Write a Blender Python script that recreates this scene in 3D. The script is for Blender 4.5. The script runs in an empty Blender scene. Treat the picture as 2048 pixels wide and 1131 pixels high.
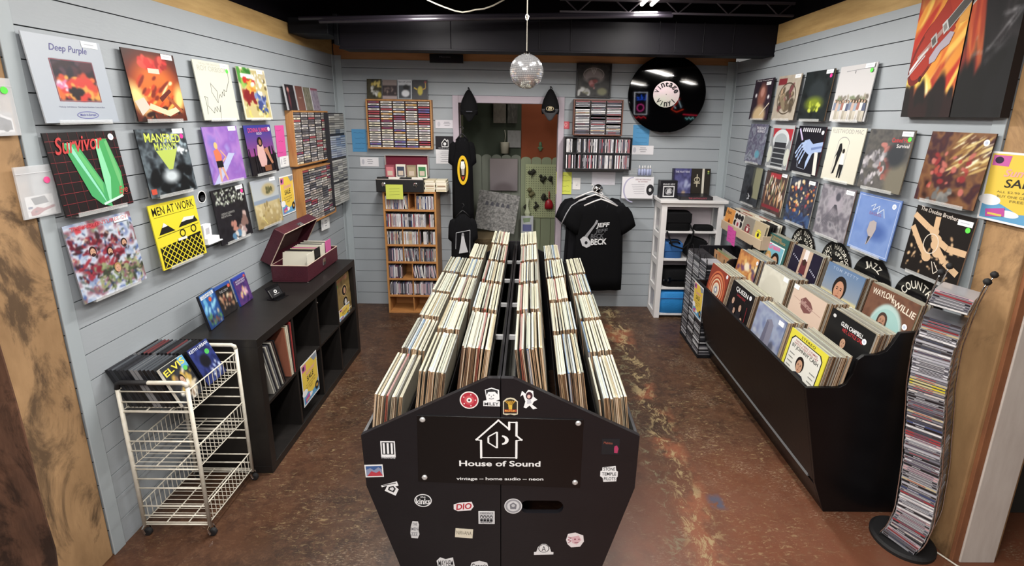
import bpy, math, random
import numpy as np
from mathutils import Matrix, Vector

SC = bpy.context.scene
COL = SC.collection
PI = math.pi

# ---------------------------------------------------------------- camera
cam_d = bpy.data.cameras.new('camera'); cam = bpy.data.objects.new('camera', cam_d); COL.objects.link(cam)
SC.camera = cam
_pit, _yaw, _rol = 0.231, -0.012, 0.016
_f = Vector((-math.sin(_yaw)*math.cos(_pit), math.cos(_yaw)*math.cos(_pit), -math.sin(_pit)))
_r = Vector((math.cos(_yaw), math.sin(_yaw), 0)); _u = _r.cross(_f)
_r2 = math.cos(_rol)*_r + math.sin(_rol)*_u; _u2 = -math.sin(_rol)*_r + math.cos(_rol)*_u
cam.matrix_world = Matrix(((_r2.x, _u2.x, -_f.x, 0), (_r2.y, _u2.y, -_f.y, 0), (_r2.z, _u2.z, -_f.z, 1.903), (0, 0, 0, 1)))
cam_d.sensor_width = 36; cam_d.lens = 962.7/2048*36
cam_d.shift_x = -0.0219; cam_d.shift_y = -0.0537
cam_d.clip_start = 0.02; cam_d.clip_end = 60

# ---------------------------------------------------------------- view, world, lights
SC.view_settings.view_transform = 'Standard'; SC.view_settings.look = 'None'
SC.view_settings.gamma = 1.0; SC.view_settings.use_curve_mapping = False
SC.view_settings.exposure = EXPOSURE = 0.0
world = bpy.data.worlds.new('world'); SC.world = world; world.use_nodes = True
world.node_tree.nodes['Background'].inputs[0].default_value = (1.0, 0.97, 0.93, 1)
world.node_tree.nodes['Background'].inputs[1].default_value = 0.2

def area(name, loc, size, power, color=(1, 1, 1), aim=None, sy=None):
    d = bpy.data.lights.new(name, 'AREA'); d.energy = power; d.color = color
    d.size = size
    if sy: d.shape = 'RECTANGLE'; d.size_y = sy
    o = bpy.data.objects.new(name, d); COL.objects.link(o); o.location = loc
    if aim is not None:
        o.rotation_euler = (Vector(aim)-Vector(loc)).to_track_quat('-Z', 'Y').to_euler()
    return o
LIGHTS = [  # fluorescent tubes of the shop ceiling; the weak mid-booth pair is added fill (x, y, z, length along y, watts)
    (0.82, 3.12, 2.70, 1.2, 46), (-0.78, 3.00, 2.70, 1.2, 46), (-0.16, -0.2, 2.75, 1.5, 100), (0.72, 1.3, 2.86, 1.2, 22), (-0.72, 1.3, 2.86, 1.2, 22), (-1.3, -2.4, 2.70, 1.2, 30), (-0.26, -3.1, 2.75, 1.2, 30)]
for i, (x, y, z, l, w) in enumerate(LIGHTS):
    area('tube_light', (x, y, z-0.06), 0.16, w, (1.0, 0.965, 0.91), (x, y, 0), l)

# ---------------------------------------------------------------- colours and materials
def s2l(c): return c/12.92 if c <= 0.04045 else ((c+0.055)/1.055)**2.4
def rgb(h):
    if isinstance(h, str): return tuple(int(h[i:i+2], 16)/255 for i in (0, 2, 4))
    return tuple(h)
def lin(h): return tuple(s2l(v) for v in rgb(h))+(1.0,)
MATS = {}
def mat(name, col='808080', rough=0.6, metal=0.0, attr=False, coat=0.0, alpha=1.0, emis=0.0, trans=0.0, noise=None, bump=None, spec=None):
    if name in MATS: return MATS[name]
    m = bpy.data.materials.new(name); m.use_nodes = True; MATS[name] = m
    nt = m.node_tree; N = nt.nodes; b = N['Principled BSDF']; L = nt.links.new
    b.inputs['Roughness'].default_value = rough; b.inputs['Metallic'].default_value = metal
    b.inputs['Coat Weight'].default_value = coat; b.inputs['Coat Roughness'].default_value = 0.12
    if spec is not None: b.inputs['Specular IOR Level'].default_value = spec
    if trans: b.inputs['Transmission Weight'].default_value = trans
    b.inputs['Alpha'].default_value = alpha
    c = lin(col); b.inputs['Base Color'].default_value = c
    if emis:
        b.inputs['Emission Color'].default_value = c; b.inputs['Emission Strength'].default_value = emis
    src = None
    if attr:
        a = N.new('ShaderNodeAttribute'); a.attribute_name = 'Col'; src = a.outputs['Color']; L(src, b.inputs['Base Color'])
        if emis: L(src, b.inputs['Emission Color'])
    if noise or bump:
        tc = N.new('ShaderNodeTexCoord')
    if noise:   # (scale, colour2, amount[, stretch])
        mp = N.new('ShaderNodeMapping'); mp.inputs['Scale'].default_value = noise[3] if len(noise) > 3 else (1, 1, 1)
        n = N.new('ShaderNodeTexNoise'); n.inputs['Scale'].default_value = noise[0]; n.inputs['Detail'].default_value = 6; n.inputs['Roughness'].default_value = 0.62
        L(tc.outputs['Object'], mp.inputs[0]); L(mp.outputs[0], n.inputs['Vector'])
        r = N.new('ShaderNodeValToRGB'); r.color_ramp.elements[0].position = 0.35; r.color_ramp.elements[1].position = 0.68
        L(n.outputs['Fac'], r.inputs[0])
        mx = N.new('ShaderNodeMix'); mx.data_type = 'RGBA'
        mu = N.new('ShaderNodeMath'); mu.operation = 'MULTIPLY'; mu.inputs[1].default_value = noise[2]
        L(r.outputs[0], mu.inputs[0]); L(mu.outputs[0], mx.inputs[0])
        if src: L(src, mx.inputs[6])
        else: mx.inputs[6].default_value = c
        mx.inputs[7].default_value = lin(noise[1]); L(mx.outputs[2], b.inputs['Base Color'])
    if bump:    # (scale, strength[, stretch])
        mp2 = N.new('ShaderNodeMapping'); mp2.inputs['Scale'].default_value = bump[2] if len(bump) > 2 else (1, 1, 1)
        n2 = N.new('ShaderNodeTexNoise'); n2.inputs['Scale'].default_value = bump[0]; n2.inputs['Detail'].default_value = 4
        L(tc.outputs['Object'], mp2.inputs[0]); L(mp2.outputs[0], n2.inputs['Vector'])
        bp = N.new('ShaderNodeBump'); bp.inputs['Strength'].default_value = bump[1]; bp.inputs['Distance'].default_value = 0.01
        L(n2.outputs['Fac'], bp.inputs['Height']); L(bp.outputs[0], b.inputs['Normal'])
    return m
PRINT = mat('printed_card', attr=True, rough=0.45, coat=0.1, spec=0.35)
PAPER = mat('printed_paper', attr=True, rough=0.8)
JEWEL = mat('plastic_case', attr=True, rough=0.28, coat=0.4)
PAINTD = mat('painted', attr=True, rough=0.55)
CLOTH = mat('cloth_print', attr=True, rough=0.95, spec=0.1, bump=(140, 0.15))
BLACKWOOD = mat('black_painted_wood', '17161a', rough=0.38, noise=(5, '1e1d21', 0.5), bump=(40, 0.06, (1, 1, 6)))
BLACKBIN = mat('black_gloss_paint', '0c0b0d', rough=0.34, spec=0.35, noise=(5, '141316', 0.5), bump=(30, 0.05))
BLACKLAM = mat('black_brown_laminate', '161413', rough=0.42, noise=(3, '211d1c', 0.6, (1, 8, 1)), bump=(60, 0.05, (1, 6, 1)))
WHITEP = mat('white_paint', 'dedcdc', rough=0.55, noise=(6, 'c9c4c6', 0.35))
WIRE = mat('white_enamel_wire', 'dcd8cc', rough=0.4, noise=(30, 'b8a88c', 0.35))
CHROME = mat('chrome', 'd8d8d8', rough=0.12, metal=1.0)
DARKMET = mat('dark_metal', '1b1a1d', rough=0.45, metal=0.3)
RUBBER = mat('black_rubber', '141315', rough=0.7)
OAK = mat('oak', 'b88650', rough=0.5, noise=(4, '8f5c30', 0.7, (8, 8, 1)), bump=(30, 0.08, (6, 6, 1)))
OAKX = mat('oak_shelf', 'b27c48', rough=0.5, noise=(4, '8f5c30', 0.6, (1, 8, 8)))
BROWNW = mat('brown_wood', '6d4334', rough=0.45, noise=(5, '4a2a20', 0.6, (8, 8, 1)))
CLEAR = mat('clear_plastic', 'f4f6f6', rough=0.06, alpha=0.22, coat=0.6)
BAGCLEAR = mat('clear_bag_film', 'e4e6ea', rough=0.2, alpha=0.42, coat=0.5)
BLACKFAB = mat('black_fabric', '111113', rough=0.9, spec=0.15, bump=(90, 0.2))

# ---------------------------------------------------------------- mesh builder
class MB:
    def __init__(s): s.v = []; s.f = []; s.c = []; s.m = []; s.M = None; s.anyc = False
    def add(s, vs, fs, col=None, mi=0):
        o = len(s.v)
        if s.M is not None: vs = [tuple(s.M @ Vector(p)) for p in vs]
        s.v.extend(tuple(p) for p in vs)
        for k, f in enumerate(fs):
            s.f.append(tuple(i+o for i in f))
            cc = col[k] if isinstance(col, list) else col
            if cc is not None: s.anyc = True
            s.c.append(cc); s.m.append(mi)
        return s
    def box(s, x0, x1, y0, y1, z0, z1, col=None, mi=0):
        vs = [(x0,y0,z0),(x1,y0,z0),(x1,y1,z0),(x0,y1,z0),(x0,y0,z1),(x1,y0,z1),(x1,y1,z1),(x0,y1,z1)]
        return s.add(vs, [(0,3,2,1),(4,5,6,7),(0,1,5,4),(1,2,6,5),(2,3,7,6),(3,0,4,7)], col, mi)   # bottom top front(-y) +x back -x
    def prism(s, pts, axis, a0, a1, col=None, mi=0):
        n = len(pts)
        def P(p, a): return (a, p[0], p[1]) if axis == 'x' else (p[0], a, p[1]) if axis == 'y' else (p[0], p[1], a)
        ar = sum(pts[i][0]*pts[(i+1) % n][1]-pts[(i+1) % n][0]*pts[i][1] for i in range(n))
        if (ar < 0) != (axis == 'y'): pts = pts[::-1]
        vs = [P(p, a0) for p in pts]+[P(p, a1) for p in pts]
        fs = [tuple(range(n))[::-1], tuple(range(n, 2*n))]+[(i, (i+1) % n, n+(i+1) % n, n+i) for i in range(n)]
        return s.add(vs, fs, col, mi)
    def tube(s, pts, r, n=8, col=None, mi=0, closed=False):
        pts = [Vector(p) for p in pts]; m = len(pts); vs = []; fs = []
        ref = None
        for i, p in enumerate(pts):
            if closed: t = pts[(i+1) % m]-pts[i-1]
            else: t = pts[min(i+1, m-1)]-pts[max(i-1, 0)]
            t.normalize()
            if ref is None: ref = Vector((0, 0, 1)) if abs(t.z) < 0.9 else Vector((1, 0, 0))
            a = t.cross(ref).normalized(); b = a.cross(t).normalized(); ref = b
            rr = r[i] if isinstance(r, (list, tuple)) else r
            for k in range(n):
                w = 2*PI*k/n; vs.append(tuple(p+a*math.cos(w)*rr+b*math.sin(w)*rr))
        e = m if closed else m-1
        for i in range(e):
            j = (i+1) % m
            for k in range(n): fs.append((i*n+k, i*n+(k+1) % n, j*n+(k+1) % n, j*n+k))
        if not closed: fs += [tuple(range(n))[::-1], tuple(range((m-1)*n, m*n))]
        return s.add(vs, fs, col, mi)
    def lathe(s, prof, n=24, c=(0, 0, 0), col=None, mi=0, axis='z', sx=1, sy=1):
        vs = []; fs = []; m = len(prof)
        for r, z in prof:
            for k in range(n):
                w = 2*PI*k/n; x, y = r*math.cos(w)*sx, r*math.sin(w)*sy
                vs.append((c[0]+x, c[1]+y, c[2]+z) if axis == 'z' else (c[0]+x, c[1]+z, c[2]-y) if axis == 'y' else (c[0]+z, c[1]+x, c[2]+y))
        for i in range(m-1):
            for k in range(n): fs.append((i*n+k, i*n+(k+1) % n, (i+1)*n+(k+1) % n, (i+1)*n+k))
        fs += [tuple(range(n))[::-1], tuple(range((m-1)*n, m*n))]
        return s.add(vs, fs, col, mi)
    def loft(s, rings, col=None, mi=0, caps=True):
        n = len(rings[0]); vs = [p for r in rings for p in r]; fs = []
        for i in range(len(rings)-1):
            for k in range(n): fs.append((i*n+k, i*n+(k+1) % n, (i+1)*n+(k+1) % n, (i+1)*n+k))
        if caps: fs += [tuple(range(n))[::-1], tuple(range((len(rings)-1)*n, len(rings)*n))]
        return s.add(vs, fs, col, mi)
    def flat(s, pts, y, col, th=0.0):   # polygon in the XZ plane facing -y
        n = len(pts); ar = sum(pts[i][0]*pts[(i+1) % n][1]-pts[(i+1) % n][0]*pts[i][1] for i in range(n))
        if ar < 0: pts = pts[::-1]
        return s.add([(p[0], y, p[1]) for p in pts], [tuple(range(n))], col)
    def mesh(s, name, mats, smooth=False):
        me = bpy.data.meshes.new(name); me.from_pydata(s.v, [], s.f)
        for m in (mats if isinstance(mats, (list, tuple)) else [mats]): me.materials.append(m)
        if s.anyc:
            at = me.color_attributes.new('Col', 'FLOAT_COLOR', 'CORNER')
            cache = {}; arr = np.empty((len(me.loops), 4), np.float32); k = 0
            for f, c in zip(s.f, s.c):
                c = c if c is not None else '808080'
                if c not in cache: cache[c] = lin(c)
                arr[k:k+len(f)] = cache[c]; k += len(f)
            at.data.foreach_set('color', arr.ravel())
        if any(s.m): me.polygons.foreach_set('material_index', s.m)
        if smooth: me.polygons.foreach_set('use_smooth', [True]*len(s.f))
        me.update(); return me
    def build(s, name, mats, parent=None, loc=(0, 0, 0), rot=(0, 0, 0), smooth=False, bevel=0.0, seg=2):
        return link(name, s.mesh(name, mats, smooth), parent, loc, rot, bevel, seg)
def link(name, me, parent=None, loc=(0, 0, 0), rot=(0, 0, 0), bevel=0.0, seg=2):
    o = bpy.data.objects.new(name, me); COL.objects.link(o); o.parent = parent
    o.location = loc; o.rotation_euler = rot
    if bevel:
        b = o.modifiers.new('bevel', 'BEVEL'); b.width = bevel; b.segments = seg; b.limit_method = 'ANGLE'; b.harden_normals = False
    return o
def empty(name, loc=(0, 0, 0), rot=(0, 0, 0)):
    o = bpy.data.objects.new(name, None); COL.objects.link(o); o.location = loc; o.rotation_euler = rot; o.empty_display_size = 0.05
    return o
def tag(o, label, cat, group=None, kind=None):
    o['label'] = label; o['category'] = cat
    if group: o['group'] = group
    if kind: o['kind'] = kind
    return o
def struct(o): o['kind'] = 'structure'; return o
def dup(root, loc=None, rot=None, label=None, group=None):
    r = root.copy(); COL.objects.link(r)
    if loc is not None: r.location = loc
    if rot is not None: r.rotation_euler = rot
    if label: r['label'] = label
    if group: r['group'] = group
    for ch in list(root.children):
        c = ch.copy(); COL.objects.link(c); c.parent = r
        for g in list(ch.children):
            d = g.copy(); COL.objects.link(d); d.parent = c
    return r

# ---------------------------------------------------------------- lettering
_tc = {}
def textgeo(s, bold=0.0, shear=0.0, space=1.0):
    key = (s, bold, shear, space)
    if key in _tc: return _tc[key]
    cu = bpy.data.curves.new('lettering', 'FONT'); cu.body = s; cu.size = 1; cu.offset = bold; cu.shear = shear; cu.space_character = space
    cu.resolution_u = 3; cu.fill_mode = 'FRONT'
    ob = bpy.data.objects.new('lettering', cu); COL.objects.link(ob)
    bpy.context.view_layer.update()
    me = ob.evaluated_get(bpy.context.evaluated_depsgraph_get()).to_mesh()
    vs = [(v.co.x, v.co.y) for v in me.vertices]; fs = [tuple(p.vertices) for p in me.polygons]
    ob.to_mesh_clear(); bpy.data.objects.remove(ob); bpy.data.curves.remove(cu)
    if vs:
        x0 = min(v[0] for v in vs); x1 = max(v[0] for v in vs); y0 = min(v[1] for v in vs); y1 = max(v[1] for v in vs)
        vs = [((a-x0)/(x1-x0+1e-9), (b-y0)/(y1-y0+1e-9)) for a, b in vs]
        asp = (x1-x0)/(y1-y0+1e-9)
    else: asp = 1
    _tc[key] = (vs, fs, asp); return _tc[key]

# 2-D artwork. A "sheet" is W x H metres in the XZ plane facing -Y, lower-left at the origin; artwork coordinates u,v run 0..1, v downwards.
def tone(c, k=0.16, g=0.93):
    r = rgb(c); y = 0.3*r[0]+0.59*r[1]+0.11*r[2]; return tuple(round((v+(y-v)*k)*g, 4) for v in r)
class Sheet:
    def __init__(s, w, h, th=0.003, base='ffffff', edge=None, N=0):
        s.w, s.h, s.th, s.N = w, h, th, N; s.edge = edge or base; s.mb = MB(); s.layer = 0
        s.img = np.tile(np.array(rgb(base), float), (max(N, 2), max(N, 2), 1)); s.base = base
        vv, uu = np.mgrid[0:max(N, 2), 0:max(N, 2)]; s.U = (uu+0.5)/max(N, 2); s.V = (vv+0.5)/max(N, 2)
        s.ov = []
    # ---- soft paint (needs N > 0)
    def mix(s, mask, col): mask = np.clip(mask, 0, 1)[..., None]; s.img = s.img*(1-mask)+np.array(rgb(col))*mask; return s
    def grad(s, c1, c2, a=90, region=None):
        t = s.U*math.cos(math.radians(a))+s.V*math.sin(math.radians(a)); t = (t-t.min())/(t.max()-t.min())
        m = np.ones_like(t)
        if region: u0, v0, u1, v1 = region; m = ((s.U >= u0) & (s.U <= u1) & (s.V >= v0) & (s.V <= v1)).astype(float); t = (s.V-v0)/(v1-v0) if a == 90 else t
        t = np.clip(t, 0, 1)[..., None]; g = np.array(rgb(c1))*(1-t)+np.array(rgb(c2))*t; s.img = s.img*(1-m[..., None])+g*m[..., None]; return s
    def ell(s, u, v, ru, rv, col, soft=0.15, rot=0):
        ca, sa = math.cos(math.radians(rot)), math.sin(math.radians(rot)); du, dv = s.U-u, s.V-v
        d = np.sqrt(((du*ca+dv*sa)/ru)**2+((-du*sa+dv*ca)/rv)**2)
        return s.mix((1-d)/max(soft, 0.01)+0.5, col)
    def rect(s, u0, v0, u1, v1, col): return s.mix(((s.U >= u0) & (s.U <= u1) & (s.V >= v0) & (s.V <= v1)).astype(float), col)
    def blobs(s, n, cols, reg=(0, 0, 1, 1), a=0.02, b=0.08, seed=1, asp=1.0, rot=None, op=1.0):
        R = random.Random(seed)
        for _ in range(n):
            u = R.uniform(reg[0], reg[2]); v = R.uniform(reg[1], reg[3]); r = R.uniform(a, b); q = R.uniform(0.6, 1.4)*asp
            keep = s.img.copy(); s.ell(u, v, r*q, r/q, R.choice(cols), R.uniform(0.12, 0.6), R.uniform(0, 180) if rot is None else rot+R.uniform(-12, 12))
            if op < 1: s.img = keep*(1-op)+s.img*op
        return s
    def noise(s, cols, freq=5, seed=1, amt=0.7):
        R = np.random.RandomState(seed); t = np.zeros_like(s.U)
        for o in range(3):
            k = freq*2**o+2; g = R.rand(k+1, k+1); x = s.U*k*0.999; y = s.V*k*0.999; i = x.astype(int); j = y.astype(int); fx = x-i; fy = y-j
            fx = fx*fx*(3-2*fx); fy = fy*fy*(3-2*fy)
            t += ((g[j, i]*(1-fx)+g[j, i+1]*fx)*(1-fy)+(g[j+1, i]*(1-fx)+g[j+1, i+1]*fx)*fy)/2**o
        t = (t-t.min())/(t.max()-t.min())*(len(cols)-1); C = np.array([rgb(c) for c in cols]); i = np.clip(t.astype(int), 0, len(cols)-2); f = (t-i)[..., None]
        s.img = s.img*(1-amt)+(C[i]*(1-f)+C[i+1]*f)*amt; return s
    # ---- crisp shapes
    step = 0.00012
    def _y(s): s.layer += 1; return -s.th-s.step*s.layer
    def P(s, pts, col): s.ov.append(([(u*s.w, (1-v)*s.h) for u, v in pts], col)); s.mb.flat([(u*s.w, (1-v)*s.h) for u, v in pts], s._y(), col); return s
    def R(s, u0, v0, u1, v1, col): return s.P([(u0, v0), (u1, v0), (u1, v1), (u0, v1)], col)
    def E(s, u, v, ru, rv, col, n=24, rot=0):
        ca, sa = math.cos(rot), math.sin(rot)
        return s.P([(u+ru*math.cos(t)*ca-rv*math.sin(t)*sa, v+rv*math.sin(t)*ca+ru*math.cos(t)*sa) for t in [2*PI*k/n for k in range(n)]], col)
    def ring(s, u, v, ru, rv, w, col, n=28, a0=0, a1=360):
        y = s._y(); m = max(3, int(n*(a1-a0)/360)); T = [math.radians(a0+(a1-a0)*k/m) for k in range(m+1)]
        for i in range(m):
            q = [(u+ru*math.cos(T[i]), v+rv*math.sin(T[i])), (u+ru*math.cos(T[i+1]), v+rv*math.sin(T[i+1])), (u+(ru-w)*math.cos(T[i+1]), v+(rv-w)*math.sin(T[i+1])), (u+(ru-w)*math.cos(T[i]), v+(rv-w)*math.sin(T[i]))]
            s.mb.flat([(a*s.w, (1-b)*s.h) for a, b in q], y, col)
        return s
    def L(s, pts, w, col):
        y = s._y(); k = w/2
        for (a, b), (c, d) in zip(pts, pts[1:]):
            l = math.hypot(c-a, d-b) or 1; nx, ny = -(d-b)/l*k, (c-a)/l*k
            s.mb.flat([((a+nx)*s.w, (1-b-ny)*s.h), ((c+nx)*s.w, (1-d-ny)*s.h), ((c-nx)*s.w, (1-d+ny)*s.h), ((a-nx)*s.w, (1-b+ny)*s.h)], y, col)
        return s
    def T(s, txt, u, v, w=None, h=0.08, col='000000', rot=0, bold=0.0, shear=0, al='c', space=1.0):
        vs, fs, asp = textgeo(txt, bold, shear, space)
        H = h*s.h; W = w*s.w if w else H*asp
        y = s._y(); ca, sa = math.cos(math.radians(rot)), math.sin(math.radians(rot)); P = []
        ox = {'c': -0.5, 'l': 0, 'r': -1}[al]
        for a, b in vs:
            x, z = (a+ox)*W, (b-0.5)*H; P.append((u*s.w+x*ca-z*sa, y, (1-v)*s.h+x*sa+z*ca))
        s.mb.add(P, [tuple(f) if _ccw(P, f) else tuple(f)[::-1] for f in fs], col); return s
    def arc(s, txt, u, v, r, mid, h=0.08, col='000000', step=16, bold=0.0, inward=False):   # letters round a circle, mid in degrees (90 = top)
        n = len(txt)
        for i, chh in enumerate(txt):
            if chh == ' ': continue
            a = mid+((n-1)/2-i)*step*(-1 if inward else 1); ar = math.radians(a)
            s.T(chh, u+r*math.cos(ar), v-r*math.sin(ar), None if chh in 'Iil1' else h*0.75, h, col, (a+90) if inward else (a-90), bold)
        return s
    def fig(s, u, v, h, skin='c99878', cloth='303040', hair='2a1c16', legs=None):      # simple standing figure, v = top of head
        s.P([(u-.10*h, v+.17*h), (u+.10*h, v+.17*h), (u+.13*h, v+.55*h), (u-.13*h, v+.55*h)], cloth)
        s.P([(u-.11*h, v+.52*h), (u+.11*h, v+.52*h), (u+.09*h, v+h), (u+.02*h, v+h), (u, v+.62*h), (u-.02*h, v+h), (u-.09*h, v+h)], legs or cloth)
        s.E(u, v+.07*h, .068*h, .075*h, hair, 10); s.E(u, v+.095*h, .05*h, .06*h, skin, 10); return s
    def face(s, u, v, r, skin='d2a283', hair='2a1c16', long=False, beard=False):
        s.E(u, v-.15*r, r*.95, r*1.15, hair, 18)
        if long: s.P([(u-.95*r, v-.2*r), (u+.95*r, v-.2*r), (u+1.05*r, v+1.5*r), (u-1.05*r, v+1.5*r)], hair)
        s.E(u, v+.12*r, r*.68, r*.95, skin, 18)
        if beard: s.E(u, v+.75*r, r*.55, r*.42, hair, 14)
        for k in (-1, 1): s.E(u+k*.27*r, v-.02*r, .12*r, .06*r, '201410', 8); s.L([(u+k*.14*r, v-.2*r), (u+k*.42*r, v-.2*r)], .06*r, hair)
        s.L([(u+.02*r, v+.05*r), (u+.08*r, v+.38*r), (u-.05*r, v+.4*r)], .05*r, 'a07050'); s.L([(u-.2*r, v+.62*r), (u+.2*r, v+.62*r)], .08*r, '8c3a34'); return s
    def mesh(s, name, mats=None, back=None):
        w, h, th = s.w, s.h, s.th; m = MB(); s.base = tone(s.base); e = tone(s.edge); y_ = s.img @ np.array([.3, .59, .11]); s.img = (s.img+(y_[..., None]-s.img)*.16)*.93; s.mb.c = [tone(c) for c in s.mb.c]; back = None
        m.box(0, w, -th, 0, 0, h, [e, e, s.base, e, back or s.base, e])
        if s.N: m.f.pop(2); m.c.pop(2); m.m.pop(2)
        m.v.extend(s.mb.v); o = 8
        for f, c in zip(s.mb.f, s.mb.c): m.f.append(tuple(i+o for i in f)); m.c.append(c); m.m.append(0)
        m.anyc = True
        if not s.N: return m.mesh(name, mats or PRINT)
        # grid front, vertex interpolated colours
        n = s.N; base = len(m.v)
        for j in range(n+1):
            for i in range(n+1): m.v.append((w*i/n, -th, h*(1-j/n)))
        gf = [(base+(j+1)*(n+1)+i, base+(j+1)*(n+1)+i+1, base+j*(n+1)+i+1, base+j*(n+1)+i) for j in range(n) for i in range(n)]
        nf0 = len(m.f); m.f.extend(gf); m.c.extend([s.base]*len(gf)); m.m.extend([0]*len(gf))
        me = m.mesh(name, mats or PRINT)
        pad = np.pad(s.img, ((1, 1), (1, 1), (0, 0)), 'edge'); vc = (pad[:-1, :-1]+pad[1:, :-1]+pad[:-1, 1:]+pad[1:, 1:])/4
        lc = np.where(vc <= 0.04045, vc/12.92, ((vc+0.055)/1.055)**2.4)
        arr = np.empty(len(me.loops)*4, np.float32); me.color_attributes['Col'].data.foreach_get('color', arr); arr = arr.reshape(-1, 4)
        st = sum(len(f) for f in m.f[:nf0]); J, I = np.mgrid[0:n, 0:n]; J = J.ravel(); I = I.ravel()
        q = np.stack([lc[J+1, I], lc[J+1, I+1], lc[J, I+1], lc[J, I]], 1).reshape(-1, 3); arr[st:st+len(q), :3] = q; arr[st:st+len(q), 3] = 1
        me.color_attributes['Col'].data.foreach_set('color', arr.ravel()); return me
def _ccw(P, f):
    a = 0
    for i in range(len(f)):
        p, q = P[f[i]], P[f[(i+1) % len(f)]]; a += p[0]*q[2]-q[0]*p[2]
    return a > 0
ROTL, ROTR = PI/2, -PI/2      # pictures on the left wall face +x, on the right wall -x
def hang(sheet, name, label, cat, side, a, z, off=0.0, lean=0.0, group=None, mats=None, roll=0.0):
    """put a sheet on a wall: a = wall coordinate of its centre (y on side walls, x on the back wall), z = centre height"""
    me = sheet.mesh(name, mats); w, h = sheet.w, sheet.h
    if side == 'L': loc = (-A_W+off, a, z); rz = ROTL
    elif side == 'R': loc = (B_W-off, a, z); rz = ROTR
    else: loc = (a, D_W-off, z); rz = 0
    me.transform(Matrix.Translation((-w/2, 0, -h/2)))
    o = link(name, me, None, loc, (0, 0, 0))
    o.rotation_euler = (Matrix.Rotation(rz, 3, 'Z') @ Matrix.Rotation(-lean, 3, 'X') @ Matrix.Rotation(roll, 3, 'Y')).to_euler()
    return tag(o, label, cat, group)
A_W, B_W, D_W = 1.795, 1.881, 4.626

# ================================================================ the room
SHIP = mat('grey_shiplap_paint', '9da3a9', rough=0.55, noise=(2.2, '939aa0', 0.5), bump=(25, 0.05, (1, 1, 4)))
SHIPJ = mat('shiplap_joint', '2c3033', rough=0.8)
TRIMG = mat('grey_trim_paint', 'a0a8ad', rough=0.5, noise=(3, '939ca2', 0.4))
def shiplap(name, segs, frame):
    """segs: (u0,u1,z0,z1) in wall coordinates; frame: 4x4 from (u, depth behind face, z) to the world"""
    m = MB(); m.M = frame
    ks = [0.0]+[0.122+0.1143*k for k in range(0, 22)]
    for u0, u1, z0, z1 in segs:
        zs = [z0]+[k for k in ks if z0+0.012 < k < z1-0.012]+[z1]
        for i, (a, b) in enumerate(zip(zs, zs[1:])):
            g = 0.0024
            lo = a+(g if i else 0); hi = b-(g if i < len(zs)-2 else 0)
            m.box(u0, u1, 0, 0.03, lo, hi, None, 0)
            if i < len(zs)-2: m.box(u0, u1, 0.007, 0.03, hi, b+g, None, 1)
    return struct(m.build(name, [SHIP, SHIPJ]))
FL = Matrix(((0, -1, 0, -A_W), (1, 0, 0, 0), (0, 0, 1, 0), (0, 0, 0, 1)))      # u -> y, depth -> -x
FR = Matrix(((0, 1, 0, B_W), (1, 0, 0, 0), (0, 0, 1, 0), (0, 0, 0, 1)))
FB = Matrix(((1, 0, 0, 0), (0, 1, 0, D_W), (0, 0, 1, 0), (0, 0, 0, 1)))
DX0, DX1, DZ = -0.668, 0.262, 2.0
shiplap('wall_left', [(1.745, D_W+0.03, 0, 2.40)], FL)
shiplap('wall_right', [(1.93, 3.915, 0, 2.457), (3.915, D_W+0.03, 0, 2.395)], FR)
shiplap('wall_back', [(-A_W, DX0, 0, 2.367), (DX1, B_W, 0, 2.367), (DX0, DX1, DZ, 2.367)], FB)
def tbox(name, x0, x1, y0, y1, z0, z1, m, bev=0.002):
    return struct(MB().box(x0, x1, y0, y1, z0, z1).build(name, m, bevel=bev))
tbox('trim_1', -A_W, -A_W+0.006, 1.738, 1.795, 0, 2.40, TRIMG); tbox('trim_2', B_W-0.006, B_W, 1.925, 1.985, 0, 2.457, TRIMG)
tbox('trim_3', -A_W, -A_W+0.008, D_W-0.055, D_W, 0, 2.40, TRIMG); tbox('trim_4', -A_W+0.008, -A_W+0.068, D_W-0.008, D_W, 0, 2.40, TRIMG)
tbox('trim_5', B_W-0.008, B_W, D_W-0.055, D_W, 0, 2.40, TRIMG); tbox('trim_6', B_W-0.075, B_W-0.008, D_W-0.008, D_W, 0, 2.40, TRIMG)
# raw timber plates above the boards
PINE = mat('raw_pine', 'bc9c66', rough=0.7, noise=(3, '967646', 0.7, (8, 1, 8)), bump=(20, 0.1, (6, 1, 6)))
PINEX = mat('raw_pine_back', 'c08a5c', rough=0.7, noise=(3, '9c6a40', 0.7, (1, 8, 8)))
tbox('trim_7', -A_W-0.06, -A_W-0.005, 1.2, D_W, 2.40, 2.535, PINE); tbox('trim_8', B_W+0.005, B_W+0.06, 1.0, 3.915, 2.457, 2.60, PINE)
tbox('trim_9', -A_W, B_W, D_W+0.005, D_W+0.06, 2.367, 2.50, PINEX)
# door casing
CAS = mat('door_casing_paint', 'b5a9b4', rough=0.5, noise=(3, 'a498a4', 0.4))
m = MB(); m.box(DX0-0.055, DX0, D_W-0.018, D_W+0.14, 0, DZ+0.065); m.box(DX1, DX1+0.055, D_W-0.018, D_W+0.14, 0, DZ+0.065); m.box(DX0, DX1, D_W-0.018, D_W+0.14, DZ, DZ+0.065)
struct(m.build('door_1', CAS, bevel=0.003))
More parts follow.
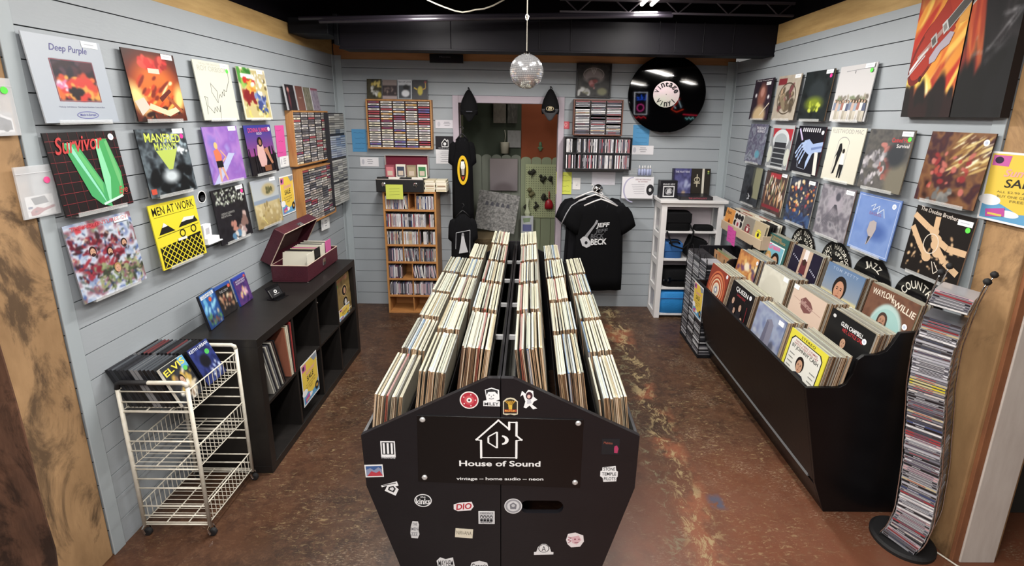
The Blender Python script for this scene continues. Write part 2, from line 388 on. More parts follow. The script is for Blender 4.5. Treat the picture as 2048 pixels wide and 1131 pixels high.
# dark upper walls, ceiling
DARK = mat('dark_ceiling_paint', '0d0b10', rough=0.8, spec=0.1, noise=(3, '151118', 0.6))
DARKG = mat('dark_grey_sheet_metal', '100f13', rough=0.5, metal=0.0, spec=0.12, noise=(2.5, '17141b', 0.6))
tbox('wall_left_upper', -A_W-0.12, -A_W-0.062, 1.0, D_W+0.2, 2.40, 3.3, DARK, 0); tbox('wall_right_upper', B_W+0.062, B_W+0.12, 0.8, D_W+0.2, 2.457, 3.3, DARK, 0)
tbox('wall_back_upper', -A_W-0.12, B_W+0.12, D_W+0.062, D_W+0.12, 2.50, 3.3, DARK, 0)
tbox('ceiling', -3.2, 4.6, -5.8, 8.2, 3.3, 3.4, DARK, 0)
m = MB()
for y in (0.2, 1.4, 2.6, 3.35, 4.15):
    for z in (3.0, 3.27): m.box(-3.1, 3.2, y-0.02, y+0.02, z, z+0.03)
    x = -3.0
    while x < 3.0: m.tube([(x, y, 3.015), (x+0.17, y, 3.28), (x+0.34, y, 3.015)], 0.009, 5); x += 0.34
struct(m.build('ceiling_joists', mat('joist_paint', '2b2530', rough=0.6)))
# floor: worn brown paint over old concrete
def floor_mat():
    m = bpy.data.materials.new('worn_brown_floor'); m.use_nodes = True; nt = m.node_tree; N = nt.nodes; L = nt.links.new; b = N['Principled BSDF']
    tc = N.new('ShaderNodeTexCoord')
    def noise(sc, det=6, stretch=(1, 1, 1), rough=0.6, dist=0.0, rot=0.0):
        mp = N.new('ShaderNodeMapping'); mp.inputs['Scale'].default_value = stretch; mp.inputs['Rotation'].default_value = (0, 0, rot); n = N.new('ShaderNodeTexNoise')
        n.inputs['Scale'].default_value = sc; n.inputs['Detail'].default_value = det; n.inputs['Roughness'].default_value = rough; n.inputs['Distortion'].default_value = dist
        L(tc.outputs['Object'], mp.inputs[0]); L(mp.outputs[0], n.inputs['Vector']); return n.outputs['Fac']
    def ramp(f, a, z):
        r = N.new('ShaderNodeMapRange'); r.inputs[1].default_value = a; r.inputs[2].default_value = z; L(f, r.inputs[0]); return r.outputs[0]
    def mth(op, a, c=None):
        n = N.new('ShaderNodeMath'); n.operation = op; n.use_clamp = op in ('MULTIPLY', 'ADD')
        for i, q in enumerate((a, c)):
            if q is None: continue
            if isinstance(q, (int, float)): n.inputs[i].default_value = q
            else: L(q, n.inputs[i])
        return n.outputs[0]
    def mix(f, c1, c2):
        x = N.new('ShaderNodeMix'); x.data_type = 'RGBA'; L(f, x.inputs[0])
        if isinstance(c1, str): x.inputs[6].default_value = lin(c1)
        else: L(c1, x.inputs[6])
        x.inputs[7].default_value = lin(c2); return x.outputs[2]
    sx0 = N.new('ShaderNodeSeparateXYZ'); L(tc.outputs['Object'], sx0.inputs[0])
    c = mix(ramp(noise(1.1, 5), 0.35, 0.65), '3c281b', '4e3526')
    c = mix(mth('MULTIPLY', ramp(noise(7, 9, (1, 1, 1), 0.8), 0.48, 0.58), 0.75), c, '2e1e16')
    c = mix(mth('MULTIPLY', ramp(noise(0.5, 3), 0.50, 0.68), 0.55), c, '6c3f28')
    fr = mth('MULTIPLY', ramp(sx0.outputs[1], 2.7, 1.8), ramp(sx0.outputs[0], -0.6, 0.5))
    c = mix(mth('MULTIPLY', mth('MULTIPLY', fr, ramp(noise(1.1, 6), 0.32, 0.46)), 0.6), c, '7c4a35')
    # fine scratches and rubbed flecks
    c = mix(mth('MULTIPLY', ramp(noise(19, 8, (1, 1.4, 1), 0.8, 0.5), 0.50, 0.62), 0.45), c, '6a4c38')
    fl = mth('MULTIPLY', ramp(noise(24, 8, (1, 2.6, 1), 0.8, 0.9, 0.6), 0.55, 0.62), ramp(noise(1.25, 6, (1, 1, 1), 0.7), 0.48, 0.57))
    c = mix(mth('MULTIPLY', fl, 0.75), c, '94805e')
    fl2 = mth('MULTIPLY', ramp(noise(46, 6, (1, 5, 1), 0.75, 0.5, -0.7), 0.55, 0.60), ramp(noise(2.1, 5, (1, 1, 1), 0.7), 0.53, 0.60))
    c = mix(mth('MULTIPLY', fl2, 0.7), c, 'a3907a')
    fl3 = mth('MULTIPLY', ramp(noise(60, 4, (1, 9, 1), 0.6, 0.2, 0.9), 0.66, 0.70), ramp(noise(3.1, 3), 0.40, 0.55))
    c = mix(mth('MULTIPLY', fl3, 0.55), c, 'b49a80')
    # the worn track that runs down the aisle: distance to a line
    sx = N.new('ShaderNodeSeparateXYZ'); L(tc.outputs['Object'], sx.inputs[0])
    def track(x0, y0, x1, y1, wid, ang=0.25):   # band round the line x = x0 + (y-y0)*k
        k = (x1-x0)/(y1-y0); t = mth('MULTIPLY', None, None)
        n1 = N.new('ShaderNodeMath'); n1.operation = 'MULTIPLY_ADD'; L(sx.outputs[1], n1.inputs[0]); n1.inputs[1].default_value = -k; n1.inputs[2].default_value = -(x0-y0*k)
        n2 = N.new('ShaderNodeMath'); n2.operation = 'ADD'; L(n1.outputs[0], n2.inputs[0]); L(sx.outputs[0], n2.inputs[1])
        n3 = N.new('ShaderNodeMath'); n3.operation = 'MULTIPLY_ADD'; L(noise(1.8, 3), n3.inputs[0]); n3.inputs[1].default_value = ang; L(n2.outputs[0], n3.inputs[2])
        n4 = N.new('ShaderNodeMath'); n4.operation = 'SUBTRACT'; L(n3.outputs[0], n4.inputs[0]); n4.inputs[1].default_value = ang/2
        n5 = N.new('ShaderNodeMath'); n5.operation = 'ABSOLUTE'; L(n4.outputs[0], n5.inputs[0])
        return ramp(n5.outputs[0], wid, wid*0.35)
    tk = track(0.80, 4.4, 0.88, 1.6, 0.12)
    c = mix(mth('MULTIPLY', mth('MULTIPLY', tk, ramp(noise(2.2, 6, (1, 1, 1), 0.6), 0.50, 0.56)), 0.8), c, '8a5238')
    tk2 = track(0.80, 4.4, 0.86, 1.6, 0.10, 0.3)
    c = mix(mth('MULTIPLY', mth('MULTIPLY', tk2, ramp(noise(9, 9, (1.6, 1, 1), 0.8, 0.8), 0.52, 0.57)), 0.8), c, 'a8946c')
    tk3 = track(0.72, 4.4, 0.74, 1.6, 0.08, 0.3)
    c = mix(mth('MULTIPLY', mth('MULTIPLY', tk3, ramp(noise(12, 9, (1, 1, 1), 0.8, 0.8), 0.54, 0.58)), 0.6), c, '7c785e')
    bl = track(0.98, 4.0, 0.98, 1.0, 0.05, 0.1)
    by = N.new('ShaderNodeMapRange'); by.inputs[1].default_value = 2.12; by.inputs[2].default_value = 2.08; L(sx.outputs[1], by.inputs[0]); by2 = ramp(sx.outputs[1], 2.00, 2.03)
    c = mix(mth('MULTIPLY', mth('MULTIPLY', mth('MULTIPLY', bl, by.outputs[0]), by2), ramp(noise(15, 5), 0.4, 0.5)), c, '4c4a58')
    L(c, b.inputs['Base Color'])
    rr = N.new('ShaderNodeMapRange'); rr.inputs[3].default_value = 0.25; rr.inputs[4].default_value = 0.6; L(noise(3, 6), rr.inputs[0]); L(rr.outputs[0], b.inputs['Roughness'])
    bp = N.new('ShaderNodeBump'); bp.inputs['Strength'].default_value = 0.25; bp.inputs['Distance'].default_value = 0.004; L(noise(14, 8), bp.inputs['Height']); L(bp.outputs[0], b.inputs['Normal'])
    return m
struct(MB().box(-3.2, 4.6, -5.8, 8.2, -0.1, 0).build('floor', floor_mat()))
# timber posts at the mouth of the booth
POSTM = mat('rough_timber', 'a88660', rough=0.8, noise=(1.7, '705436', 0.85, (2.5, 2.5, 1)), bump=(9, 0.5, (2, 2, 0.6)))
POSTE = mat('rough_timber_end_face', '7c5844', rough=0.8, noise=(3, '4c362c', 0.8, (3, 3, 1)), bump=(9, 0.6, (2, 2, 0.6)))
def knots(mt, dark, sc, th):
    nt = mt.node_tree; N = nt.nodes; L = nt.links.new; b = N['Principled BSDF']; src = b.inputs['Base Color'].links[0].from_socket
    tc = N.new('ShaderNodeTexCoord'); mp = N.new('ShaderNodeMapping'); mp.inputs['Scale'].default_value = (1.6, 1.6, 1.0); n = N.new('ShaderNodeTexNoise'); n.inputs['Scale'].default_value = sc; n.inputs['Detail'].default_value = 9; n.inputs['Roughness'].default_value = .68; n.inputs['Distortion'].default_value = 1.2
    r = N.new('ShaderNodeMapRange'); r.inputs[1].default_value = th; r.inputs[2].default_value = th+.10; r.inputs[4].default_value = .8
    x = N.new('ShaderNodeMix'); x.data_type = 'RGBA'; x.inputs[7].default_value = lin(dark)
    L(tc.outputs['Object'], mp.inputs[0]); L(mp.outputs[0], n.inputs['Vector']); L(n.outputs['Fac'], r.inputs[0]); L(r.outputs[0], x.inputs[0]); L(src, x.inputs[6]); L(x.outputs[2], b.inputs['Base Color'])
knots(POSTM, '35261a', 2.1, .50); knots(POSTE, '2c1e18', 2.6, .50)
def post(name, x0, x1, y0, y1, zt, ms, seed):
    R = random.Random(seed); m = MB(); n = 26; rings = []
    for i in range(n+1):
        z = zt*i/n; j = lambda: R.uniform(-0.006, 0.006)
        rings.append([(x0+j(), y0+j(), z), (x1, y0+j(), z), (x1, y1, z), (x0+j(), y1, z)])
    m.loft(rings)
    me = m.mesh(name, ms)
    for p in me.polygons:
        if abs(p.normal.y) > 0.7: p.material_index = 1
    o = link(name, me, bevel=0.006); return struct(o)
post('wall_post_left', -2.16, -A_W-0.002, 1.525, 1.738, 3.3, [POSTM, POSTE], 3)
m = MB(); m.box(B_W+0.004, 2.12, 1.745, 1.925, 0, 3.3); RP = mat('rough_timber_right', 'b08c62', rough=0.7, noise=(2.0, '7c5c3c', 0.7, (3, 3, 1)), bump=(9, 0.3, (2, 2, 0.6))); knots(RP, '6a5036', 1.9, .50); struct(m.build('wall_post_right', RP, bevel=0.005))
tbox('trim_11', 1.900, 1.93, 1.728, 1.745, 0, 3.3, mat('reddish_edge_board', '94603f', rough=0.8, noise=(6, '6c4430', 0.6, (3, 3, 1))), 0.002)
tbox('trim_10', 1.93, 2.085, 1.722, 1.744, 0, 3.3, mat('white_washed_board', 'd8d0c8', rough=0.7, noise=(4, 'beb2aa', 0.5, (6, 1, 1))), 0.003)
tbox('wall_far_right', 4.5, 4.6, -5.7, 8.2, 0, 3.3, mat('dim_wall', '1d1d20', rough=0.9), 0)
tbox('wall_rear', -3.2, 4.6, -5.8, -5.7, 0, 3.3, mat('dim_shop_wall', '17161a', rough=0.9), 0)
tbox('wall_far_left', -3.2, -3.1, -5.7, 8.2, 0, 3.3, mat('dim_brown_wall', '3a2c26', rough=0.9), 0)
tbox('wall_left_return', -3.1, -2.17, 1.55, 1.62, 0, 3.3, mat('brown_board', '64473a', rough=0.8, noise=(3, '4c352c', 0.7, (1, 1, 3))), 0)
m = MB(); m.box(2.35, 2.95, 2.0, 2.5, 0, 0.62); m.box(2.33, 2.97, 1.98, 2.52, 0.62, 0.66); m.box(2.35, 2.95, 2.0, 2.5, 0.66, 0.98)
tag(m.build('storage_crate', mat('dim_crate', '2c2a26', rough=0.8), bevel=0.004), 'dark crates in the dim room beyond the white board at the right edge', 'crate')
# sheet-metal air ducts
m = MB(); m.box(-1.465, B_W+0.03, 3.92, 4.12, 2.372, 2.60)
for x in (-0.62, 0.06, 0.30, 0.98, 1.10, 1.32, 1.55): m.box(x, x+0.006, 3.914, 3.92, 2.385, 2.61)
m.box(-1.47, B_W+0.03, 3.912, 3.925, 2.368, 2.384)
tag(m.build('air_duct', DARKG, bevel=0.003), 'long black painted sheet-metal duct running across the top of the back wall', 'duct')
m = MB(); m.box(-1.79, -1.50, 3.80, 4.10, 2.46, 2.57); m.box(-1.50, -1.465, 3.9, 4.3, 2.40, 2.62)
tag(m.build('duct_branch', mat('dark_duct_branch', '131418', rough=0.5, spec=0.12), bevel=0.004), 'short dark duct stub in the upper left corner beside the long duct', 'duct')
m = MB()
for x, y, z in ((-1.66, 3.70, 2.545), (-1.50, 3.66, 2.520)): m.tube([(x, y, z), (0.3, y, z+0.06), (1.0, y, z+0.08)], 0.013, 8)
tag(m.build('conduit_pipe', mat('dark_pipe', '1b171f', rough=0.4)), 'thin dark pipes hung above the front face of the long duct', 'pipe')
m = MB().box(-0.915, -0.612, D_W-0.05, D_W-0.02, 2.345, 2.42); o = m.build('black_sign_plate', mat('black_plate', '101015', rough=0.3), bevel=0.002)
tag(o, 'small black plate with faint pale lettering tucked under the long duct', 'sign')
s = Sheet(0.12, 0.012, 0.001, '101015'); s.T('Monster', .5, .5, 0.9, 0.8, '9a98a0'); me = s.mesh('lettering'); link('lettering', me, o, (-0.83, D_W-0.0505, 2.39))
# fluorescent fittings, including those of the added fill pair
def fitting(x, y, z, l, label):
    t = tag(empty('ceiling_light', (x, y, z)), label, 'light', 'fluorescent ceiling lights')
    MB().box(-0.07, 0.07, -l/2, l/2, 0, 0.04).build('housing', mat('lamp_housing', '5a5a5e', rough=0.5), t, bevel=0.004)
    for s in (-0.035, 0.035): MB().tube([(s, -l/2+0.02, -0.02), (s, l/2-0.02, -0.02)], 0.013, 10).build('tube', mat('lit_tube', 'fff6ea', emis=9), t, smooth=True)
    for e in (-1, 1): MB().tube([(0, e*l*0.4, 0.05), (0, e*l*0.4, 3.28-z)], 0.003, 5).build('hanger', DARKMET, t)
LAB = ['fluorescent light hanging right of the mirror ball cord at the top edge', 'fluorescent light at the top edge left of the mirror ball cord with white cable', 'long fluorescent light above the camera, brightest tube mirrored in the record sign', 'added fluorescent fill light overhead on the right, nearer than the mirror ball', 'added fluorescent fill light overhead on the left, nearer than the mirror ball', 'fluorescent light behind the camera on the left, mirrored at the record sign edge', 'fluorescent light farthest behind the camera, mirrored small in the record sign']
for (x, y, z, l, w), lb in zip(LIGHTS, LAB): fitting(x, y, z, l, lb)
m = MB(); KP = [(-.78, 2.72), (-.70, 2.641), (-.64, 2.616), (-.584, 2.596), (-.52, 2.576), (-.467, 2.567), (-.42, 2.574), (-.382, 2.584), (-.32, 2.592), (-.264, 2.611), (-.187, 2.65), (-.12, 2.74)]
m.tube([(x, 3.5, z) for x, z in KP], 0.005, 6); tag(m.build('light_cable', WIRE, smooth=True), 'white cable drooping from the ceiling light towards the mirror ball cord', 'cable')
m = MB(); m.box(.2, B_W, 3.69, 3.71, 2.695, 2.712); m.box(.2, B_W, 3.69, 3.71, 2.615, 2.628); x = .24
while x < 1.7: m.tube([(x, 3.7, 2.70), (x+.09, 3.7, 2.622), (x+.18, 3.7, 2.70)], .006, 5); x += .36
struct(m.build('ceiling_truss', mat('truss_paint', '3a343c', rough=.5)))

# ================================================================ record sleeves on the side walls
LPS = 0.315
def lp(base, edge=None, N=84, s=LPS): return Sheet(s, s, 0.005, base, edge or base, N)
LEDGE = None
def ledge_for(y, z, side, label):
    """clear plastic ledge with an upstand that holds one sleeve"""
    global LEDGE
    if LEDGE is None:
        m = MB(); m.box(-0.115, 0.115, -0.055, 0, -0.003, 0.0); m.box(-0.115, 0.115, -0.057, -0.055, -0.003, 0.014); m.box(-0.115, 0.115, -0.002, 0, 0, 0.05)
        LEDGE = m.mesh('clear_ledge', CLEAR)
    o = link('clear_ledge', LEDGE, None, (-A_W+0.0002 if side == 'L' else B_W-0.0002, y, z), (0, 0, ROTL if side == 'L' else ROTR))
    return tag(o, label, 'ledge', 'clear ledges under the wall records')
LBL = {}
def sticker_label(o, s, kind, at=None):
    """small white price label in the upper corner of a sleeve (a part of it)"""
    w, h = s.w, s.h; y = -s.th-0.0001*(s.layer+3)
    m = MB()
    if kind in ('w', 'wp', 'wg'):
        u, v = at or (0.84, 0.045); m.box(u*w-.036, u*w+.036, y-0.0004, y, (1-v)*h-.012, (1-v)*h+.012, 'eceef0')
        m.flat([(u*w-.025, (1-v)*h-.002), (u*w+.02, (1-v)*h-.002), (u*w+.02, (1-v)*h+.003), (u*w-.025, (1-v)*h+.003)], y-0.0006, 'b8bcc4')
        if kind != 'w': cc = 'e8308c' if kind == 'wp' else '5ad04a'; m.lathe([(0.012, 0), (0.012, 0.0004)], 14, (u*w+.02, y-0.0003, (1-v)*h-.026), cc, axis='y')
    else:
        u, v = at or (0.9, 0.08); m.lathe([(0.0135, 0), (0.0135, 0.0004)], 16, (u*w, y-0.0003, (1-v)*h), 'f0f0f2', axis='y'); m.lathe([(0.007, 0), (0.007, 0.0003)], 12, (u*w, y-0.0006, (1-v)*h), 'b4bcd0', axis='y')
    p = m.build('price_label', PAPER, o, (-w/2, 0, -h/2)); p['label'] = 'white price label'
def wall_lp(side, y, z, s, label, kind='w', at=None):
    sh = {'L': 0.052, 'R': 0.052}[side]
    o = hang(s, 'record_sleeve', label, 'record', side, y, z, 0.030, 0.085, 'record sleeves displayed on the %s wall' % ('left' if side == 'L' else 'right'))
    if kind: sticker_label(o, s, kind, at)
    w_ = label.split(' on the ')[0].split(', ')[0].split(' with ')[0].split(); ledge_for(y, z-s.h/2*math.cos(0.085)-0.003, side, 'clear ledge under the '+' '.join(w_[:11]))
YL = [1.952, 2.372, 2.822, 3.208]; ZL = [2.002, 1.652, 1.303]
YR = [3.970, 3.588, 3.222, 2.852, 2.505, 2.093]; ZR = [2.050, 1.700, 1.355]
# --- left wall, top row
s = lp('b0b8c4', 'c8ccd4'); s.grad('bcc3ce', 'aab4c2', 60); s.rect(.25, .27, .80, .74, '3a1c22'); s.noise(['c3cad6', 'c3cad6'], 3, 1, 0)
s.blobs(30, ['2c1620', '4a2430', '1c1828', '503040'], (.28, .30, .78, .48), .04, .1, 4); s.blobs(60, ['d8442a', 'e8662a', 'e23a30', 'f0a040', '8a2a2a'], (.28, .46, .78, .70), .02, .07, 5); s.blobs(14, ['f4c8e0', 'e070a0'], (.27, .50, .40, .64), .01, .03, 6); s.blobs(12, ['20181c'], (.40, .62, .55, .70), .02, .05, 7)
for q in [(0, 0, 1, .26), (0, .75, 1, 1), (0, 0, .245, 1), (.805, 0, 1, 1)]: s.grad('b8c0cc', 'a8b2c0', 45, q)
for a, b, c, d in [(.24, .26, .81, .27), (.24, .74, .81, .75), (.24, .26, .25, .75), (.80, .26, .81, .75)]: s.R(a, b, c, d, '8a3a4a')
s.T('Deep Purple', .53, .14, .5, .10, '4a4690', 0, 0.01, 0.3); s.T('Nobody  Still Believes  Then Beside Nowhere  Come In Blue', .52, .815, .62, .022, '6a6a90'); s.ring(.56, .91, .15, .045, .008, '5a58b0'); s.T('Made in Europe', .56, .91, .22, .036, '5a58b0', 0, .01, .2)
wall_lp('L', YL[0], ZL[0], s, 'silver grey record sleeve around a fiery red concert picture, first in the top row', 'w')
s = lp('1a0c0a'); s.ell(.5, .55, .55, .5, 'c83c14', 1.2); s.ell(.5, .5, .38, .34, 'e86a1c', .8); s.ell(.1, .68, .12, .22, 'ffe080', 1, -25); s.ell(.92, .66, .1, .2, 'ffd470', 1, 20); s.blobs(26, ['e22c28', 'ee4a3a', 'b01c1c'], (.28, .1, .8, .24), .03, .07, 3); s.blobs(40, ['2c100c', '6a2414', 'e8a860', '140808'], (.1, .82, .95, 1), .02, .06, 9)
s.blobs(30, ['ffb040', 'ffe8a0', 'd83c18', '8c2410'], (.2, .35, .85, .8), .02, .06, 10, 2, -40); s.P([(.3, .74), (.62, .84), (.84, .78), (.9, .84), (.64, .93), (.26, .82)], 'e8d0a8'); s.P([(.34, .86), (.64, .95), (.9, .88), (.88, 1), (.4, 1)], '5c2418'); s.P([(.7, .62), (.94, .84), (.9, .88), (.66, .66)], 'b0522c'); s.P([(.02, .72), (.2, .66), (.28, .8), (.1, .92)], 'd8c8b8'); s.R(.40, .24, .62, .31, 'e8d0b8'); s.P([(.5, .66), (.74, .52), (.78, .56), (.54, .72)], '6c2018')
wall_lp('L', YL[1], ZL[0], s, 'record sleeve with an orange and red glowing furnace-like picture on black', 'w')
s = lp('d8d8c8', 'd0d0c0', 24); s.grad('dcdccc', 'cfd2c4', 70); s.T('THE ALL-TIME GREATEST HITS OF', .5, .05, .7, .03, 'b0b0a0'); s.T('ROY ORBISON', .5, .125, .82, .085, 'b2b2a0', 0, -.004)
s.L([(.12, .9), (.14, .68), (.12, .6), (.2, .62), (.16, .75), (.3, .88), (.34, .78), (.38, .86), (.4, .76), (.46, .86), (.5, .74), (.46, 1)], .008, '30322e'); s.L([(.36, .36), (.34, .52), (.46, .7), (.5, .5), (.36, .38)], .008, '30322e'); s.L([(.52, .62), (.56, .55), (.6, .6), (.64, .5), (.68, .58), (.7, .46), (.76, .5), (.9, .3), (.92, .16)], .008, '30322e')
wall_lp('L', YL[2], ZL[0], s, 'cream record sleeve with a large handwritten black signature', 'wg')
s = lp('e4dec8', 'dcd4b0'); s.rect(.04, .04, .96, .96, 'c8b87a'); s.blobs(20, ['4a9a34', '2e7a2a', '8cc04a'], (.04, .04, .45, .3), .04, .1, 2); s.rect(.1, .12, .55, .2, 'f4f4f0'); s.blobs(12, ['d82a24'], (.08, .23, .58, .28), .03, .06, 3); s.blobs(20, ['8c1c20', 'a03028'], (.12, .45, .45, .7), .04, .09, 4); s.blobs(16, ['e88a2c', 'f0b040'], (.3, .28, .5, .45), .03, .06, 5); s.blobs(30, ['4868b0', '3a4a90', '7a8cc8'], (.5, .5, .85, .9), .02, .07, 6); s.blobs(30, ['e8e4dc', 'c8b890', 'f0ecd8', '706040'], (.45, .1, .95, .5), .02, .06, 7); s.blobs(20, ['d8cc60', 'e8e0a0', '8a7a30'], (.05, .7, .9, .96), .02, .05, 8)
wall_lp('L', YL[3], ZL[0], s, 'record sleeve with bright crowded comic drawing on cream, top row next to the small cases', 'w', (.8, .05))
# --- left wall, middle row
s = lp('1c1214', '121012')
for k in range(8): s.L([(0, .1+.125*k), (1, .1+.125*k)], .005, '9c3038'); s.L([(.06+.125*k, 0), (.06+.125*k, 1)], .004, '7c2830')
s.P([(.2, .13), (.38, .13), (.62, .66), (.66, .98), (.52, .93), (.4, .8)], '3fae62'); s.P([(.24, .13), (.30, .13), (.56, .8), (.6, .95)], '8ae0c0'); s.P([(.33, .2), (.38, .2), (.6, .66), (.58, .8)], '5cc46c'); s.P([(.64, .1), (.82, .1), (.92, .55), (.9, .8), (.84, .88), (.62, .9)], '3fae5a'); s.P([(.64, .1), (.69, .1), (.74, .6), (.66, .9), (.63, .9)], '84e0a8'); s.P([(.78, .14), (.82, .12), (.9, .6), (.86, .8)], '66c070'); s.L([(.54, .93), (.86, .86)], .03, 'c8ecdc')
s.T('Survivor', .42, .14, .68, .2, 'd83c3c', 4, .012, .45); s.T('Eye', .88, .8, .15, .13, 'c84a44', 4, .006, .5)
wall_lp('L', YL[0], ZL[1], s, 'black record sleeve with red grid lines and a large green V shape', 'c')
s = lp('20262a', '181a1c'); s.noise(['101418', '2c343c', '6a7a84', '1a1e22'], 9, 4, .9); s.blobs(24, ['e4ecf0', '9ab0bc'], (.5, .1, .95, .4), .01, .05, 5); s.blobs(22, ['0c1014'], (.1, .6, .9, 1), .05, .12, 6); s.ell(.5, .72, .16, .1, 'c8d4dc', .9)
s.T('MANFRED', .5, .14, .72, .13, 'd0e04a', -3, .015); s.T("MANN'S", .52, .27, .46, .11, 'c4d848', -3, .015); s.P([(.3, .32), (.74, .32), (.56, .62), (.48, .62)], 'b6cc50'); s.R(.03, .87, .13, .95, 'd84a34')
wall_lp('L', YL[1], ZL[1], s, 'dark record sleeve with yellow-green lettering over a misty forest scene', 'wp')
s = lp('9a7cc8', '6a5ab0'); s.grad('8a7cd0', 'a868c8', 20); s.noise(['7a6cd0', 'b07ad0', '8c58c0', '9c90dc'], 3, 7, .8)
s.P([(.02, 1), (.6, .48), (.78, .5), (.2, 1)], 'b4bce4'); s.P([(.18, .42), (.3, .38), (.38, .5), (.36, .62), (.2, .62)], 'e8704a'); s.P([(.2, .6), (.38, .6), (.38, .72), (.21, .73)], '16141a'); s.E(.27, .33, .05, .06, 'e0b870'); s.P([(.22, .72), (.29, .72), (.26, .97), (.22, .97)], 'd8a088'); s.P([(.31, .72), (.37, .72), (.45, .95), (.41, .97)], 'd8a088'); s.L([(.37, .42), (.5, .55), (.38, .62)], .03, 'd8a088')
wall_lp('L', YL[2], ZL[1], s, 'purple record sleeve with a figure in an orange top and black shorts', 'w')
s = lp('2a2468', '14122c'); s.grad('3038a0', '9a3c88', 90, (0, 0, 1, .62)); s.rect(0, .62, 1, 1, '140f16')
R_ = random.Random(5)
for k in range(22): u = R_.random(); s.R(u, R_.uniform(.42, .62), u+.035, 1, '140f18')
s.T('DONNA SUMMER', .5, .1, .76, .09, 'e04a8c', 0, .01); s.T('GOLD', .5, .17, .2, .045, 'e8e8f4'); s.P([(.34, .4), (.55, .38), (.62, .72), (.56, .86), (.36, .84), (.3, .6)], 'd8a8a4'); s.P([(.55, .5), (.72, .46), (.8, .7), (.86, .8), (.78, .82), (.66, .62)], 'b87858'); s.E(.47, .34, .09, .1, '1a1014'); s.E(.47, .35, .05, .06, 'a06848'); s.R(.48, .83, .74, .95, '8a5030')
wall_lp('L', YL[3], ZL[1], s, 'deep blue record sleeve with pink lettering above a seated figure in pink', 'c', (.9, .09))
# --- left wall, bottom row
s = lp('a8a8b8', '8a8890'); s.noise(['5a68a8', 'a0b4d8', 'd0d8e8', '8a4a5c', '7c9a68'], 6, 11, .9); s.blobs(150, ['5068a8', '8ca4c8', 'c0ccd8', '606c70'], (0, .1, 1, 1), .01, .035, 17, 1.6); s.blobs(110, ['8c2434', '6c1c2c', 'a83444', '40242c'], (.03, .2, .75, .72), .015, .045, 12, 1.5); s.blobs(90, ['7a8c5c', '98a070', '50603c', '3c4434'], (.3, .6, .98, .98), .012, .04, 13, 1.5); s.blobs(120, ['d8dce0', 'c8a890', '34406c', '2c2428', 'b08870'], (.02, .15, .98, .95), .006, .02, 14, 1.6); s.blobs(12, ['d8404c'], (.15, .06, .9, .1), .02, .04, 16)
for u, v, r, b in ((.30, .40, .055, True), (.54, .46, .05, True), (.78, .4, .05, True), (.58, .70, .055, False)): s.face(u, v, r, 'd8a080', '3a2420' if b else 'b08850', beard=b)
s.T('THE ADVENTURES OF', .5, .06, .86, .05, 'd04a58', 0, .01)
wall_lp('L', YL[0], ZL[2], s, 'busy painted record sleeve crowded with bearded figures in red and green', 'w', (.82, .07))
s = lp('f0dc1c', 'd8c818', 0); s.R(0, .5, 1, 1, 'f0dc1c'); s.T('MEN AT WORK', .5, .11, .9, .13, '1c1a10', 0, .008); s.L([(.06, .2), (.94, .2)], .006, '1c1a10')
s.P([(.08, .47), (.22, .3), (.42, .46)], '1c1c18'); s.P([(.17, .37), (.22, .3), (.29, .36)], 'f0f0ea'); s.P([(.5, .44), (.66, .3), (.78, .33), (.9, .32), (.96, .42)], '1c1c18'); s.P([(.58, .37), (.66, .3), (.9, .32), (.86, .37), (.7, .36)], 'e8e8e0'); s.L([(.04, .5), (.96, .46)], .008, '3c3808')
for u in (.56, .82): s.ring(u, .54-.02*(u > .7), .065, .065, .02, '1c1a10')
s.P([(.04, .66), (.96, .6), (.96, .98), (.04, .98)], '16150f')
for k in range(-5, 13):
    u = .04+.11*k
    for du in (1, -1):
        a = (u if du > 0 else u+.36, .64); b = (u+.36 if du > 0 else u, .98)
        t0 = 0; q = []
        for t in (i/20 for i in range(21)):
            x = a[0]+(b[0]-a[0])*t; yv = a[1]+(b[1]-a[1])*t
            if .04 <= x <= .96: q.append((x, yv))
        if len(q) > 1: s.L([q[0], q[-1]], .014, 'ecd91c')
s.R(.42, .6, .62, .64, 'e8e8e0')
wall_lp('L', YL[1], ZL[2], s, 'bright yellow record sleeve with black mountains and wire fence drawing', None)
s = lp('16141a', '101012'); s.noise(['100f14', '26242c', '14121a'], 6, 4, .8); s.blobs(110, ['e4e8e0', 'b0b8a8', '8a9484', '30342c'], (.05, .02, .95, .3), .01, .03, 20); s.blobs(14, ['c8a8a0', 'b89898', '8c6860'], (.62, .5, .85, .95), .04, .09, 21); s.blobs(10, ['d8d0cc', '5888b0'], (.4, .8, .7, 1), .03, .08, 22); s.blobs(6, ['7c4038', 'c08070'], (.4, .65, .5, .8), .03, .06, 23); s.T('CREEDENCE CLEARWATER', .36, .46, .4, .04, 'a8a8a4'); s.T('REVIVAL', .3, .51, .3, .035, 'a8a8a4')
wall_lp('L', YL[2], ZL[2], s, 'dark record sleeve with pale blossom overhead and crouching people below', 'wp')
s = lp('c4b48c', 'b0a888'); s.grad('a8b0bc', 'b8c0c4', 90, (0, 0, 1, .42)); s.rect(0, .42, 1, .5, '8a9cb4'); s.grad('ccb884', 'a89058', 90, (0, .5, 1, 1)); s.blobs(40, ['b8a060', 'd4c494', '9a8450'], (0, .5, 1, 1), .02, .06, 24); s.ell(.62, .24, .26, .13, 'b8a878', .4); s.blobs(16, ['5a5838', '6c6a40'], (.5, .2, .76, .3), .02, .04, 25); s.L([(.24, .5), (.2, .62)], .02, 'e0d088'); s.L([(.2, .75), (.36, .95)], .02, 'dccc70')
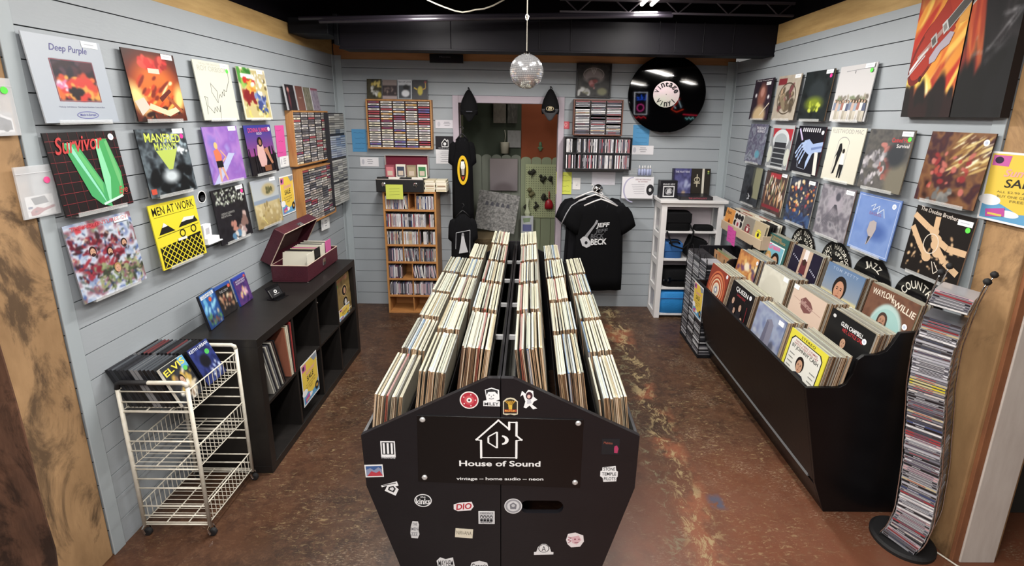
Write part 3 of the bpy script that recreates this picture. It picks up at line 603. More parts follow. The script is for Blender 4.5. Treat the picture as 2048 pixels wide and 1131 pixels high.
wall_lp('L', YL[3], ZL[2], s, 'sandy beach record sleeve under a grey sky, bottom row beside the sale flyer', 'w')
# --- right wall, top row
s = lp('2a1c28', '1c1418'); s.noise(['181420', '3a2838', '241c2c'], 5, 30, .9); s.ell(.5, .42, .22, .3, '9a5c4c', .6); s.ell(.5, .32, .1, .12, 'd09080', .5); s.ell(.5, .9, .34, .25, 'd8b888', .5); s.ell(.18, .4, .05, .05, 'f0f0f4', .8); s.ell(.85, .45, .05, .05, 'f0f0f4', .8); s.T('Peter Frampton', .5, .04, .8, .05, 'd8d8dc'); s.L([(.55, .9), (.95, .6)], .03, 'e8d8c0')
wall_lp('R', YR[0], ZR[0], s, 'dark record sleeve with a long-haired singer in cream and two stage lights', 'w', (.75, .12))
s = lp('b8ac9c', '6c5a48'); s.noise(['bcb2a4', 'a89c88', 'c8c0b4'], 4, 31, .6); s.rect(.04, .06, .4, .2, '8c2c34'); s.blobs(60, ['6a5c48', '54483a', '8c7c60', 'b89878', '7c4448'], (.25, .3, .8, .75), .04, .1, 32); s.ring(.52, .52, .4, .36, .03, '5a4c3c')
wall_lp('R', YR[1], ZR[0], s, 'beige record sleeve with a round grey-brown fisheye group picture and red corner', 'w')
s = lp('141a1c', '8a6c4c'); s.noise(['0e1214', '20282a', '141a1c'], 6, 33, .9); s.ell(.52, .42, .3, .26, '2a3236', .5); s.ell(.5, .66, .28, .13, '7a8c1c', .9); s.blobs(20, ['9cac20', '5a6814', 'c0cc3c'], (.3, .62, .74, .82), .02, .05, 34)
wall_lp('R', YR[2], ZR[0], s, 'near-black record sleeve with a dim figure and a yellow-green glow', 'wp')
s = lp('c4c4c6', 'c8c8ca'); s.grad('c8c6c8', 'd0cece', 90); s.blobs(50, ['8a8478', '6c6458', 'a09888', '7c8868'], (.05, .56, .95, .7), .02, .05, 35); s.L([(.2, .1), (.75, .08)], .008, '70747c'); s.L([(.46, .1), (.46, .15)], .02, '606064')
for k in range(12): s.fig(.07+.078*k, .6+.01*(k % 3), .38, 'c8a890', ['7c88a0', 'c8a898', '9aa8b8', 'a86c60', 'e0dcd8', '58607c'][k % 6], '6a5040', ['d0ccc8', 'b0a898', 'c8c0b0'][k % 3])
wall_lp('R', YR[3], ZR[0], s, 'pale grey record sleeve with a long row of people standing at the bottom', 'wg')
# --- right wall, middle row
s = lp('5c6478', '3c4048'); s.noise(['3a4254', '7c8498', '5a5470', '98a0b0', '2c3040'], 5, 40, .95); s.ell(.66, .76, .12, .1, '58a0b8', .4); s.T('TRUE FACE', .62, .1, .5, .07, 'e0e0e8', 0, .01); s.T('ISLANDS', .65, .18, .4, .06, 'e0e0e8', 0, .01)
wall_lp('R', YR[0], ZR[1], s, 'murky blue-grey record sleeve with white title, far end of the middle row', None)
s = lp('b4b8bc', '8c3040'); s.R(.04, .08, .96, .97, '8c9094'); s.P([(.08, .08), (.44, .08), (.12, .3)], 'c02c38'); s.P([(.6, .08), (.96, .08), (.94, .36)], 'c02c38'); s.E(.5, .34, .36, .24, 'd0d6da'); s.E(.5, .36, .28, .17, 'a8b2b8'); s.R(.24, .4, .78, .95, '2c2e34')
for k in range(4): s.R(.24, .52+.12*k, .78, .545+.12*k, '9aa0a4')
s.E(.1, .7, .1, .2, 'c8ccc0'); s.E(.9, .72, .1, .2, 'c8ccc0')
wall_lp('R', YR[1], ZR[1], s, 'silver and red record sleeve drawn like an old jukebox front', None)
s = lp('14121e', '6c2c34'); s.L([(.06, .06), (.24, .3)], .05, 'c8b8e4'); s.P([(.34, .30), (.50, .27), (.66, .36), (1, .30), (1, .50), (.74, .54), (.62, .60), (.40, .52), (.28, .42)], '9cb4e4'); s.P([(.62, .44), (1, .38), (1, .42), (.64, .49)], '6c84bc'); s.P([(.60, .56), (.70, .56), (.60, .80), (.54, .90), (.53, .74)], 'a8c0ec'); s.P([(.78, .52), (.90, .52), (.98, .98), (.86, .98)], 'e0dcd4')
for q in ([(.42, .33), (.24, .38), (.14, .50), (.07, .60)], [(.40, .38), (.26, .46), (.18, .58), (.12, .68)], [(.42, .44), (.32, .52), (.26, .64), (.20, .74)], [(.46, .48), (.40, .58), (.34, .70), (.30, .80)]): s.L(q, .042, 'a8c0ec'); s.E(q[1][0], q[1][1], .026, .024, '7c94cc', 10); s.E(q[2][0], q[2][1], .022, .020, '7c94cc', 10)
for q in ([(.20, .62), (.24, .88)], [(.30, .72), (.27, .88)], [(.54, .90), (.27, .88)]): s.L(q, .006, 'c8d4f0')
for k in range(9): s.R(.2+.075*k, .04, .235+.075*k, .12, 'e4e4ec')
wall_lp('R', YR[2], ZR[1], s, 'black record sleeve with a pale blue mechanical hand and row of white bars', 'c', (.93, .12))
s = lp('dcd8c8', 'c8c2ac', 20); s.grad('e0dccc', 'd4d0be', 60); s.T('FLEETWOOD MAC', .5, .07, .88, .075, '74787c', 0, -.01); s.ring(.46, .3, .17, .13, .012, '8c9094', 24, 180, 360); s.L([(.3, .3), (.28, .88)], .012, 'b0b4b8'); s.L([(.62, .3), (.6, .88)], .012, 'b0b4b8')
s.P([(.36, .3), (.42, .29), (.47, .42), (.44, .52), (.4, .68), (.36, .86), (.3, .88), (.34, .7), (.34, .5), (.28, .6), (.34, .42)], '16161a'); s.P([(.48, .46), (.56, .46), (.6, .7), (.46, .7)], 'e8e6e0'); s.P([(.47, .68), (.6, .68), (.58, .93), (.54, .93), (.53, .76), (.51, .93), (.47, .93)], '16161a'); s.E(.52, .43, .035, .045, '2a2420')
wall_lp('R', YR[3], ZR[1], s, 'cream record sleeve with two thin black figures inside a faint arch', None)
s = lp('4c4c4e', '7a6a54'); s.noise(['3a3c40', '686460', '50504e', '7c746c'], 6, 41, .9); s.blobs(50, ['a8a4a8', '8c8890', 'c4bec4', '5a585c'], (.02, .35, .5, .9), .02, .06, 42); s.blobs(24, ['c07870', 'a85c54', '8c4440'], (.4, .25, .75, .8), .02, .06, 43); s.ell(.85, .8, .25, .3, '7a7464', .5); s.ell(.72, .4, .2, .2, '3a3e44', .6); s.T('Canned Heat', .76, .16, .4, .075, 'd8383c', 2, .015); s.T('Survival', .82, .25, .26, .06, 'e8e4e4', 2, .01)
wall_lp('R', YR[4], ZR[1], s, 'grey rocky record sleeve with people, red and white lettering and green dot', 'wg', (.86, .06))
s = lp('4a2c20', '38241c'); s.noise(['2c1814', '6a3c28', '8c5c34', '40202c', '5a2c24'], 5, 44, .95); s.blobs(50, ['c8a45c', 'e0c880', 'a87c3c', 'f0e8c0'], (.5, .05, 1, .5), .01, .06, 45, 2.6, -35); s.blobs(30, ['b8483c', '9c2c30', 'c8685c'], (.1, .3, .8, .8), .02, .05, 46); s.blobs(12, ['8a8884', '6c6c6c'], (.2, .8, .6, 1), .03, .07, 47)
wall_lp('R', YR[5], ZR[1], s, 'brown and gold blurred swirl record sleeve next to the summer sale poster', 'c', (.9, .12))
# --- right wall, bottom row
s = lp('2a2c32', '202226'); s.noise(['20242a', '3a4048', '181a20'], 5, 50, .9); s.rect(.62, 0, .98, .8, '8c8c6c'); s.rect(.5, 0, .62, .7, '484c44'); s.ell(.5, .7, .16, .2, '101218', .4); s.blobs(8, ['d0d4dc'], (.36, .72, .5, .86), .01, .03, 51)
wall_lp('R', YR[0], ZR[2], s, 'dark record sleeve with tall olive doorway band, far end of the bottom row', None)
s = lp('3c2c2c', 'd8d0b8'); s.noise(['241c20', '5a4038', '3c2c2c'], 6, 52, .9); s.rect(.2, .04, .7, .16, 'b82c34'); s.blobs(60, ['c8905c', 'd8a878', 'a86c4c', '70784c', 'e8dccc'], (.1, .15, .95, .75), .02, .06, 53, 2, 90); s.rect(.05, .82, .9, .9, '8c2430')
wall_lp('R', YR[1], ZR[2], s, 'crowded dark record sleeve with red banner over tan raised hands', 'w')
s = lp('2c3040', 'c8c4bc'); s.noise(['1c2030', '40485c', '2c2838', '5a5060'], 6, 54, .95); s.blobs(50, ['d8904c', 'e8b45c', 'b84c3c', '8c3c58', 'e8d0a0'], (.1, .05, .95, .75), .01, .05, 55); s.blobs(30, ['3c5888', '2c4070'], (.02, .7, .98, 1), .03, .08, 56); s.blobs(10, ['e8dcc4'], (.2, .1, .4, .25), .02, .05, 57)
wall_lp('R', YR[2], ZR[2], s, 'colourful night-scene record sleeve with orange and yellow figures on blue', 'w', (.8, .06))
s = lp('807c88', '7c5c50'); s.noise(['5c5c68', 'a8a4ac', '6c6874', '8c8890'], 6, 58, .9); s.ell(.5, .35, .22, .2, 'a8a0ac', .7); s.ell(.55, .2, .07, .08, '50505c', .4)
for k in range(12): s.L([(.5+.005*k, .35), (.2+.055*k, .78)], .006, '4c4c58')
wall_lp('R', YR[3], ZR[2], s, 'silvery lilac engraved-looking record sleeve with rays fanning down', 'w', (.86, .07))
s = lp('6a8cd0', '4a68b0'); s.grad('6888d0', '7494d4', 90); s.noise(['5c80cc', '7c9cdc', '6888d0'], 3, 59, .5); s.ell(.62, .6, .2, .14, '4868b4', .9)
for a, b, c, d in [(.03, .03, .97, .04), (.03, .96, .97, .97), (.03, .03, .04, .97), (.96, .03, .97, .97)]: s.R(a, b, c, d, 'c0d0f0')
s.P([(.42, .46), (.5, .42), (.58, .44), (.6, .56), (.56, .68), (.48, .84), (.44, .86), (.46, .7), (.4, .62)], 'b4a8a8'); s.P([(.46, .7), (.52, .7), (.46, .86)], '3a3c48'); s.L([(.36, .2), (.46, .14), (.42, .26), (.56, .16), (.54, .3), (.66, .2), (.72, .34)], .014, 'd0dcf0'); s.T('EAGLES', .5, .31, .28, .05, '9c6ca0')
wall_lp('R', YR[4], ZR[2], s, 'sky blue record sleeve with a white border and a pale carved shape', 'c', (.87, .12))
s = lp('1a1412', '8c6c58'); s.blobs(40, ['e0b888', 'c89c70'], (.05, .35, .9, .95), .01, .03, 60)
for q in ([(.0, .14), (.3, .28), (.42, .32)], [(.02, .32), (.24, .56), (.4, .7)], [(.42, .1), (.44, .4), (.56, .6)], [(1, .5), (.7, .5), (.5, .42)], [(.96, .8), (.72, .7), (.5, .5)]):
    s.L(q, .09, 'ddb488'); s.E(q[-1][0], q[-1][1], .08, .07, 'ddb488')
s.ring(.42, .5, .13, .15, .012, 'e8dccc'); s.L([(.52, .74), (.6, .9), (.66, .84), (.56, .74)], .012, 'e8dccc'); s.T('The Doobie Brothers', .42, .05, .68, .06, 'e8dcd0', -4, .005)
wall_lp('R', YR[5], ZR[2], s, 'black record sleeve with tan arms reaching together, over the wire disc rack', 'wg', (.86, .1))
# --- diptych canvas of a burning guitar
def canvas(y, w, z0, z1, left, label):
    h = z1-z0; s = Sheet(w, h, 0.038, '201014', '15090b', 80)
    s.grad('1a0e12', '0c0c10', 90)
    if left:
        s.noise(['c8301c', 'e0401c', 'e8842c', 'b81c18', 'f0b850'], 3, 70, .95); s.blobs(60, ['ffc84c', 'f49428', 'e8601c', 'd02c18'], (0, .3, 1, .88), .04, .14, 71, 2.4, -35); s.ell(.0, .0, .5, .2, '30181c', 1); s.blobs(12, ['f8d04c', 'fff0a0'], (0, .74, .4, .86), .03, .08, 72, 2, 20); s.blobs(34, ['180a0c', '260c0c', '100808'], (0, .86, 1, 1), .06, .13, 73)
        s.E(.30, .58, .34, .155, '7c1810', 30, -.5); s.E(.66, .36, .30, .13, '8c1c12', 30, -.5); s.E(.30, .58, .29, .125, 'b82a18', 30, -.5); s.E(.66, .36, .24, .10, 'c03018', 30, -.5); s.P([(.2, .47), (.58, .27), (.8, .46), (.42, .68)], 'b42a18'); s.P([(.78, .34), (1, .24), (1, .42), (.86, .44)], 'e8a03c')
        s.L([(.02, .70), (.2, .61), (.34, .56)], .022, 'e8e8ec'); s.L([(.0, .73), (.30, .60)], .012, 'c8c8cc'); [s.L([(.14+.01*k, .61+.006*k), (.98, .28+.006*k)], .003, 'd8d0c8') for k in range(5)]
        s.P([(.60, .41), (1, .245), (1, .325), (.66, .47)], '54504e'); s.L([(.60, .41), (1, .245)], .006, 'c8c0bc'); s.L([(.66, .47), (1, .325)], .006, 'c8c0bc')
        s.P([(.36, .50), (.45, .465), (.51, .53), (.42, .565)], 'b8b8b8'); s.P([(.38, .51), (.44, .485), (.48, .525), (.42, .55)], '5c5854'); s.P([(.54, .425), (.62, .395), (.68, .455), (.60, .49)], 'd0d0d0'); s.P([(.56, .435), (.61, .415), (.65, .45), (.60, .475)], '8c8884')
        s.P([(.50, .56), (.72, .475), (.80, .485), (.74, .55), (.60, .585), (.52, .645), (.42, .66), (.40, .62)], 'b4a8b8'); s.E(.28, .75, .03, .02, '3c1410', 10)
    else:
        s.noise(['0c0c10', '18161a', '2c282c', '0a0a0e'], 3, 74, .9); s.blobs(30, ['c83c20', 'e8702c', 'a82818'], (0, .1, .35, .8), .05, .14, 75, 1.8, 70, .6); s.blobs(16, ['f07828', 'd84020', 'f0b060'], (.5, 0, .9, .2), .04, .1, 76, 2, -40, .8); s.blobs(20, ['a8a8ac', '808084'], (.2, .4, .9, .7), .01, .05, 77, 4, -15, .5); s.blobs(26, ['060608', '0c0c10'], (.1, .72, 1, 1), .08, .2, 78)
        s.P([(0, .24), (.8, .0), (.9, .0), (0, .34)], '6c6866'); s.L([(0, .24), (.78, .0)], .012, 'c8c0bc'); s.L([(0, .345), (.93, .0)], .012, 'c8c0bc')
    o = hang(s, 'canvas_print', label, 'painting', 'R', y, (z0+z1)/2, 0.004, 0, 'two-panel guitar canvas', PAPER); return o
canvas(2.298, 0.282, 1.92, 2.62, True, 'left panel of the flaming red guitar canvas, showing the guitar body')
canvas(2.035, 0.230, 1.92, 2.62, False, 'right panel of the guitar canvas, showing the neck fading into dark smoke')
# --- flyers and papers
def summer(w, h, side, a, z, label, off=0.004, roll=0.0, rotz=None, loc=None):
    s = Sheet(w, h, 0.001, 'f2f2f4'); s.R(.03, .03, .97, .97, '5ca8dc'); s.P([(.03, .03), (.97, .03), (.97, .66), (.8, .8), (.55, .84), (.3, .74), (.03, .66)], 'f4cc38'); s.E(.12, .70, .16, .08, 'f8f8fa'); s.E(.42, .86, .14, .05, 'f8f8fa')
    s.P([(.05, .05), (.3, .05), (.28, .2), (.05, .2)], 'd85cae'); s.E(.14, .12, .06, .05, '30203c'); s.P([(.62, .03), (.97, .03), (.97, .14), (.8, .18)], '8c98a8'); s.T('Summer', .54, .27, .6, .11, 'f4a8a4', 4, .02, .3); s.T('SALE', .5, .42, .44, .12, '28241c', 4, .012, .15)
    for k, t in enumerate(('ALL $2.99 ALBUMS', 'BUY ONE GET ONE', 'FREE!')): s.T(t, .5, .55+.06*k, (.6, .56, .2)[k], .035, '8a7a38', 3)
    s.P([(.1, .84), (.36, .78), (.38, .9), (.12, .95)], 'd048a8'); s.R(.14, .88, .34, .91, 'e8c848'); s.E(.85, .82, .12, .1, '1c1c20'); s.E(.85, .82, .05, .04, 'e8a838')
    if side: return hang(s, 'sale_flyer', label, 'flyer', side, a, z, off, 0, None, PAPER, roll)
    return tag(link('sale_flyer', s.mesh('sale_flyer', PAPER), None, loc, (0, 0, rotz)), label, 'flyer')
summer(0.20, 0.285, 'L', 3.545, 1.297, 'small yellow and blue sale flyer taped beside the beach record sleeve')
def note(w, h, col, side, a, z, label, name='paper_note', lines=5, ink='3c4a8c', off=0.002, roll=0.0, cat='paper', extra=None, lw=.7):
    s = Sheet(w, h, 0.0008, col); R = random.Random(int(a*100)+7)
    for k in range(lines):
        v = .16+.7*k/max(1, lines-1) if lines > 1 else .5; L0 = R.uniform(.1, .25); n = R.randint(4, 8); q = [(L0+(lw*i/n), v+R.uniform(-.02, .02)) for i in range(n+1)]; s.L(q, .012, ink)
    if extra: extra(s)
    return hang(s, name, label, cat, side, a, z, off, 0, None, PAPER, roll)
note(0.125, 0.22, 'ec4aa8', 'L', 3.528, 1.690, 'tall pink paper note on the left wall beside the blue-lit record sleeve', lines=3, ink='a83070', lw=.5)
def card_art(s):
    s.E(.16, .5, .07, .3, 'c8c8d4'); s.R(.4, .22, .66, .3, '9a9aa4'); s.R(.38, .42, .7, .5, '9a9aa4'); s.R(.42, .64, .66, .72, '9a9aa4')
note(0.125, 0.075, 'eceef0', 'L', 3.552, 1.542, 'white payment card sign just below the pink note on the left wall', lines=0, extra=card_art, name='info_card', cat='sign')
note(0.17, 0.10, 'eef0f2', 'L', 4.09, 0.955, 'small white card sign hanging under the lower wooden tape rack', lines=0, extra=card_art, name='info_card', cat='sign', off=0.03, roll=0.05)
s = Sheet(0.056, 0.056, 0.0008, 'f0f0f0'); me = MB().lathe([(0.034, 0), (0.034, 0.001)], 26, (0, 0, 0), 'f0f2f2', axis='y').lathe([(0.030, 0), (0.030, 0.0012)], 26, (0, 0, 0), '26282c', axis='y').lathe([(0.027, 0), (0.027, 0.0014)], 26, (0, 0, 0), 'e8eaea', axis='y')
s2 = Sheet(0.06, 0.06, 0.0, 'f0f0f0'); me.M = Matrix.Translation((-0.03, -0.0020, -0.03)); s2.R(.18, .56, .82, .60, '26282c'); s2.P([(.18, .6), (.82, .6), (.7, .85), (.5, .93), (.3, .85)], '26282c'); s2.T('LOCO!', .5, .45, .5, .18, '26282c', 0, .01); me.add(s2.mb.v, s2.mb.f, s2.mb.c)
tag(me.build('round_sticker', PAPER, None, (-A_W+0.002, 2.621, 1.436), (0, 0, ROTL)), 'round black and white sticker between the yellow and the blossom sleeves', 'sticker')
m = MB(); m.box(-.05, .05, -.045, -.004, -.045, -.02, 'f0f0f2'); m.box(-.05, .012, -.03, -.004, -.02, .055, 'eaeaee'); m.box(-.06, .06, -.055, 0, -.052, -.046, 'd0d4d8'); m.flat([(-.035, .0), (-.005, .0), (-.005, .035), (-.035, .035)], -.0305, 'b4b4bc')
tag(m.build('accessory_box', PAPER, None, (-A_W+0.001, 2.605, 1.235), (0, 0, ROTL), bevel=.001), 'small white boxes on a ledge right of the yellow record sleeve', 'box')

# ================================================================ small media: cassettes, discs, records
RND = random.Random(11)
def cassette_meshes():
    out = []
    pal = ['e4e0dc', 'd8d4d0', 'c8c8d4', 'e8e0d0', '5a5a64', '8c8c98', 'a8a4a0', 'c4b8b0', 'b05058', '6a6aa8', 'd0a060', '3a3a44', '9c3c44', 'd8d8e4', '7a5a9c', 'e0d8c0']
    for i, c in enumerate(pal):
        m = MB(); m.box(-.0545, .0545, 0, .066, 0, .0165, '24242a'); m.box(-.051, .051, -.0006, 0, .002, .0145, c)
        R = random.Random(i); m.box(-.045+R.uniform(0, .02), R.uniform(.0, .04), -.0009, -.0006, .0055, .0105, R.choice(['3a3a48', '8c3c44', '4a5a8c', '504840', 'f0e8e0']))
        out.append(m.mesh('cassette', JEWEL))
    return out
CASS = cassette_meshes()
def disc_meshes():
    out = []
    pal = ['e8e6e6', 'f0eef0', 'd8d0cc', '2a2a30', '1c1c22', '50505c', 'a83c44', 'e0dcd0', '3c4a78', 'd0a8ac', '7c7c88', 'c8b890', 'e8e8ee', '8c3038', '3a3438', 'b8b8c4', 'd8c840', '5c4048', 'd4d4dc', '4a6aa0']
    for i, c in enumerate(pal):
        R = random.Random(i+50); m = MB(); m.box(-.0625, .0625, 0, .142, 0, .0100, 'a4a4aa' if i % 2 else '5c5c62'); m.box(-.0600, .0600, -.0004, 0, .0016, .0084, c)
        m.box(-.05+R.uniform(0, .02), R.uniform(-.01, .05), -.0006, -.0004, .0034, .0066, R.choice(['30303a', 'c8c8cc', 'a84048', '505870']) if c not in ('1c1c22', '2a2a30') else 'c0c0c8')
        out.append(m.mesh('disc_case', JEWEL))
    return out
DISC = disc_meshes()
def put(me, name, loc, R3, label, cat, group):
    o = link(name, me); o.matrix_world = Matrix.Translation(loc) @ R3.to_4x4(); return tag(o, label, cat, group)
RZL = Matrix.Rotation(ROTL, 3, 'Z'); RZR = Matrix.Rotation(ROTR, 3, 'Z'); RZ0 = Matrix.Identity(3)
STAND = Matrix.Rotation(PI/2, 3, 'Y')       # a flat disc stood upright, spine vertical

def rack(name, w, h, d, nc, th, mats, back=True):
    """open box rack facing -y, lower left front at the origin"""
    m = MB(); m.box(0, th, 0, d, 0, h); m.box(w-th, w, 0, d, 0, h); m.box(th, w-th, 0, d, h-th, h); m.box(th, w-th, 0, d, 0, th)
    return m.mesh(name, mats)
def rack_thing(name, label, cat, w, h, d, nc, th, m_, loc, rz, div=0.004, backm=None, group=None):
    o = link(name, rack(name, w, h, d, nc, th, m_), None, loc, (0, 0, rz), 0.0015); tag(o, label, cat, group)
    MB().box(th, w-th, d-.006, d-.001, th, h-th).build('back_panel', backm or m_, o)
    cw = (w-2*th)/nc
    for k in range(1, nc): MB().box(th+cw*k-div/2, th+cw*k+div/2, .006, d-.007, th, h-th).build('divider', backm or m_, o)
    return o
def fill_flat(R3, org, w, h, th, nc, nr, meshes, name, label, cat, group, pal=None, skip=0.0, iw=.109, iy=.004, bias=None):
    cw = (w-2*th)/nc; ch = (h-2*th)/nr; R = random.Random(int(w*1000)+nc+nr)
    for c in range(nc):
        for r in range(nr):
            if R.random() < skip: continue
            k = R.choice(pal) if pal else R.randrange(len(meshes))
            p = Vector((th+cw*(c+.5)+R.uniform(-.0006, .0006), iy+R.uniform(0, .003), th+ch*r+.0008))
            put(meshes[k], name, Vector(org)+R3 @ p, R3, label, cat, group)
# upper and lower oak tape racks on the left wall (face +x), x front = -1.738
def left_rack(y0, y1, z0, z1, xf, label, item_label, grp, nr, pal):
    w = y1-y0; h = z1-z0; d = xf+A_W-.001; th = .012
    rack_thing('tape_rack', label, 'tape rack', w, h, d, 5, th, OAK, (xf, y0, z0), ROTL, backm=mat('rack_back', '2a241f', rough=.8), group='wooden tape racks on the left wall')
    fill_flat(RZL, (xf, y0, z0), w, h, th, 5, nr, CASS5, 'cassette_tape', item_label, 'cassette', grp, pal)
# narrower cassettes so that five columns fit, shallow enough for the rack
def scaled(meshes, sx, sy, sz=1):
    out = []
    for me in meshes:
        q = me.copy(); q.transform(Matrix.Diagonal((sx, sy, sz, 1))); out.append(q)
    return out
CASS5 = scaled(CASS, 1.02, 0.68); CASSB = scaled(CASS, .99, .8)
DULL = [0, 1, 4, 5, 6, 6, 7, 7, 11, 4, 12, 0, 15, 1, 4, 6, 8]
left_rack(3.627, 4.262, 1.495, 1.905, -1.738, 'upper oak rack full of cassette tapes on the left wall', 'cassette tape lying in the upper oak rack on the left wall', 'cassettes in the upper oak rack', 21, DULL)
left_rack(3.655, 4.240, 1.030, 1.472, -1.722, 'lower oak rack full of cassette tapes on the left wall, above the open case', 'cassette tape lying in the lower oak rack on the left wall', 'cassettes in the lower oak rack', 22, DULL)
# grey plastic tape towers in the corner
m = MB(); m.box(0, .33, 0, .088, 0, .80, '222228')
o = m.build('tape_tower', PAINTD, None, (-1.705, 4.185, 1.09), (0, 0, ROTL), bevel=.002); tag(o, 'dark plastic tape rack in the far left corner, behind the oak racks', 'tape rack')
m = MB(); R = random.Random(4)
for c in range(3):
    for r in range(42):
        if r % 11 == 10: continue
        col = R.choice(['a0a09c', 'b4b4b0', '80807c', 'b8b8b4', '5c5c60', '94948f'] if not 20 < r < 33 else ['8490a8', '949cb0', 'a8b0bc', '687490', 'b4b8c0'])
        m.box(.006+c*.108, .106+c*.108, -.008, 0, .006+r*.0188, .021+r*.0188, col); 
o = m.build('cassette_tapes', JEWEL, None, (-1.705, 4.185, 1.09), (0, 0, ROTL)); tag(o, 'three columns of grey and bluish cassettes in the corner tape rack', 'cassette', None, 'stuff')
# cases standing on the upper rack
def case(w, h, th, fn, N=24, base='202020', edge='e0e0e4'):
    s = Sheet(w, h, th, base, edge, N); fn(s); return s
def lean_on(s, name, label, cat, x, y, z, rz, lean=0.0, group=None, mats=None):
    me = s.mesh(name, mats); me.transform(Matrix.Translation((-s.w/2, 0, 0)))
    o = link(name, me, None, (x, y, z)); o.rotation_euler = (Matrix.Rotation(rz, 3, 'Z') @ Matrix.Rotation(-lean, 3, 'X')).to_euler(); return tag(o, label, cat, group)
def f1(s): s.noise(['14141a', '2a2028', '18161c'], 4, 1, .9); s.ell(.3, .2, .13, .1, 'c88078', .6); s.ell(.3, .6, .1, .3, '6c3038', .8)
def f2(s): s.grad('6a4038', '7c4c40'); s.T('MOBY', .5, .48, .4, .05, 'c8b0a0')
def f3(s): s.noise(['4a4a3c', '74705c', '8c8874', '3a3a30'], 6, 3, .95)
def f4(s): s.noise(['6a5c70', 'a89cac', '80748c', 'b8b0b8'], 5, 5, .95); s.rect(0, 0, 1, .08, '8c3a50')
for k, (f, yy, w, h, lb) in enumerate([(f1, 3.625, .130, .180, 'black'), (f2, 3.772, .115, .178, 'plain brown'), (f3, 3.900, .115, .176, 'olive patterned'), (f4, 4.035, .125, .174, 'pale lilac')]):
    lean_on(case(w, h, .014, f, edge='c8c8cc'), 'video_case', '%s cased video standing on top of the upper oak tape rack' % lb, 'video case', -1.752, yy+.03, 1.9065, ROTL, .12, 'cases standing on the upper oak rack')

# ================================================================ left side: cube shelf, trolley and what they carry
SX0, SX1, SY0, SY1, SH = -1.745, -1.36, 2.235, 3.615, 0.782
t = tag(empty('cube_shelf', (SX0, SY0, 0)), 'long black-brown shelf of eight open cubes standing along the left wall', 'shelf')
W_, L_ = SX1-SX0, SY1-SY0; T_ = 0.045
MB().box(0, W_, 0, L_, SH-T_, SH).build('top_panel', BLACKLAM, t, bevel=.002); MB().box(0, W_, 0, L_, 0, T_).build('base_panel', BLACKLAM, t, bevel=.002)
MB().box(0, W_, 0, T_, T_, SH-T_).build('side_panel', BLACKLAM, t, bevel=.002); MB().box(0, W_, L_-T_, L_, T_, SH-T_).build('side_panel', BLACKLAM, t, bevel=.002)
MB().box(0, .008, T_, L_-T_, T_, SH-T_).build('back_panel', BLACKLAM, t)
cw = (L_-2*T_)/4
for k in (1, 2, 3): MB().box(.01, W_-.003, T_+cw*k-.009, T_+cw*k+.009, T_, SH-T_).build('divider', BLACKLAM, t, bevel=.001)
for k in range(4): MB().box(.01, W_-.003, T_+cw*k+(.009 if k else 0), T_+cw*(k+1)-(.009 if k < 3 else 0), .385, .403).build('shelf_board', BLACKLAM, t, bevel=.001)
m = MB(); m.lathe([(0.006, 0), (0.006, .004), (0, .004)], 10, (W_+.001, T_+cw*2, .70), axis='x'); m.build('peg', CHROME, t)
# records leaning in the first upper cube
SHB = .403; cy0 = SY0+T_
shelfcols = ['a8a49c', '8c8c88', '30303a', 'c8c0b0', '6a6a70', '24242c', 'b8b4a4', '50403c', '1c1c22', '3a3a44', '8c4c3c']
for k in range(9):
    c = shelfcols[k]; s = Sheet(LPS, .300, .0075, c, c if k % 3 else 'c8c4b8')
    me = s.mesh('record_sleeve'); me.transform(Matrix.Translation((-LPS/2, 0, 0)))
    yb = cy0+.078+k*.0162; o = link('record_sleeve', me, None, (SX1-.012-LPS/2, yb, SHB+.002+.0075*math.sin(.27)))
    o.rotation_euler = (.27, 0, 0)
    tag(o, 'worn record sleeve leaning in the near upper cube of the black shelf', 'record', 'records leaning in the near upper cube')
for k, (c, hh, lb) in enumerate([('a86048', .316, 'orange-brown'), ('d0c0a0', .310, 'cream'), ('e0d8c0', .312, 'pale'), ('3a2c2c', .308, 'dark'), ('b83c3c', .316, 'red')]):
    s = Sheet(LPS, hh, .007, c, c if k != 1 else 'e8e0c8'); me = s.mesh('record_sleeve'); me.transform(Matrix.Translation((-LPS/2, 0, 0)))
    o = link('record_sleeve', me, None, (SX1-.006-LPS/2, cy0+.258+k*.0125, SHB+.002)); o.rotation_euler = (.09-.02*k, 0, 0)
    tag(o, '%s upright record sleeve beside the slanted records in the black shelf' % lb, 'record', 'upright records in the near upper cube')
# gold sleeve and yellow flyer in the last upper cube
s = lp('8a7038', '6c5428', 24, .30); s.noise(['7a6030', '9c8048', '5c4828'], 4, 80, .9); s.T('THE BEATLES', .5, .06, .6, .06, 'b04040', 0, .01); s.blobs(5, ['c89070'], (.6, .02, .9, .12), .02, .04, 81)
for v, c in ((.38, 'c8906c'), (.68, 'd8d4d0')):
    s.E(.62, v, .17, .14, 'c8a868', 20); s.E(.62, v, .15, .125, '141214', 20); s.E(.64, v+.01, .07, .08, c, 14)
s.R(.1, .86, .9, .88, 'c8a868'); s.E(.2, .16, .05, .04, '5a9a3c', 10); s.R(.1, .92, .95, .95, 'e0d8c0')
lean_on(s, 'record_sleeve', 'gold-brown record sleeve with two round portraits in the far cube of the black shelf', 'record', SX1-.03, SY0+T_+cw*3+.165, SHB+.001, ROTL, .03)
summer(.2, .085, None, 0, 0, 'yellow flyer strip lying low in front of the gold sleeve', loc=(SX1-.012, SY0+T_+cw*3+.03, SHB+.002), rotz=ROTL)
summer(.215, .275, None, 0, 0, 'yellow and blue sale flyer fixed to the front of the black cube shelf', loc=(SX1+.003, 2.625, .138), rotz=ROTL)
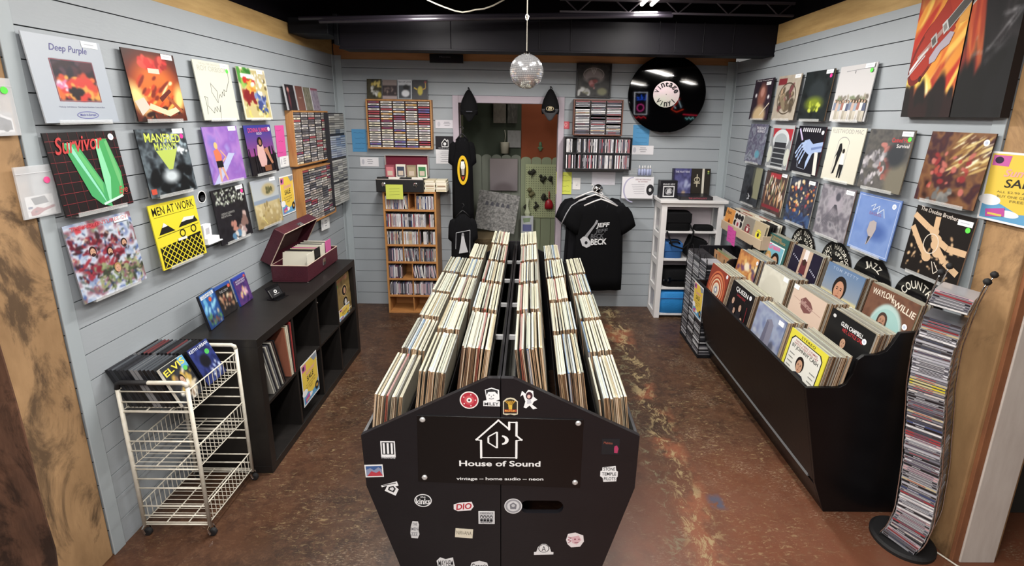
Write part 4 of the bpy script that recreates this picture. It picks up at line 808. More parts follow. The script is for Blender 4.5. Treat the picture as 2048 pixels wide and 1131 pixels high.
# four discs standing on top
def d1(s): s.grad('2c6cc0', '1c3c80'); s.blobs(26, ['58b0e8', '2c5cb0', '8cd4f4'], (.05, .2, .95, .6), .04, .12, 90); s.blobs(26, ['c8b8a0', '302838', '7c4c48', '4c8c60'], (.05, .65, .95, .95), .03, .08, 91); s.R(.05, .04, .95, .14, 'd8e0ec'); s.T('GAMES', .5, .09, .7, .07, '4c6ca0'); s.E(.6, .24, .1, .07, 'e05c38', 14)
def d2(s): s.noise(['18161a', '302c2c', '141216'], 5, 92, .9); s.R(0, 0, 1, .09, '2c54b0'); s.blobs(24, ['c89878', 'a87858', '7c4038', 'd8c0a0'], (.1, .35, .9, .75), .03, .08, 93); s.T('THE CREW', .5, .22, .6, .08, 'a8a8ac'); s.E(.88, .14, .09, .06, 'e05c48', 14)
def d3(s): s.noise(['3c2c78', '6c3c90', '281c58'], 4, 94, .9); s.R(0, 0, 1, .1, '2c44b8'); s.blobs(26, ['e8dc8c', 'd88c4c', 'e0a0c0', 'f0f0d0'], (.25, .35, .75, .8), .03, .08, 95); s.T('BOHEMIAN', .5, .17, .7, .06, 'e0d8f0'); s.T('RHAPSODY', .5, .25, .7, .06, 'e0d8f0'); s.E(.86, .1, .08, .05, 'd84c48', 14)
lean_on(case(.135, .190, .014, d1, edge='202028'), 'video_case', 'blue cased video with crowd picture, nearest of the three on the black shelf', 'video case', -1.665, 2.395, SH+.001, ROTL+.12, .2)
lean_on(case(.135, .172, .012, d2, edge='2c54b0'), 'video_case', 'black cased video with a blue top edge, middle of the three on the black shelf', 'video case', -1.69, 2.560, SH+.001, ROTL+.02, .2)
lean_on(case(.135, .172, .012, d3, edge='3050c0'), 'video_case', 'purple and blue cased video, farthest of the three on the black shelf', 'video case', -1.688, 2.715, SH+.001, ROTL+.05, .2)
# black card holder
m = MB(); m.box(-.05, .05, -.045, .03, 0, .004); m.box(-.05, .05, -.02, -.012, .004, .018)
o = m.build('card_holder', mat('black_acrylic', '0e0e10', rough=.2), None, (-1.545, 2.80, SH+.001), (0, 0, ROTL-.2), bevel=.001); tag(o, 'black desk holder with business cards on the black cube shelf', 'card holder')
MB().prism([(-.012, .004), (.03, .075), (.034, .073), (-.006, .004)], 'x', -.052, .052).build('backrest', MATS['black_acrylic'], o)
s = Sheet(.088, .052, .004, '1c1c20', 'e0e0e0'); s.E(.5, .42, .14, .2, 'e8e8e8'); s.E(.5, .42, .07, .1, '1c1c20'); s.R(.25, .72, .75, .78, 'b0b0b0')
me = s.mesh('business_card'); me.transform(Matrix.Translation((-.044, 0, 0))); c = link('business_cards', me, None, (0, 0, 0)); c.parent = o; c.location = (0, -.004, .012); c.rotation_euler = (-.5, 0, 0); c['label'] = 'small stack of black business cards'
# open burgundy case
BURG = mat('burgundy_leatherette', '4a1c28', rough=.42, noise=(20, '38141e', .5), bump=(120, .2)); BLIN = mat('case_lining', '4a2c2c', rough=.85); TRIMC = mat('case_rim', 'c4b0a0', rough=.35)
ox, oy, oz = -1.745, 3.075, SH+.002; cwid, clen, chh = .245, .50, .115   # depth (x), length (y), height
t = tag(empty('record_case', (ox, oy, oz)), 'open burgundy carrying case of small records on top of the black shelf', 'case')
m = MB(); m.box(.03, .03+cwid-.006, .0, clen, 0, .006); m.box(.03, .036, 0, clen, .006, chh); m.box(.03+cwid-.006, .03+cwid, 0, clen, .006, chh); m.box(.036, .03+cwid-.006, 0, .006, .006, chh); m.box(.036, .03+cwid-.006, clen-.006, clen, .006, chh)
m.build('case_body', BURG, t, bevel=.004)
m = MB(); z = chh
for a, b in (((.03, 0), (.03+cwid, 0)), ((.03+cwid, 0), (.03+cwid, clen)), ((.03+cwid, clen), (.03, clen)), ((.03, clen), (.03, 0))): m.tube([(a[0], a[1], z), (b[0], b[1], z)], .003, 6)
m.build('rim', TRIMC, t, bevel=0)
LID = empty('lid'); LID.parent = t; LID.location = (.03, 0, chh); LID.rotation_euler = (0, math.radians(-62), 0)   # opens about the wall edge
ld = .075
m = MB(); m.box(0, cwid, 0, clen, ld-.005, ld); m.box(0, cwid, 0, .006, 0, ld-.005); m.box(0, cwid, clen-.006, clen, 0, ld-.005); m.box(0, .006, .006, clen-.006, 0, ld-.005); m.box(cwid-.006, cwid, .006, clen-.006, 0, ld-.005)
m.build('lid_shell', BURG, LID, bevel=.004); MB().box(.007, cwid-.007, .007, clen-.007, ld-.011, ld-.0055).build('lid_lining', BLIN, LID)
m = MB()
for a, b in (((0, 0), (cwid, 0)), ((cwid, 0), (cwid, clen)), ((cwid, clen), (0, clen))): m.tube([(a[0], a[1], -.001), (b[0], b[1], -.001)], .003, 6)
m.build('lid_rim', TRIMC, LID)
m = MB(); m.box(cwid, cwid+.006, clen/2-.03, clen/2+.03, .0, .03); m.tube([(cwid+.004, clen/2-.02, .01), (cwid+.004, clen/2+.02, .01)], .006, 8); m.build('catch', CHROME, LID)
MB().box(cwid+.03, cwid+.036, clen/2-.022, clen/2+.022, .045, .095).build('lock_plate', CHROME, t, bevel=.002)
for y in (.012, clen-.012): MB().lathe([(.008, -.002), (.008, 0)], 8, (.03+cwid-.012, y, 0)).build('foot_stud', CHROME, t)
cols = ['e0dcc8', 'dcd8cc', '1c1c1e', '24241f', 'd8d4b8', 'e0dcc8', '28282a', 'd8c8a0', 'e8e0d0', 'd0c8b8', '3a3434', 'e0dcc8', 'd8509c', 'd8509c']
for k in range(13):
    c = cols[(k*5) % 13] if k else 'e4e0cc'; s = Sheet(.178, .176, .003, c, c); me = s.mesh('single_record'); me.transform(Matrix.Translation((-.089, 0, 0)))
    o = link('single_record', me, None, (ox+.03+.112+.02, oy+.06+k*.026, oz+.008)); o.rotation_euler = (-.18, 0, 0)
    tag(o, 'small record standing in the open burgundy case', 'single', 'singles in the burgundy case')
for k, (c, y, w) in enumerate([('e6e2d0', .09, .11), ('1a1a1c', .20, .08), ('e0dcc8', .285, .07), ('e05ca4', .385, .09)]):
    s = Sheet(w, .17, .004, c, c); me = s.mesh('single_record'); me.transform(Matrix.Translation((-w/2, 0, 0)))
    o = link('single_record', me, None, (ox+.03+cwid-.02, oy+y, oz+.010+.004*k)); o.rotation_euler = (0, 0, ROTL)
    tag(o, '%s divider card facing out of the open burgundy case' % ['cream', 'black', 'pale', 'bright pink'][k], 'card', None)

# ---------------------------------------------------------------- wire trolley
TX0, TX1, TY0, TY1 = -1.735, -1.44, 1.845, 2.19; TZ = .775
t = tag(empty('wire_trolley', (TX0, TY0, 0)), 'white wire three-basket trolley on casters holding cased videos, beside the black shelf', 'trolley')
w, l = TX1-TX0, TY1-TY0
for x in (0, w):
    for y in (0, l):
        MB().tube([(x, y, .05), (x, y, TZ-.02)], .0085, 10).build('post', WIRE, t, smooth=True)
        c = MB(); c.lathe([(.014, -.009), (.018, -.007), (.018, .007), (.014, .009)], 16, (x+.008, y, .018), axis='y'); 
        ob = c.build('caster', RUBBER, t); MB().tube([(x, y, .055), (x, y-.018, .046), (x+.008, y-.018, .02)], .004, 6).tube([(x, y, .055), (x, y+.018, .046), (x+.008, y+.018, .02)], .004, 6).build('caster_fork', CHROME, ob)
for y in (0, l):     # bent top bars with a black grip
    MB().tube([(0, y, TZ-.02), (.004, y, TZ-.006), (.018, y, TZ), (w-.018, y, TZ), (w-.004, y, TZ-.006), (w, y, TZ-.02)], .009, 10).build('top_bar', WIRE, t, smooth=True)
    MB().tube([(-.001, y, TZ-.03), (.004, y, TZ-.006), (.018, y, TZ), (w*.45, y, TZ)], .0105, 10).build('grip', RUBBER, t, smooth=True)
    for zb in (.635, .443, .251, .057):
        for dz in (0, .048, .098): 
            if zb+dz < TZ-.03: MB().tube([(0, y, zb+dz), (w, y, zb+dz)], .0035, 6).build('rung', WIRE, t, smooth=True)
for zb in (.64, .365, .068):
    b = empty('basket', (0, 0, zb)); b.parent = t; m = MB(); tilt = .0
    m.tube([(0, 0, 0), (w, 0, 0), (w, l, 0), (0, l, 0)], .003, 6, closed=True)
    n = 13
    for k in range(1, n): y = l*k/n; m.tube([(0, y, 0), (w, y, 0)], .0018, 4)
    for k in (1, 2): m.tube([(w*k/3, 0, -.003), (w*k/3, l, -.003)], .003, 5)
    for x in (0, w):
        m.tube([(x, 0, .098), (x, l, .098)], .003, 6); m.tube([(x, 0, .0), (x, l, .0)], .003, 6)
        for k in range(0, n+1): y = l*k/n; m.tube([(x, y, 0), (x, y, .098)], .0018, 4)
    m.build('wire_basket', WIRE, b)
# cased videos in the top basket, two rows leaning back, faces towards the room
R = random.Random(8)
def vcase(c, e='1c1c20', N=0): return Sheet(.135, .190, .014, c, e, N)
for row, (xc, yb) in enumerate([(0, 0), (0, 0)]):
    for k in range(12):
        c = R.choice(['1c1e24', '2a2c34', '24242a', '4a5058', '16161a', '6a3034']); s = vcase(c, R.choice(['1a1a1e', '28282e', '1a1a1e', '8c8c90'])); me = s.mesh('video_case'); me.transform(Matrix.Translation((-.0675, 0, 0)))
        o = link('video_case', me, None, (TX0+.022+k*.0175, TY0+.085+row*.150, .646)); o.rotation_euler = (Matrix.Rotation(ROTL, 3, 'Z') @ Matrix.Rotation(-.42, 3, 'X')).to_euler()
        tag(o, 'dark cased video packed in the top basket of the white trolley, %s row' % ('near' if row == 0 else 'far'), 'video case', 'cased videos in the top basket, %s row' % ('near' if row == 0 else 'far'))
s = vcase('20242c', 'e8e4d8', 30); s.noise(['1c1c24', '30343c', '181818'], 4, 100, .9); s.blobs(30, ['d8c8a8', 'f0ece0', '8c6c50', 'c8a040'], (.1, .3, .95, .95), .03, .1, 101); s.rect(.75, 0, 1, .3, '58a8d8'); s.T('ELVIS', .5, .14, .9, .15, 'f0d838', 6, .02); s.E(.84, .3, .08, .06, '50c848', 14); s.face(.5, .5, .12)
me = s.mesh('video_case'); me.transform(Matrix.Translation((-.0675, 0, 0))); o = link('video_case', me, None, (TX0+.243, TY0+.082, .648)); o.rotation_euler = (Matrix.Rotation(ROTL, 3, 'Z') @ Matrix.Rotation(-.42, 3, 'X')).to_euler()
tag(o, 'front cased video with yellow title and green dot in the white trolley', 'video case')
s = vcase('141c58', '1c1c24', 30); s.noise(['101848', '2c3c90', '141c58', '4c6cc0'], 3, 102, .9); s.ell(.45, .45, .22, .18, '0c0c1c', .3); s.blobs(12, ['a8c0f0', 'e0e8f8'], (.3, .5, .9, .95), .02, .06, 103); s.T('KEITH URBAN', .5, .08, .9, .08, 'e8ecf4', 0, .01); s.E(.72, .28, .1, .07, '40c050', 14)
me = s.mesh('video_case'); me.transform(Matrix.Translation((-.0675, 0, 0))); o = link('video_case', me, None, (TX0+.245, TY0+.245, .648)); o.rotation_euler = (Matrix.Rotation(ROTL, 3, 'Z') @ Matrix.Rotation(-.42, 3, 'X')).to_euler()
tag(o, 'front cased video with deep blue cover in the far half of the trolley basket', 'video case')
# ---------------------------------------------------------------- bags of stickers taped at the left post
def zipbag(y, z, w, h, label, art, mesh=None, big=True):
    t = tag(empty('sticker_bag', (-A_W+.008, y, z), (0, 0, ROTL)), label, 'bag')
    m = MB(); m.box(-w/2, w/2, -.010, -.004, -h/2, h/2); m.tube([(-w/2, -.011, h*.36), (w/2, -.011, h*.36)], .0015, 5); m.build('clear_pouch', BAGCLEAR, t)
    s = Sheet(w*.75, h*.4, .001, 'f0f0f2'); art(s); me = s.mesh('sticker_sheet', PAPER); link('sticker', me, t, (-w*.35, -.003, -h*.48))
    if big: MB().lathe([(.012, 0), (.012, .001)], 16, (w*.28, -.012, h*.2), 'e8508c', axis='y').build('price_dot', PAPER, t)
def gart(s): s.P([(.1, .75), (.35, .55), (.6, .66), (1, .55), (1, .68), (.62, .78), (.35, .95), (.12, .95)], 'b83040'); s.E(.3, .77, .16, .16, 'c03848'); s.E(.3, .77, .05, .05, '3a1c20'); s.R(.05, .5, .2, .6, '3c508c'); s.P([(.2, .1), (.7, .05), (.8, .4), (.3, .45)], '50545c')
zipbag(1.742, 1.605, .135, .185, 'clear zip bag with a red guitar sticker and pink dot taped at the left post', gart)
def cart(s): s.P([(0, .3), (.5, .05), (1, .3), (1, .9), (0, .9)], 'f0f0f4'); s.P([(.05, .35), (.5, .15), (.95, .4), (.95, .8), (.05, .8)], '50505c'); s.E(.3, .72, .1, .16, '18181c'); s.E(.75, .72, .1, .16, '18181c')
zipbag(1.66, 1.90, .135, .19, 'clear zip bag with a car sticker cut by the left edge of the photo', cart, big=False)
MB().lathe([(.010, 0), (.010, .001)], 16, (0, 0, 0), '58d048', axis='y')
m = MB().lathe([(.012, 0), (.012, .001)], 16, (0, 0, 0), '58d048', axis='y'); tag(m.build('green_dot_sticker', PAPER, None, (-A_W+.021, 1.70, 1.955), (0, 0, ROTL)), 'bright green dot sticker on the upper bag at the left edge', 'sticker')

# ================================================================ central record bin
from mathutils.geometry import tessellate_polygon
def plate(outer, holes, y0, y1):
    """plate in the XZ plane between y0 and y1 with holes"""
    m = MB(); loops = [outer]+holes; flatp = [p for lo in loops for p in lo]
    tris = tessellate_polygon([[Vector((p[0], p[1], 0)) for p in lo] for lo in loops])
    n = len(flatp); vs = [(p[0], y0, p[1]) for p in flatp]+[(p[0], y1, p[1]) for p in flatp]; fs = []
    for t in tris:
        a, b, c = [flatp[i] for i in t]; ccw = (b[0]-a[0])*(c[1]-a[1])-(b[1]-a[1])*(c[0]-a[0]) > 0
        t = tuple(t) if ccw else tuple(t)[::-1]; fs.append(t); fs.append(tuple(i+n for i in t[::-1]))
    o = 0
    for li, lo in enumerate(loops):
        k = len(lo); ar = sum(lo[i][0]*lo[(i+1) % k][1]-lo[(i+1) % k][0]*lo[i][1] for i in range(k)); pos = (ar > 0) == (li == 0)
        for i in range(k):
            a, b = o+i, o+(i+1) % k; fs.append((a, a+n, b+n, b) if pos else (a, b, b+n, a+n))
        o += k
    return m.add(vs, fs)
CX, CY0, CY1 = -0.090, 1.500, 3.36
bin_ = tag(empty('record_bin', (CX, CY0, 0)), 'black sticker-covered double record bin standing in the middle of the floor', 'record bin')
def cpart(m, name, mt, bev=.0015, parent=None): return m.build(name, mt, parent or bin_, (-CX, -CY0, 0), bevel=bev)
LEFT = [(-.586, .787), (-.58, .575), (-.41, 0), (-.0915, 0), (-.0915, 1.015), (-.134, 1.015)]
RIGHT = [(.406, .792), (.402, .575), (.235, 0), (-.0885, 0), (-.0885, 1.015), (-.046, 1.015)]
slot = [(.062+.052*math.copysign(1, math.cos(a))+.028*math.cos(a), .489+.028*math.sin(a)) for a in [2*PI*(k+.5)/24 for k in range(24)]]
FP = [cpart(plate(LEFT, [], 1.5, 1.518), 'front_panel', BLACKWOOD, 0), cpart(plate(RIGHT, [slot], 1.5, 1.518), 'front_panel', BLACKWOOD, 0)]
cpart(plate(LEFT, [], CY1-.018, CY1), 'rear_panel', BLACKWOOD, 0); cpart(plate(RIGHT, [], CY1-.018, CY1), 'rear_panel', BLACKWOOD, 0)
for sgn in (-1, 1):
    q = [(-.586, .787), (-.58, .575), (-.41, 0), (-.398, 0), (-.568, .575), (-.574, .785)]
    if sgn > 0: q = [(CX-(x-CX) if True else x, z) for x, z in q]; q = [(x-.001, z) for x, z in q]
    cpart(MB().prism(q, 'y', 1.518, CY1-.018), 'side_panel', BLACKWOOD)
for dx in (-.007, .007):
    cpart(MB().box(CX+dx-.005, CX+dx+.005, 1.518, CY1-.018, 0.1, .995), 'centre_panel', BLACKWOOD)
ROWS = [1.566+.357*k for k in range(5)]
COLS = [(-.498, .903, -1), (-.338, 1.000, -1), (-.182, 1.095, -1), (.002, 1.095, 1), (.158, 1.000, 1), (.318, .903, 1)]
TL = math.radians(7.0)
for ci, (xc, zt, sg) in enumerate(COLS):
    # sloped floor and divider of each channel (tops lean to the middle)
    zb = zt-.315*math.cos(TL)-.006; xb = xc+sg*.315*math.sin(TL)
    ca, sa = math.cos(TL), math.sin(TL)*(-sg)
    M = Matrix.Translation((xb, 0, zb)) @ Matrix.Rotation(TL*(-sg), 4, 'Y')
    m = MB(); m.M = M; m.box(-.047, .047, 1.518, CY1-.018, -.008, 0); cpart(m, 'channel_floor', BLACKWOOD)
    m = MB(); m.M = M; e = -sg*.058; m.box(min(e, e-.004), max(e, e-.004), 1.518, CY1-.018, -.008, .20); cpart(m, 'channel_divider', BLACKWOOD)
    for k in range(1, 5):
        m = MB(); m.M = M; yk = ROWS[k]-.022; m.box(-.047, .047, yk-.003, yk+.003, 0, .235); cpart(m, 'row_divider', BLACKWOOD, .001)
GREYE = mat('grey_board_edge', 'a8a8aa', rough=.5); GREYF = mat('grey_channel_floor', 'b4b2aa', rough=.6)
for sgn in (-1, 1):
    for k in range(5):
        y = ROWS[k]-.022 if k else 1.53
        cpart(MB().box(CX+min(sgn*.012, sgn*.045), CX+max(sgn*.012, sgn*.045), y-.006, y+.006, .965, .985), 'grey_crossbar', GREYE, .001)
    m = MB(); m.box(CX+min(sgn*.012, sgn*.05), CX+max(sgn*.012, sgn*.05), 1.52, CY1-.02, .70, .705); cpart(m, 'centre_floor', GREYF, 0)
# plaque with the shop sign
PLQ = plate([(-.384, .870), (-.390, .600), (.200, .576), (.203, .858)], [], 1.4965, 1.4998)
pq = cpart(PLQ, 'sign_plaque', mat('black_sign', '0c0b0d', rough=.3), .0008); pq['label'] = 'black sign plaque with white lettering'
WHT = mat('white_lettering', 'f2f2f2', rough=.5)
S = Sheet(.585, .285, 0.0, '100e10')
S.layer = 2; S.step = .00004
def pqx(x): return (x+.384)/.585
def pqz(z): return 1-(z-.576-.008)/.285
hp = [(-.176, .776), (-.098, .854), (-.060, .818), (-.060, .846), (-.034, .846), (-.034, .793), (-.016, .776), (-.034, .772), (-.034, .702), (-.160, .702), (-.160, .772), (-.176, .776)]
for a, b in zip(hp, hp[1:]):
    S.L([(pqx(a[0]), pqz(a[1])), (pqx(b[0]), pqz(b[1]))], .0135, 'f2f2f2')
for a in hp: S.E(pqx(a[0]), pqz(a[1]), .0072, .0138, 'f2f2f2', 12)
sp = [(-.132, .788), (-.132, .766), (-.100, .742), (-.100, .810), (-.132, .788)]
S.L([(pqx(-.134), pqz(.786)), (pqx(-.134), pqz(.763))], .011, 'f2f2f2')
for a, b in zip([(-.134, .788), (-.103, .808), (-.103, .742), (-.134, .764)], [(-.103, .808), (-.103, .742), (-.134, .764)]): S.L([(pqx(a[0]), pqz(a[1])), (pqx(b[0]), pqz(b[1]))], .011, 'f2f2f2')
S.ring(pqx(-.086), pqz(.775), .042, .068, .022, 'f2f2f2', 20, -88, 88)
S.T('House of Sound', pqx(-.093), pqz(.678), .50, .083, 'f2f2f2', 0, .022)
S.T('vintage \u2013 home audio \u2013 neon', pqx(-.093), pqz(.612), .54, .056, 'f2f2f2', 0, .016)
m = MB(); m.v, m.f, m.c, m.m, m.anyc = S.mb.v, S.mb.f, S.mb.c, S.mb.m, True
l = m.build('lettering', PAPER, pq, (-.384, 1.4965, .584)); l['label'] = 'white house emblem and shop lettering'
for x, z in ((-.365, .854), (.184, .845), (-.366, .617), (.181, .600)):
    b = MB().lathe([(.010, 0), (.010, .002), (.006, .005)], 18, (0, 0, 0), axis='y').build('bolt', mat('bright_bolt', 'e0e0e0', rough=.3, metal=.5), pq, (x, 1.4963, z), (PI, 0, 0)); MB().lathe([(.004, 0), (.004, .0012)], 6, (0, 0, 0), axis='y').build('bolt_socket', BLACKWOOD, b, (0, .0052, 0)) if False else None
# stickers on the end
def stk(x, z, w, h, fn, label, base=None, rot=0.0):
    s = Sheet(w, h, .0006, base or 'f0f0f2'); s.mb = MB(); fn(s); m = MB()
    if base is not None: m.box(0, w, -.0006, 0, 0, h, base)
    m.add(s.mb.v, s.mb.f, s.mb.c); me = m.mesh('sticker', PAPER); me.transform(Matrix.Translation((-w/2, 0, -h/2)))
    p = FP[0] if x < CX else FP[1]; o = link('sticker', me, p, (x, 1.4996, z), (0, rot, 0)); o['label'] = label
def q_rec(s): s.E(.5, .5, .5, .5, 'f0e8e4', 28); s.E(.5, .5, .44, .44, 'b02c3c', 28); s.E(.5, .5, .26, .26, 'c85058', 20); s.E(.5, .5, .14, .14, 'f0e8e4', 14); s.E(.5, .5, .06, .06, '201018', 10); [s.E(.5+.33*math.cos(a), .5+.33*math.sin(a), .04, .04, 'e8d0d0', 6) for a in (0, 1.3, 2.5, 3.7, 5)]
stk(-.200, .931, .066, .068, q_rec, 'round red and white record sticker')
def q_mil(s): s.P([(.1, .1), (.5, -.02), (.95, .1), (.98, .62), (.75, .7), (1, .72), (1, 1), (0, .98), (0, .7), (.2, .66)], 'f0f0f2'); s.P([(.15, .12), (.5, .04), (.88, .14), (.86, .35), (.7, .2), (.3, .22), (.2, .4)], '26262a'); s.E(.36, .38, .05, .025, '26262a', 8); s.E(.62, .38, .05, .025, '26262a', 8); s.L([(.34, .56), (.5, .6), (.64, .55)], .03, '26262a'); s.L([(.5, .42), (.47, .5)], .03, '26262a'); s.T('MILEY', .5, .86, .86, .17, '26262a', 0, .012)
stk(-.122, .943, .058, .072, q_mil, 'white sticker with a sketched face over four-letter style name lettering')
def q_fist(s): s.P([(.02, .2), (.25, .02), (.5, -.02), (.75, .02), (.98, .2), (.98, .95), (.75, 1), (.5, .95), (.25, 1), (.02, .95)], 'd8d0b8'); s.P([(.08, .24), (.3, .1), (.5, .06), (.7, .1), (.92, .24), (.92, .9), (.08, .9)], '2c2416'); [s.P([(.5, .5), (.1+.16*k, .16), (.2+.16*k, .16)], 'c89830') for k in range(5)]; s.P([(.36, .4), (.62, .4), (.6, .7), (.4, .7)], 'd8b040'); s.P([(.36, .26), (.44, .24), (.44, .5), (.36, .5)], 'd8b040'); s.R(.1, .66, .9, .8, 'a83028'); s.T('ROCK', .5, .73, .7, .1, 'e8c850', 0, .01)
stk(-.056, .907, .054, .068, q_fist, 'arched gold and black sticker with a raised fist')
def q_fg(s): s.P([(.15, .25), (0, .35), (.1, .05), (.3, .2), (.45, 0), (.75, .05), (.78, .35), (1, .5), (.8, .6), (.7, .75), (1, .95), (.75, 1), (.55, .8), (.35, .95), (.2, .9), (.3, .6)], 'f0f0f2'); s.E(.52, .3, .2, .2, '3c1c28', 16); s.E(.5, .34, .1, .1, 'e8c0b8', 12); s.P([(.4, .5), (.62, .5), (.66, .68), (.4, .72)], 'c8c8d0')
stk(.008, .935, .060, .076, q_fg, 'white cut-out sticker of a small dancing figure with dark hair')
def q_iii(s):
    s.R(.02, 0, .98, .9, 'f0f0f2'); s.R(.1, .06, .9, .74, '1c1c20'); [s.R(.17+.26*k, .1, .30+.26*k, .7, 'f0f0f2') for k in range(3)]; s.T('PARAMORE', .5, .9, .9, .13, 'c8c8cc', 0, .02)
stk(-.493, .727, .054, .074, q_iii, 'white sticker with three upright bars')
def q_land(s): s.R(.06, .1, .94, .9, '3c5c94'); s.P([(.06, .4), (.3, .25), (.5, .45), (.75, .2), (.94, .4), (.94, .9), (.06, .9)], '8c94b0'); s.P([(.1, .9), (.35, .5), (.6, .65), (.8, .5), (.94, .85), (.94, .9)], 'b83c48')
stk(-.548, .640, .066, .052, q_land, 'rectangular sticker with a red and blue landscape', 'f0f0f0', -.04)
def q_tb(s): s.P([(0, .3), (.92, 0), (1, .3), (.82, .36), (1, .55), (.8, 1), (.2, .66), (.36, .3), (.05, .42)], 'f0f0f2'); s.L([(.1, .3), (.86, .12)], .05, '1c1c20'); s.P([(.45, .38), (.72, .32), (.84, .52), (.7, .78), (.38, .6)], '1c1c20'); s.P([(.52, .44), (.68, .4), (.74, .54), (.64, .66), (.48, .56)], 'e0e0e4')
stk(-.495, .566, .064, .062, q_tb, 'white zigzag monogram sticker')
def q_kinks(s): s.E(.5, .5, .5, .5, 'f0f0f2', 28); s.E(.5, .5, .44, .43, '1c1c20', 28); s.T('the', .5, .22, .3, .14, 'f0f0f2', 0, .01); s.T('kinks', .5, .56, .8, .46, 'f0f0f2', 0, .02)
stk(-.376, .515, .064, .056, q_kinks, 'oval black and white band sticker with rounded lettering')
def q_dio(s): s.P([(0, .3), (.3, .1), (.9, 0), (1, .5), (.85, .9), (.2, 1), (0, .8)], 'f0e8ea'); s.T('DIO', .5, .5, .8, .62, 'b82c3c', 6, .03, .2)
stk(-.227, .490, .074, .042, q_dio, 'white sticker with red blackletter lettering')
def q_ccr(s):
    s.R(.05, .05, .95, .95, 'c8c8cc'); s.T('CREEDENCE', .5, .15, .8, .13, '303036', 0, .01); s.T('REVIVAL', .5, .87, .7, .12, '303036', 0, .01)
    for k in range(4): s.E(.19+.2*k, .44, .09, .15, '26262a', 12); s.E(.19+.2*k, .46, .05, .09, 'd8d8dc', 10); s.R(.11+.2*k, .6, .27+.2*k, .78, '26262a')
stk(-.143, .441, .060, .056, q_ccr, 'square grey sticker with four heads in a row', 'eeeef0')
def q_gr(s): s.P([(.3, 0), (.9, .02), (1, .2), (.9, .5), (1, .75), (.8, 1), (.1, .97), (.0, .7), (.1, .3)], 'd8d8da'); s.T('THE', .55, .18, .5, .16, '6c6c74', 0, .01); s.T('MEN', .5, .45, .7, .16, '6c6c74', 0, .01); s.T('ZZZ', .45, .74, .7, .18, '6c6c74', 0, .01)
stk(-.412, .385, .034, .078, q_gr, 'tall ragged grey sticker')
def q_nir(s): s.R(0, .0, 1, 1, 'e4dcc8'); s.T('NIRVANA', .5, .45, .86, .42, '6c6458', 0, .0)
stk(-.228, .370, .066, .040, q_nir, 'beige sticker with tall thin lettering', 'e4dcc8', .08)
def q_b1(s): s.P([(0, .3), (.2, 0), (.5, .15), (.9, 0), (1, .9), (.8, 1), (.5, .85), (.1, 1)], 'e8e8ea'); s.T('MAYHEM', .5, .5, .8, .5, '3a3a40', 0, .01)
stk(-.300, .232, .070, .055, q_b1, 'ragged white sticker at the lower edge of the photo')
def q_b2(s): s.P([(0, .8), (.1, .2), (.5, 0), (.9, .2), (1, .8), (.5, 1)], 'e8e8ea'); s.T('Genesis', .5, .55, .8, .5, '2c2c30', 0, .02)
stk(-.172, .222, .074, .045, q_b2, 'arched white band sticker at the lower edge of the photo')
def q_seal(s): s.E(.5, .5, .5, .5, 'e8e8ea', 28); s.E(.5, .5, .45, .45, '9c9ca2', 28); s.E(.5, .5, .34, .34, 'd8d8dc', 24); s.P([(.5, .25), (.7, .4), (.66, .7), (.34, .7), (.3, .4)], '7c7c84'); s.E(.5, .46, .1, .1, 'c8c8cc', 10)
stk(-.044, .493, .066, .066, q_seal, 'round silvery seal sticker beside the handle slot')
def q_stp(s): s.P([(.1, .1), (.85, 0), (.9, .3), (1, .35), (1, .68), (.94, .72), (.94, .96), (.2, 1), (.15, .75), (0, .65), (0, .32), (.1, .3)], 'f0f0f2'); s.T('STONE', .5, .2, .66, .2, '1c1c20', 0, .015); s.T('TEMPLE', .5, .5, .82, .2, '1c1c20', 0, .015); s.T('PILOTS', .55, .8, .66, .2, '1c1c20', 0, .015)
stk(.304, .635, .064, .068, q_stp, 'white cut-out sticker with three lines of black band lettering')
def q_dk(s): s.R(0, 0, 1, 1, '18151a'); s.T('Melvins', .35, .25, .5, .16, '8c4a3c', -4, .02); s.P([(.72, .45), (.85, .4), (.95, .6), (.9, .9), (.72, .88), (.7, .6)], 'b03860')
stk(.304, .748, .064, .064, q_dk, 'dark square sticker with a small pink figure', '18151a')
def q_A(s): s.P([(0, .75), (.12, .72), (.2, .3), (.4, .02), (.6, .02), (.8, .3), (.88, .72), (1, .75), (1, .95), (0, 1)], 'eeeef0'); s.ring(.5, .42, .28, .36, .04, '2c2c30', 22); s.T('A', .5, .44, .22, .44, '2c2c30', 0, .0)
stk(.073, .299, .074, .052, q_A, 'white bell-shaped sticker with a letter A in a circle')
def q_pf(s): s.P([(.1, .1), (.5, 0), (.95, .2), (1, .6), (.8, .95), (.3, 1), (.1, .8), (0, .5)], 'f0e8ea'); s.blob = None; s.P([(.3, .3), (.7, .2), (.85, .5), (.6, .8), (.35, .7)], 'e0b8c0'); s.E(.5, .45, .05, .05, '8c3c50', 8); s.E(.72, .45, .04, .04, '8c3c50', 8); s.L([(.1, .3), (.3, .36), (.1, .5), (.3, .55), (.12, .7)], .04, 'b05c70'); s.L([(.48, .68), (.7, .66)], .04, '8c3c50')
stk(.190, .343, .068, .068, q_pf, 'pink and white cartoon head cut-out sticker')

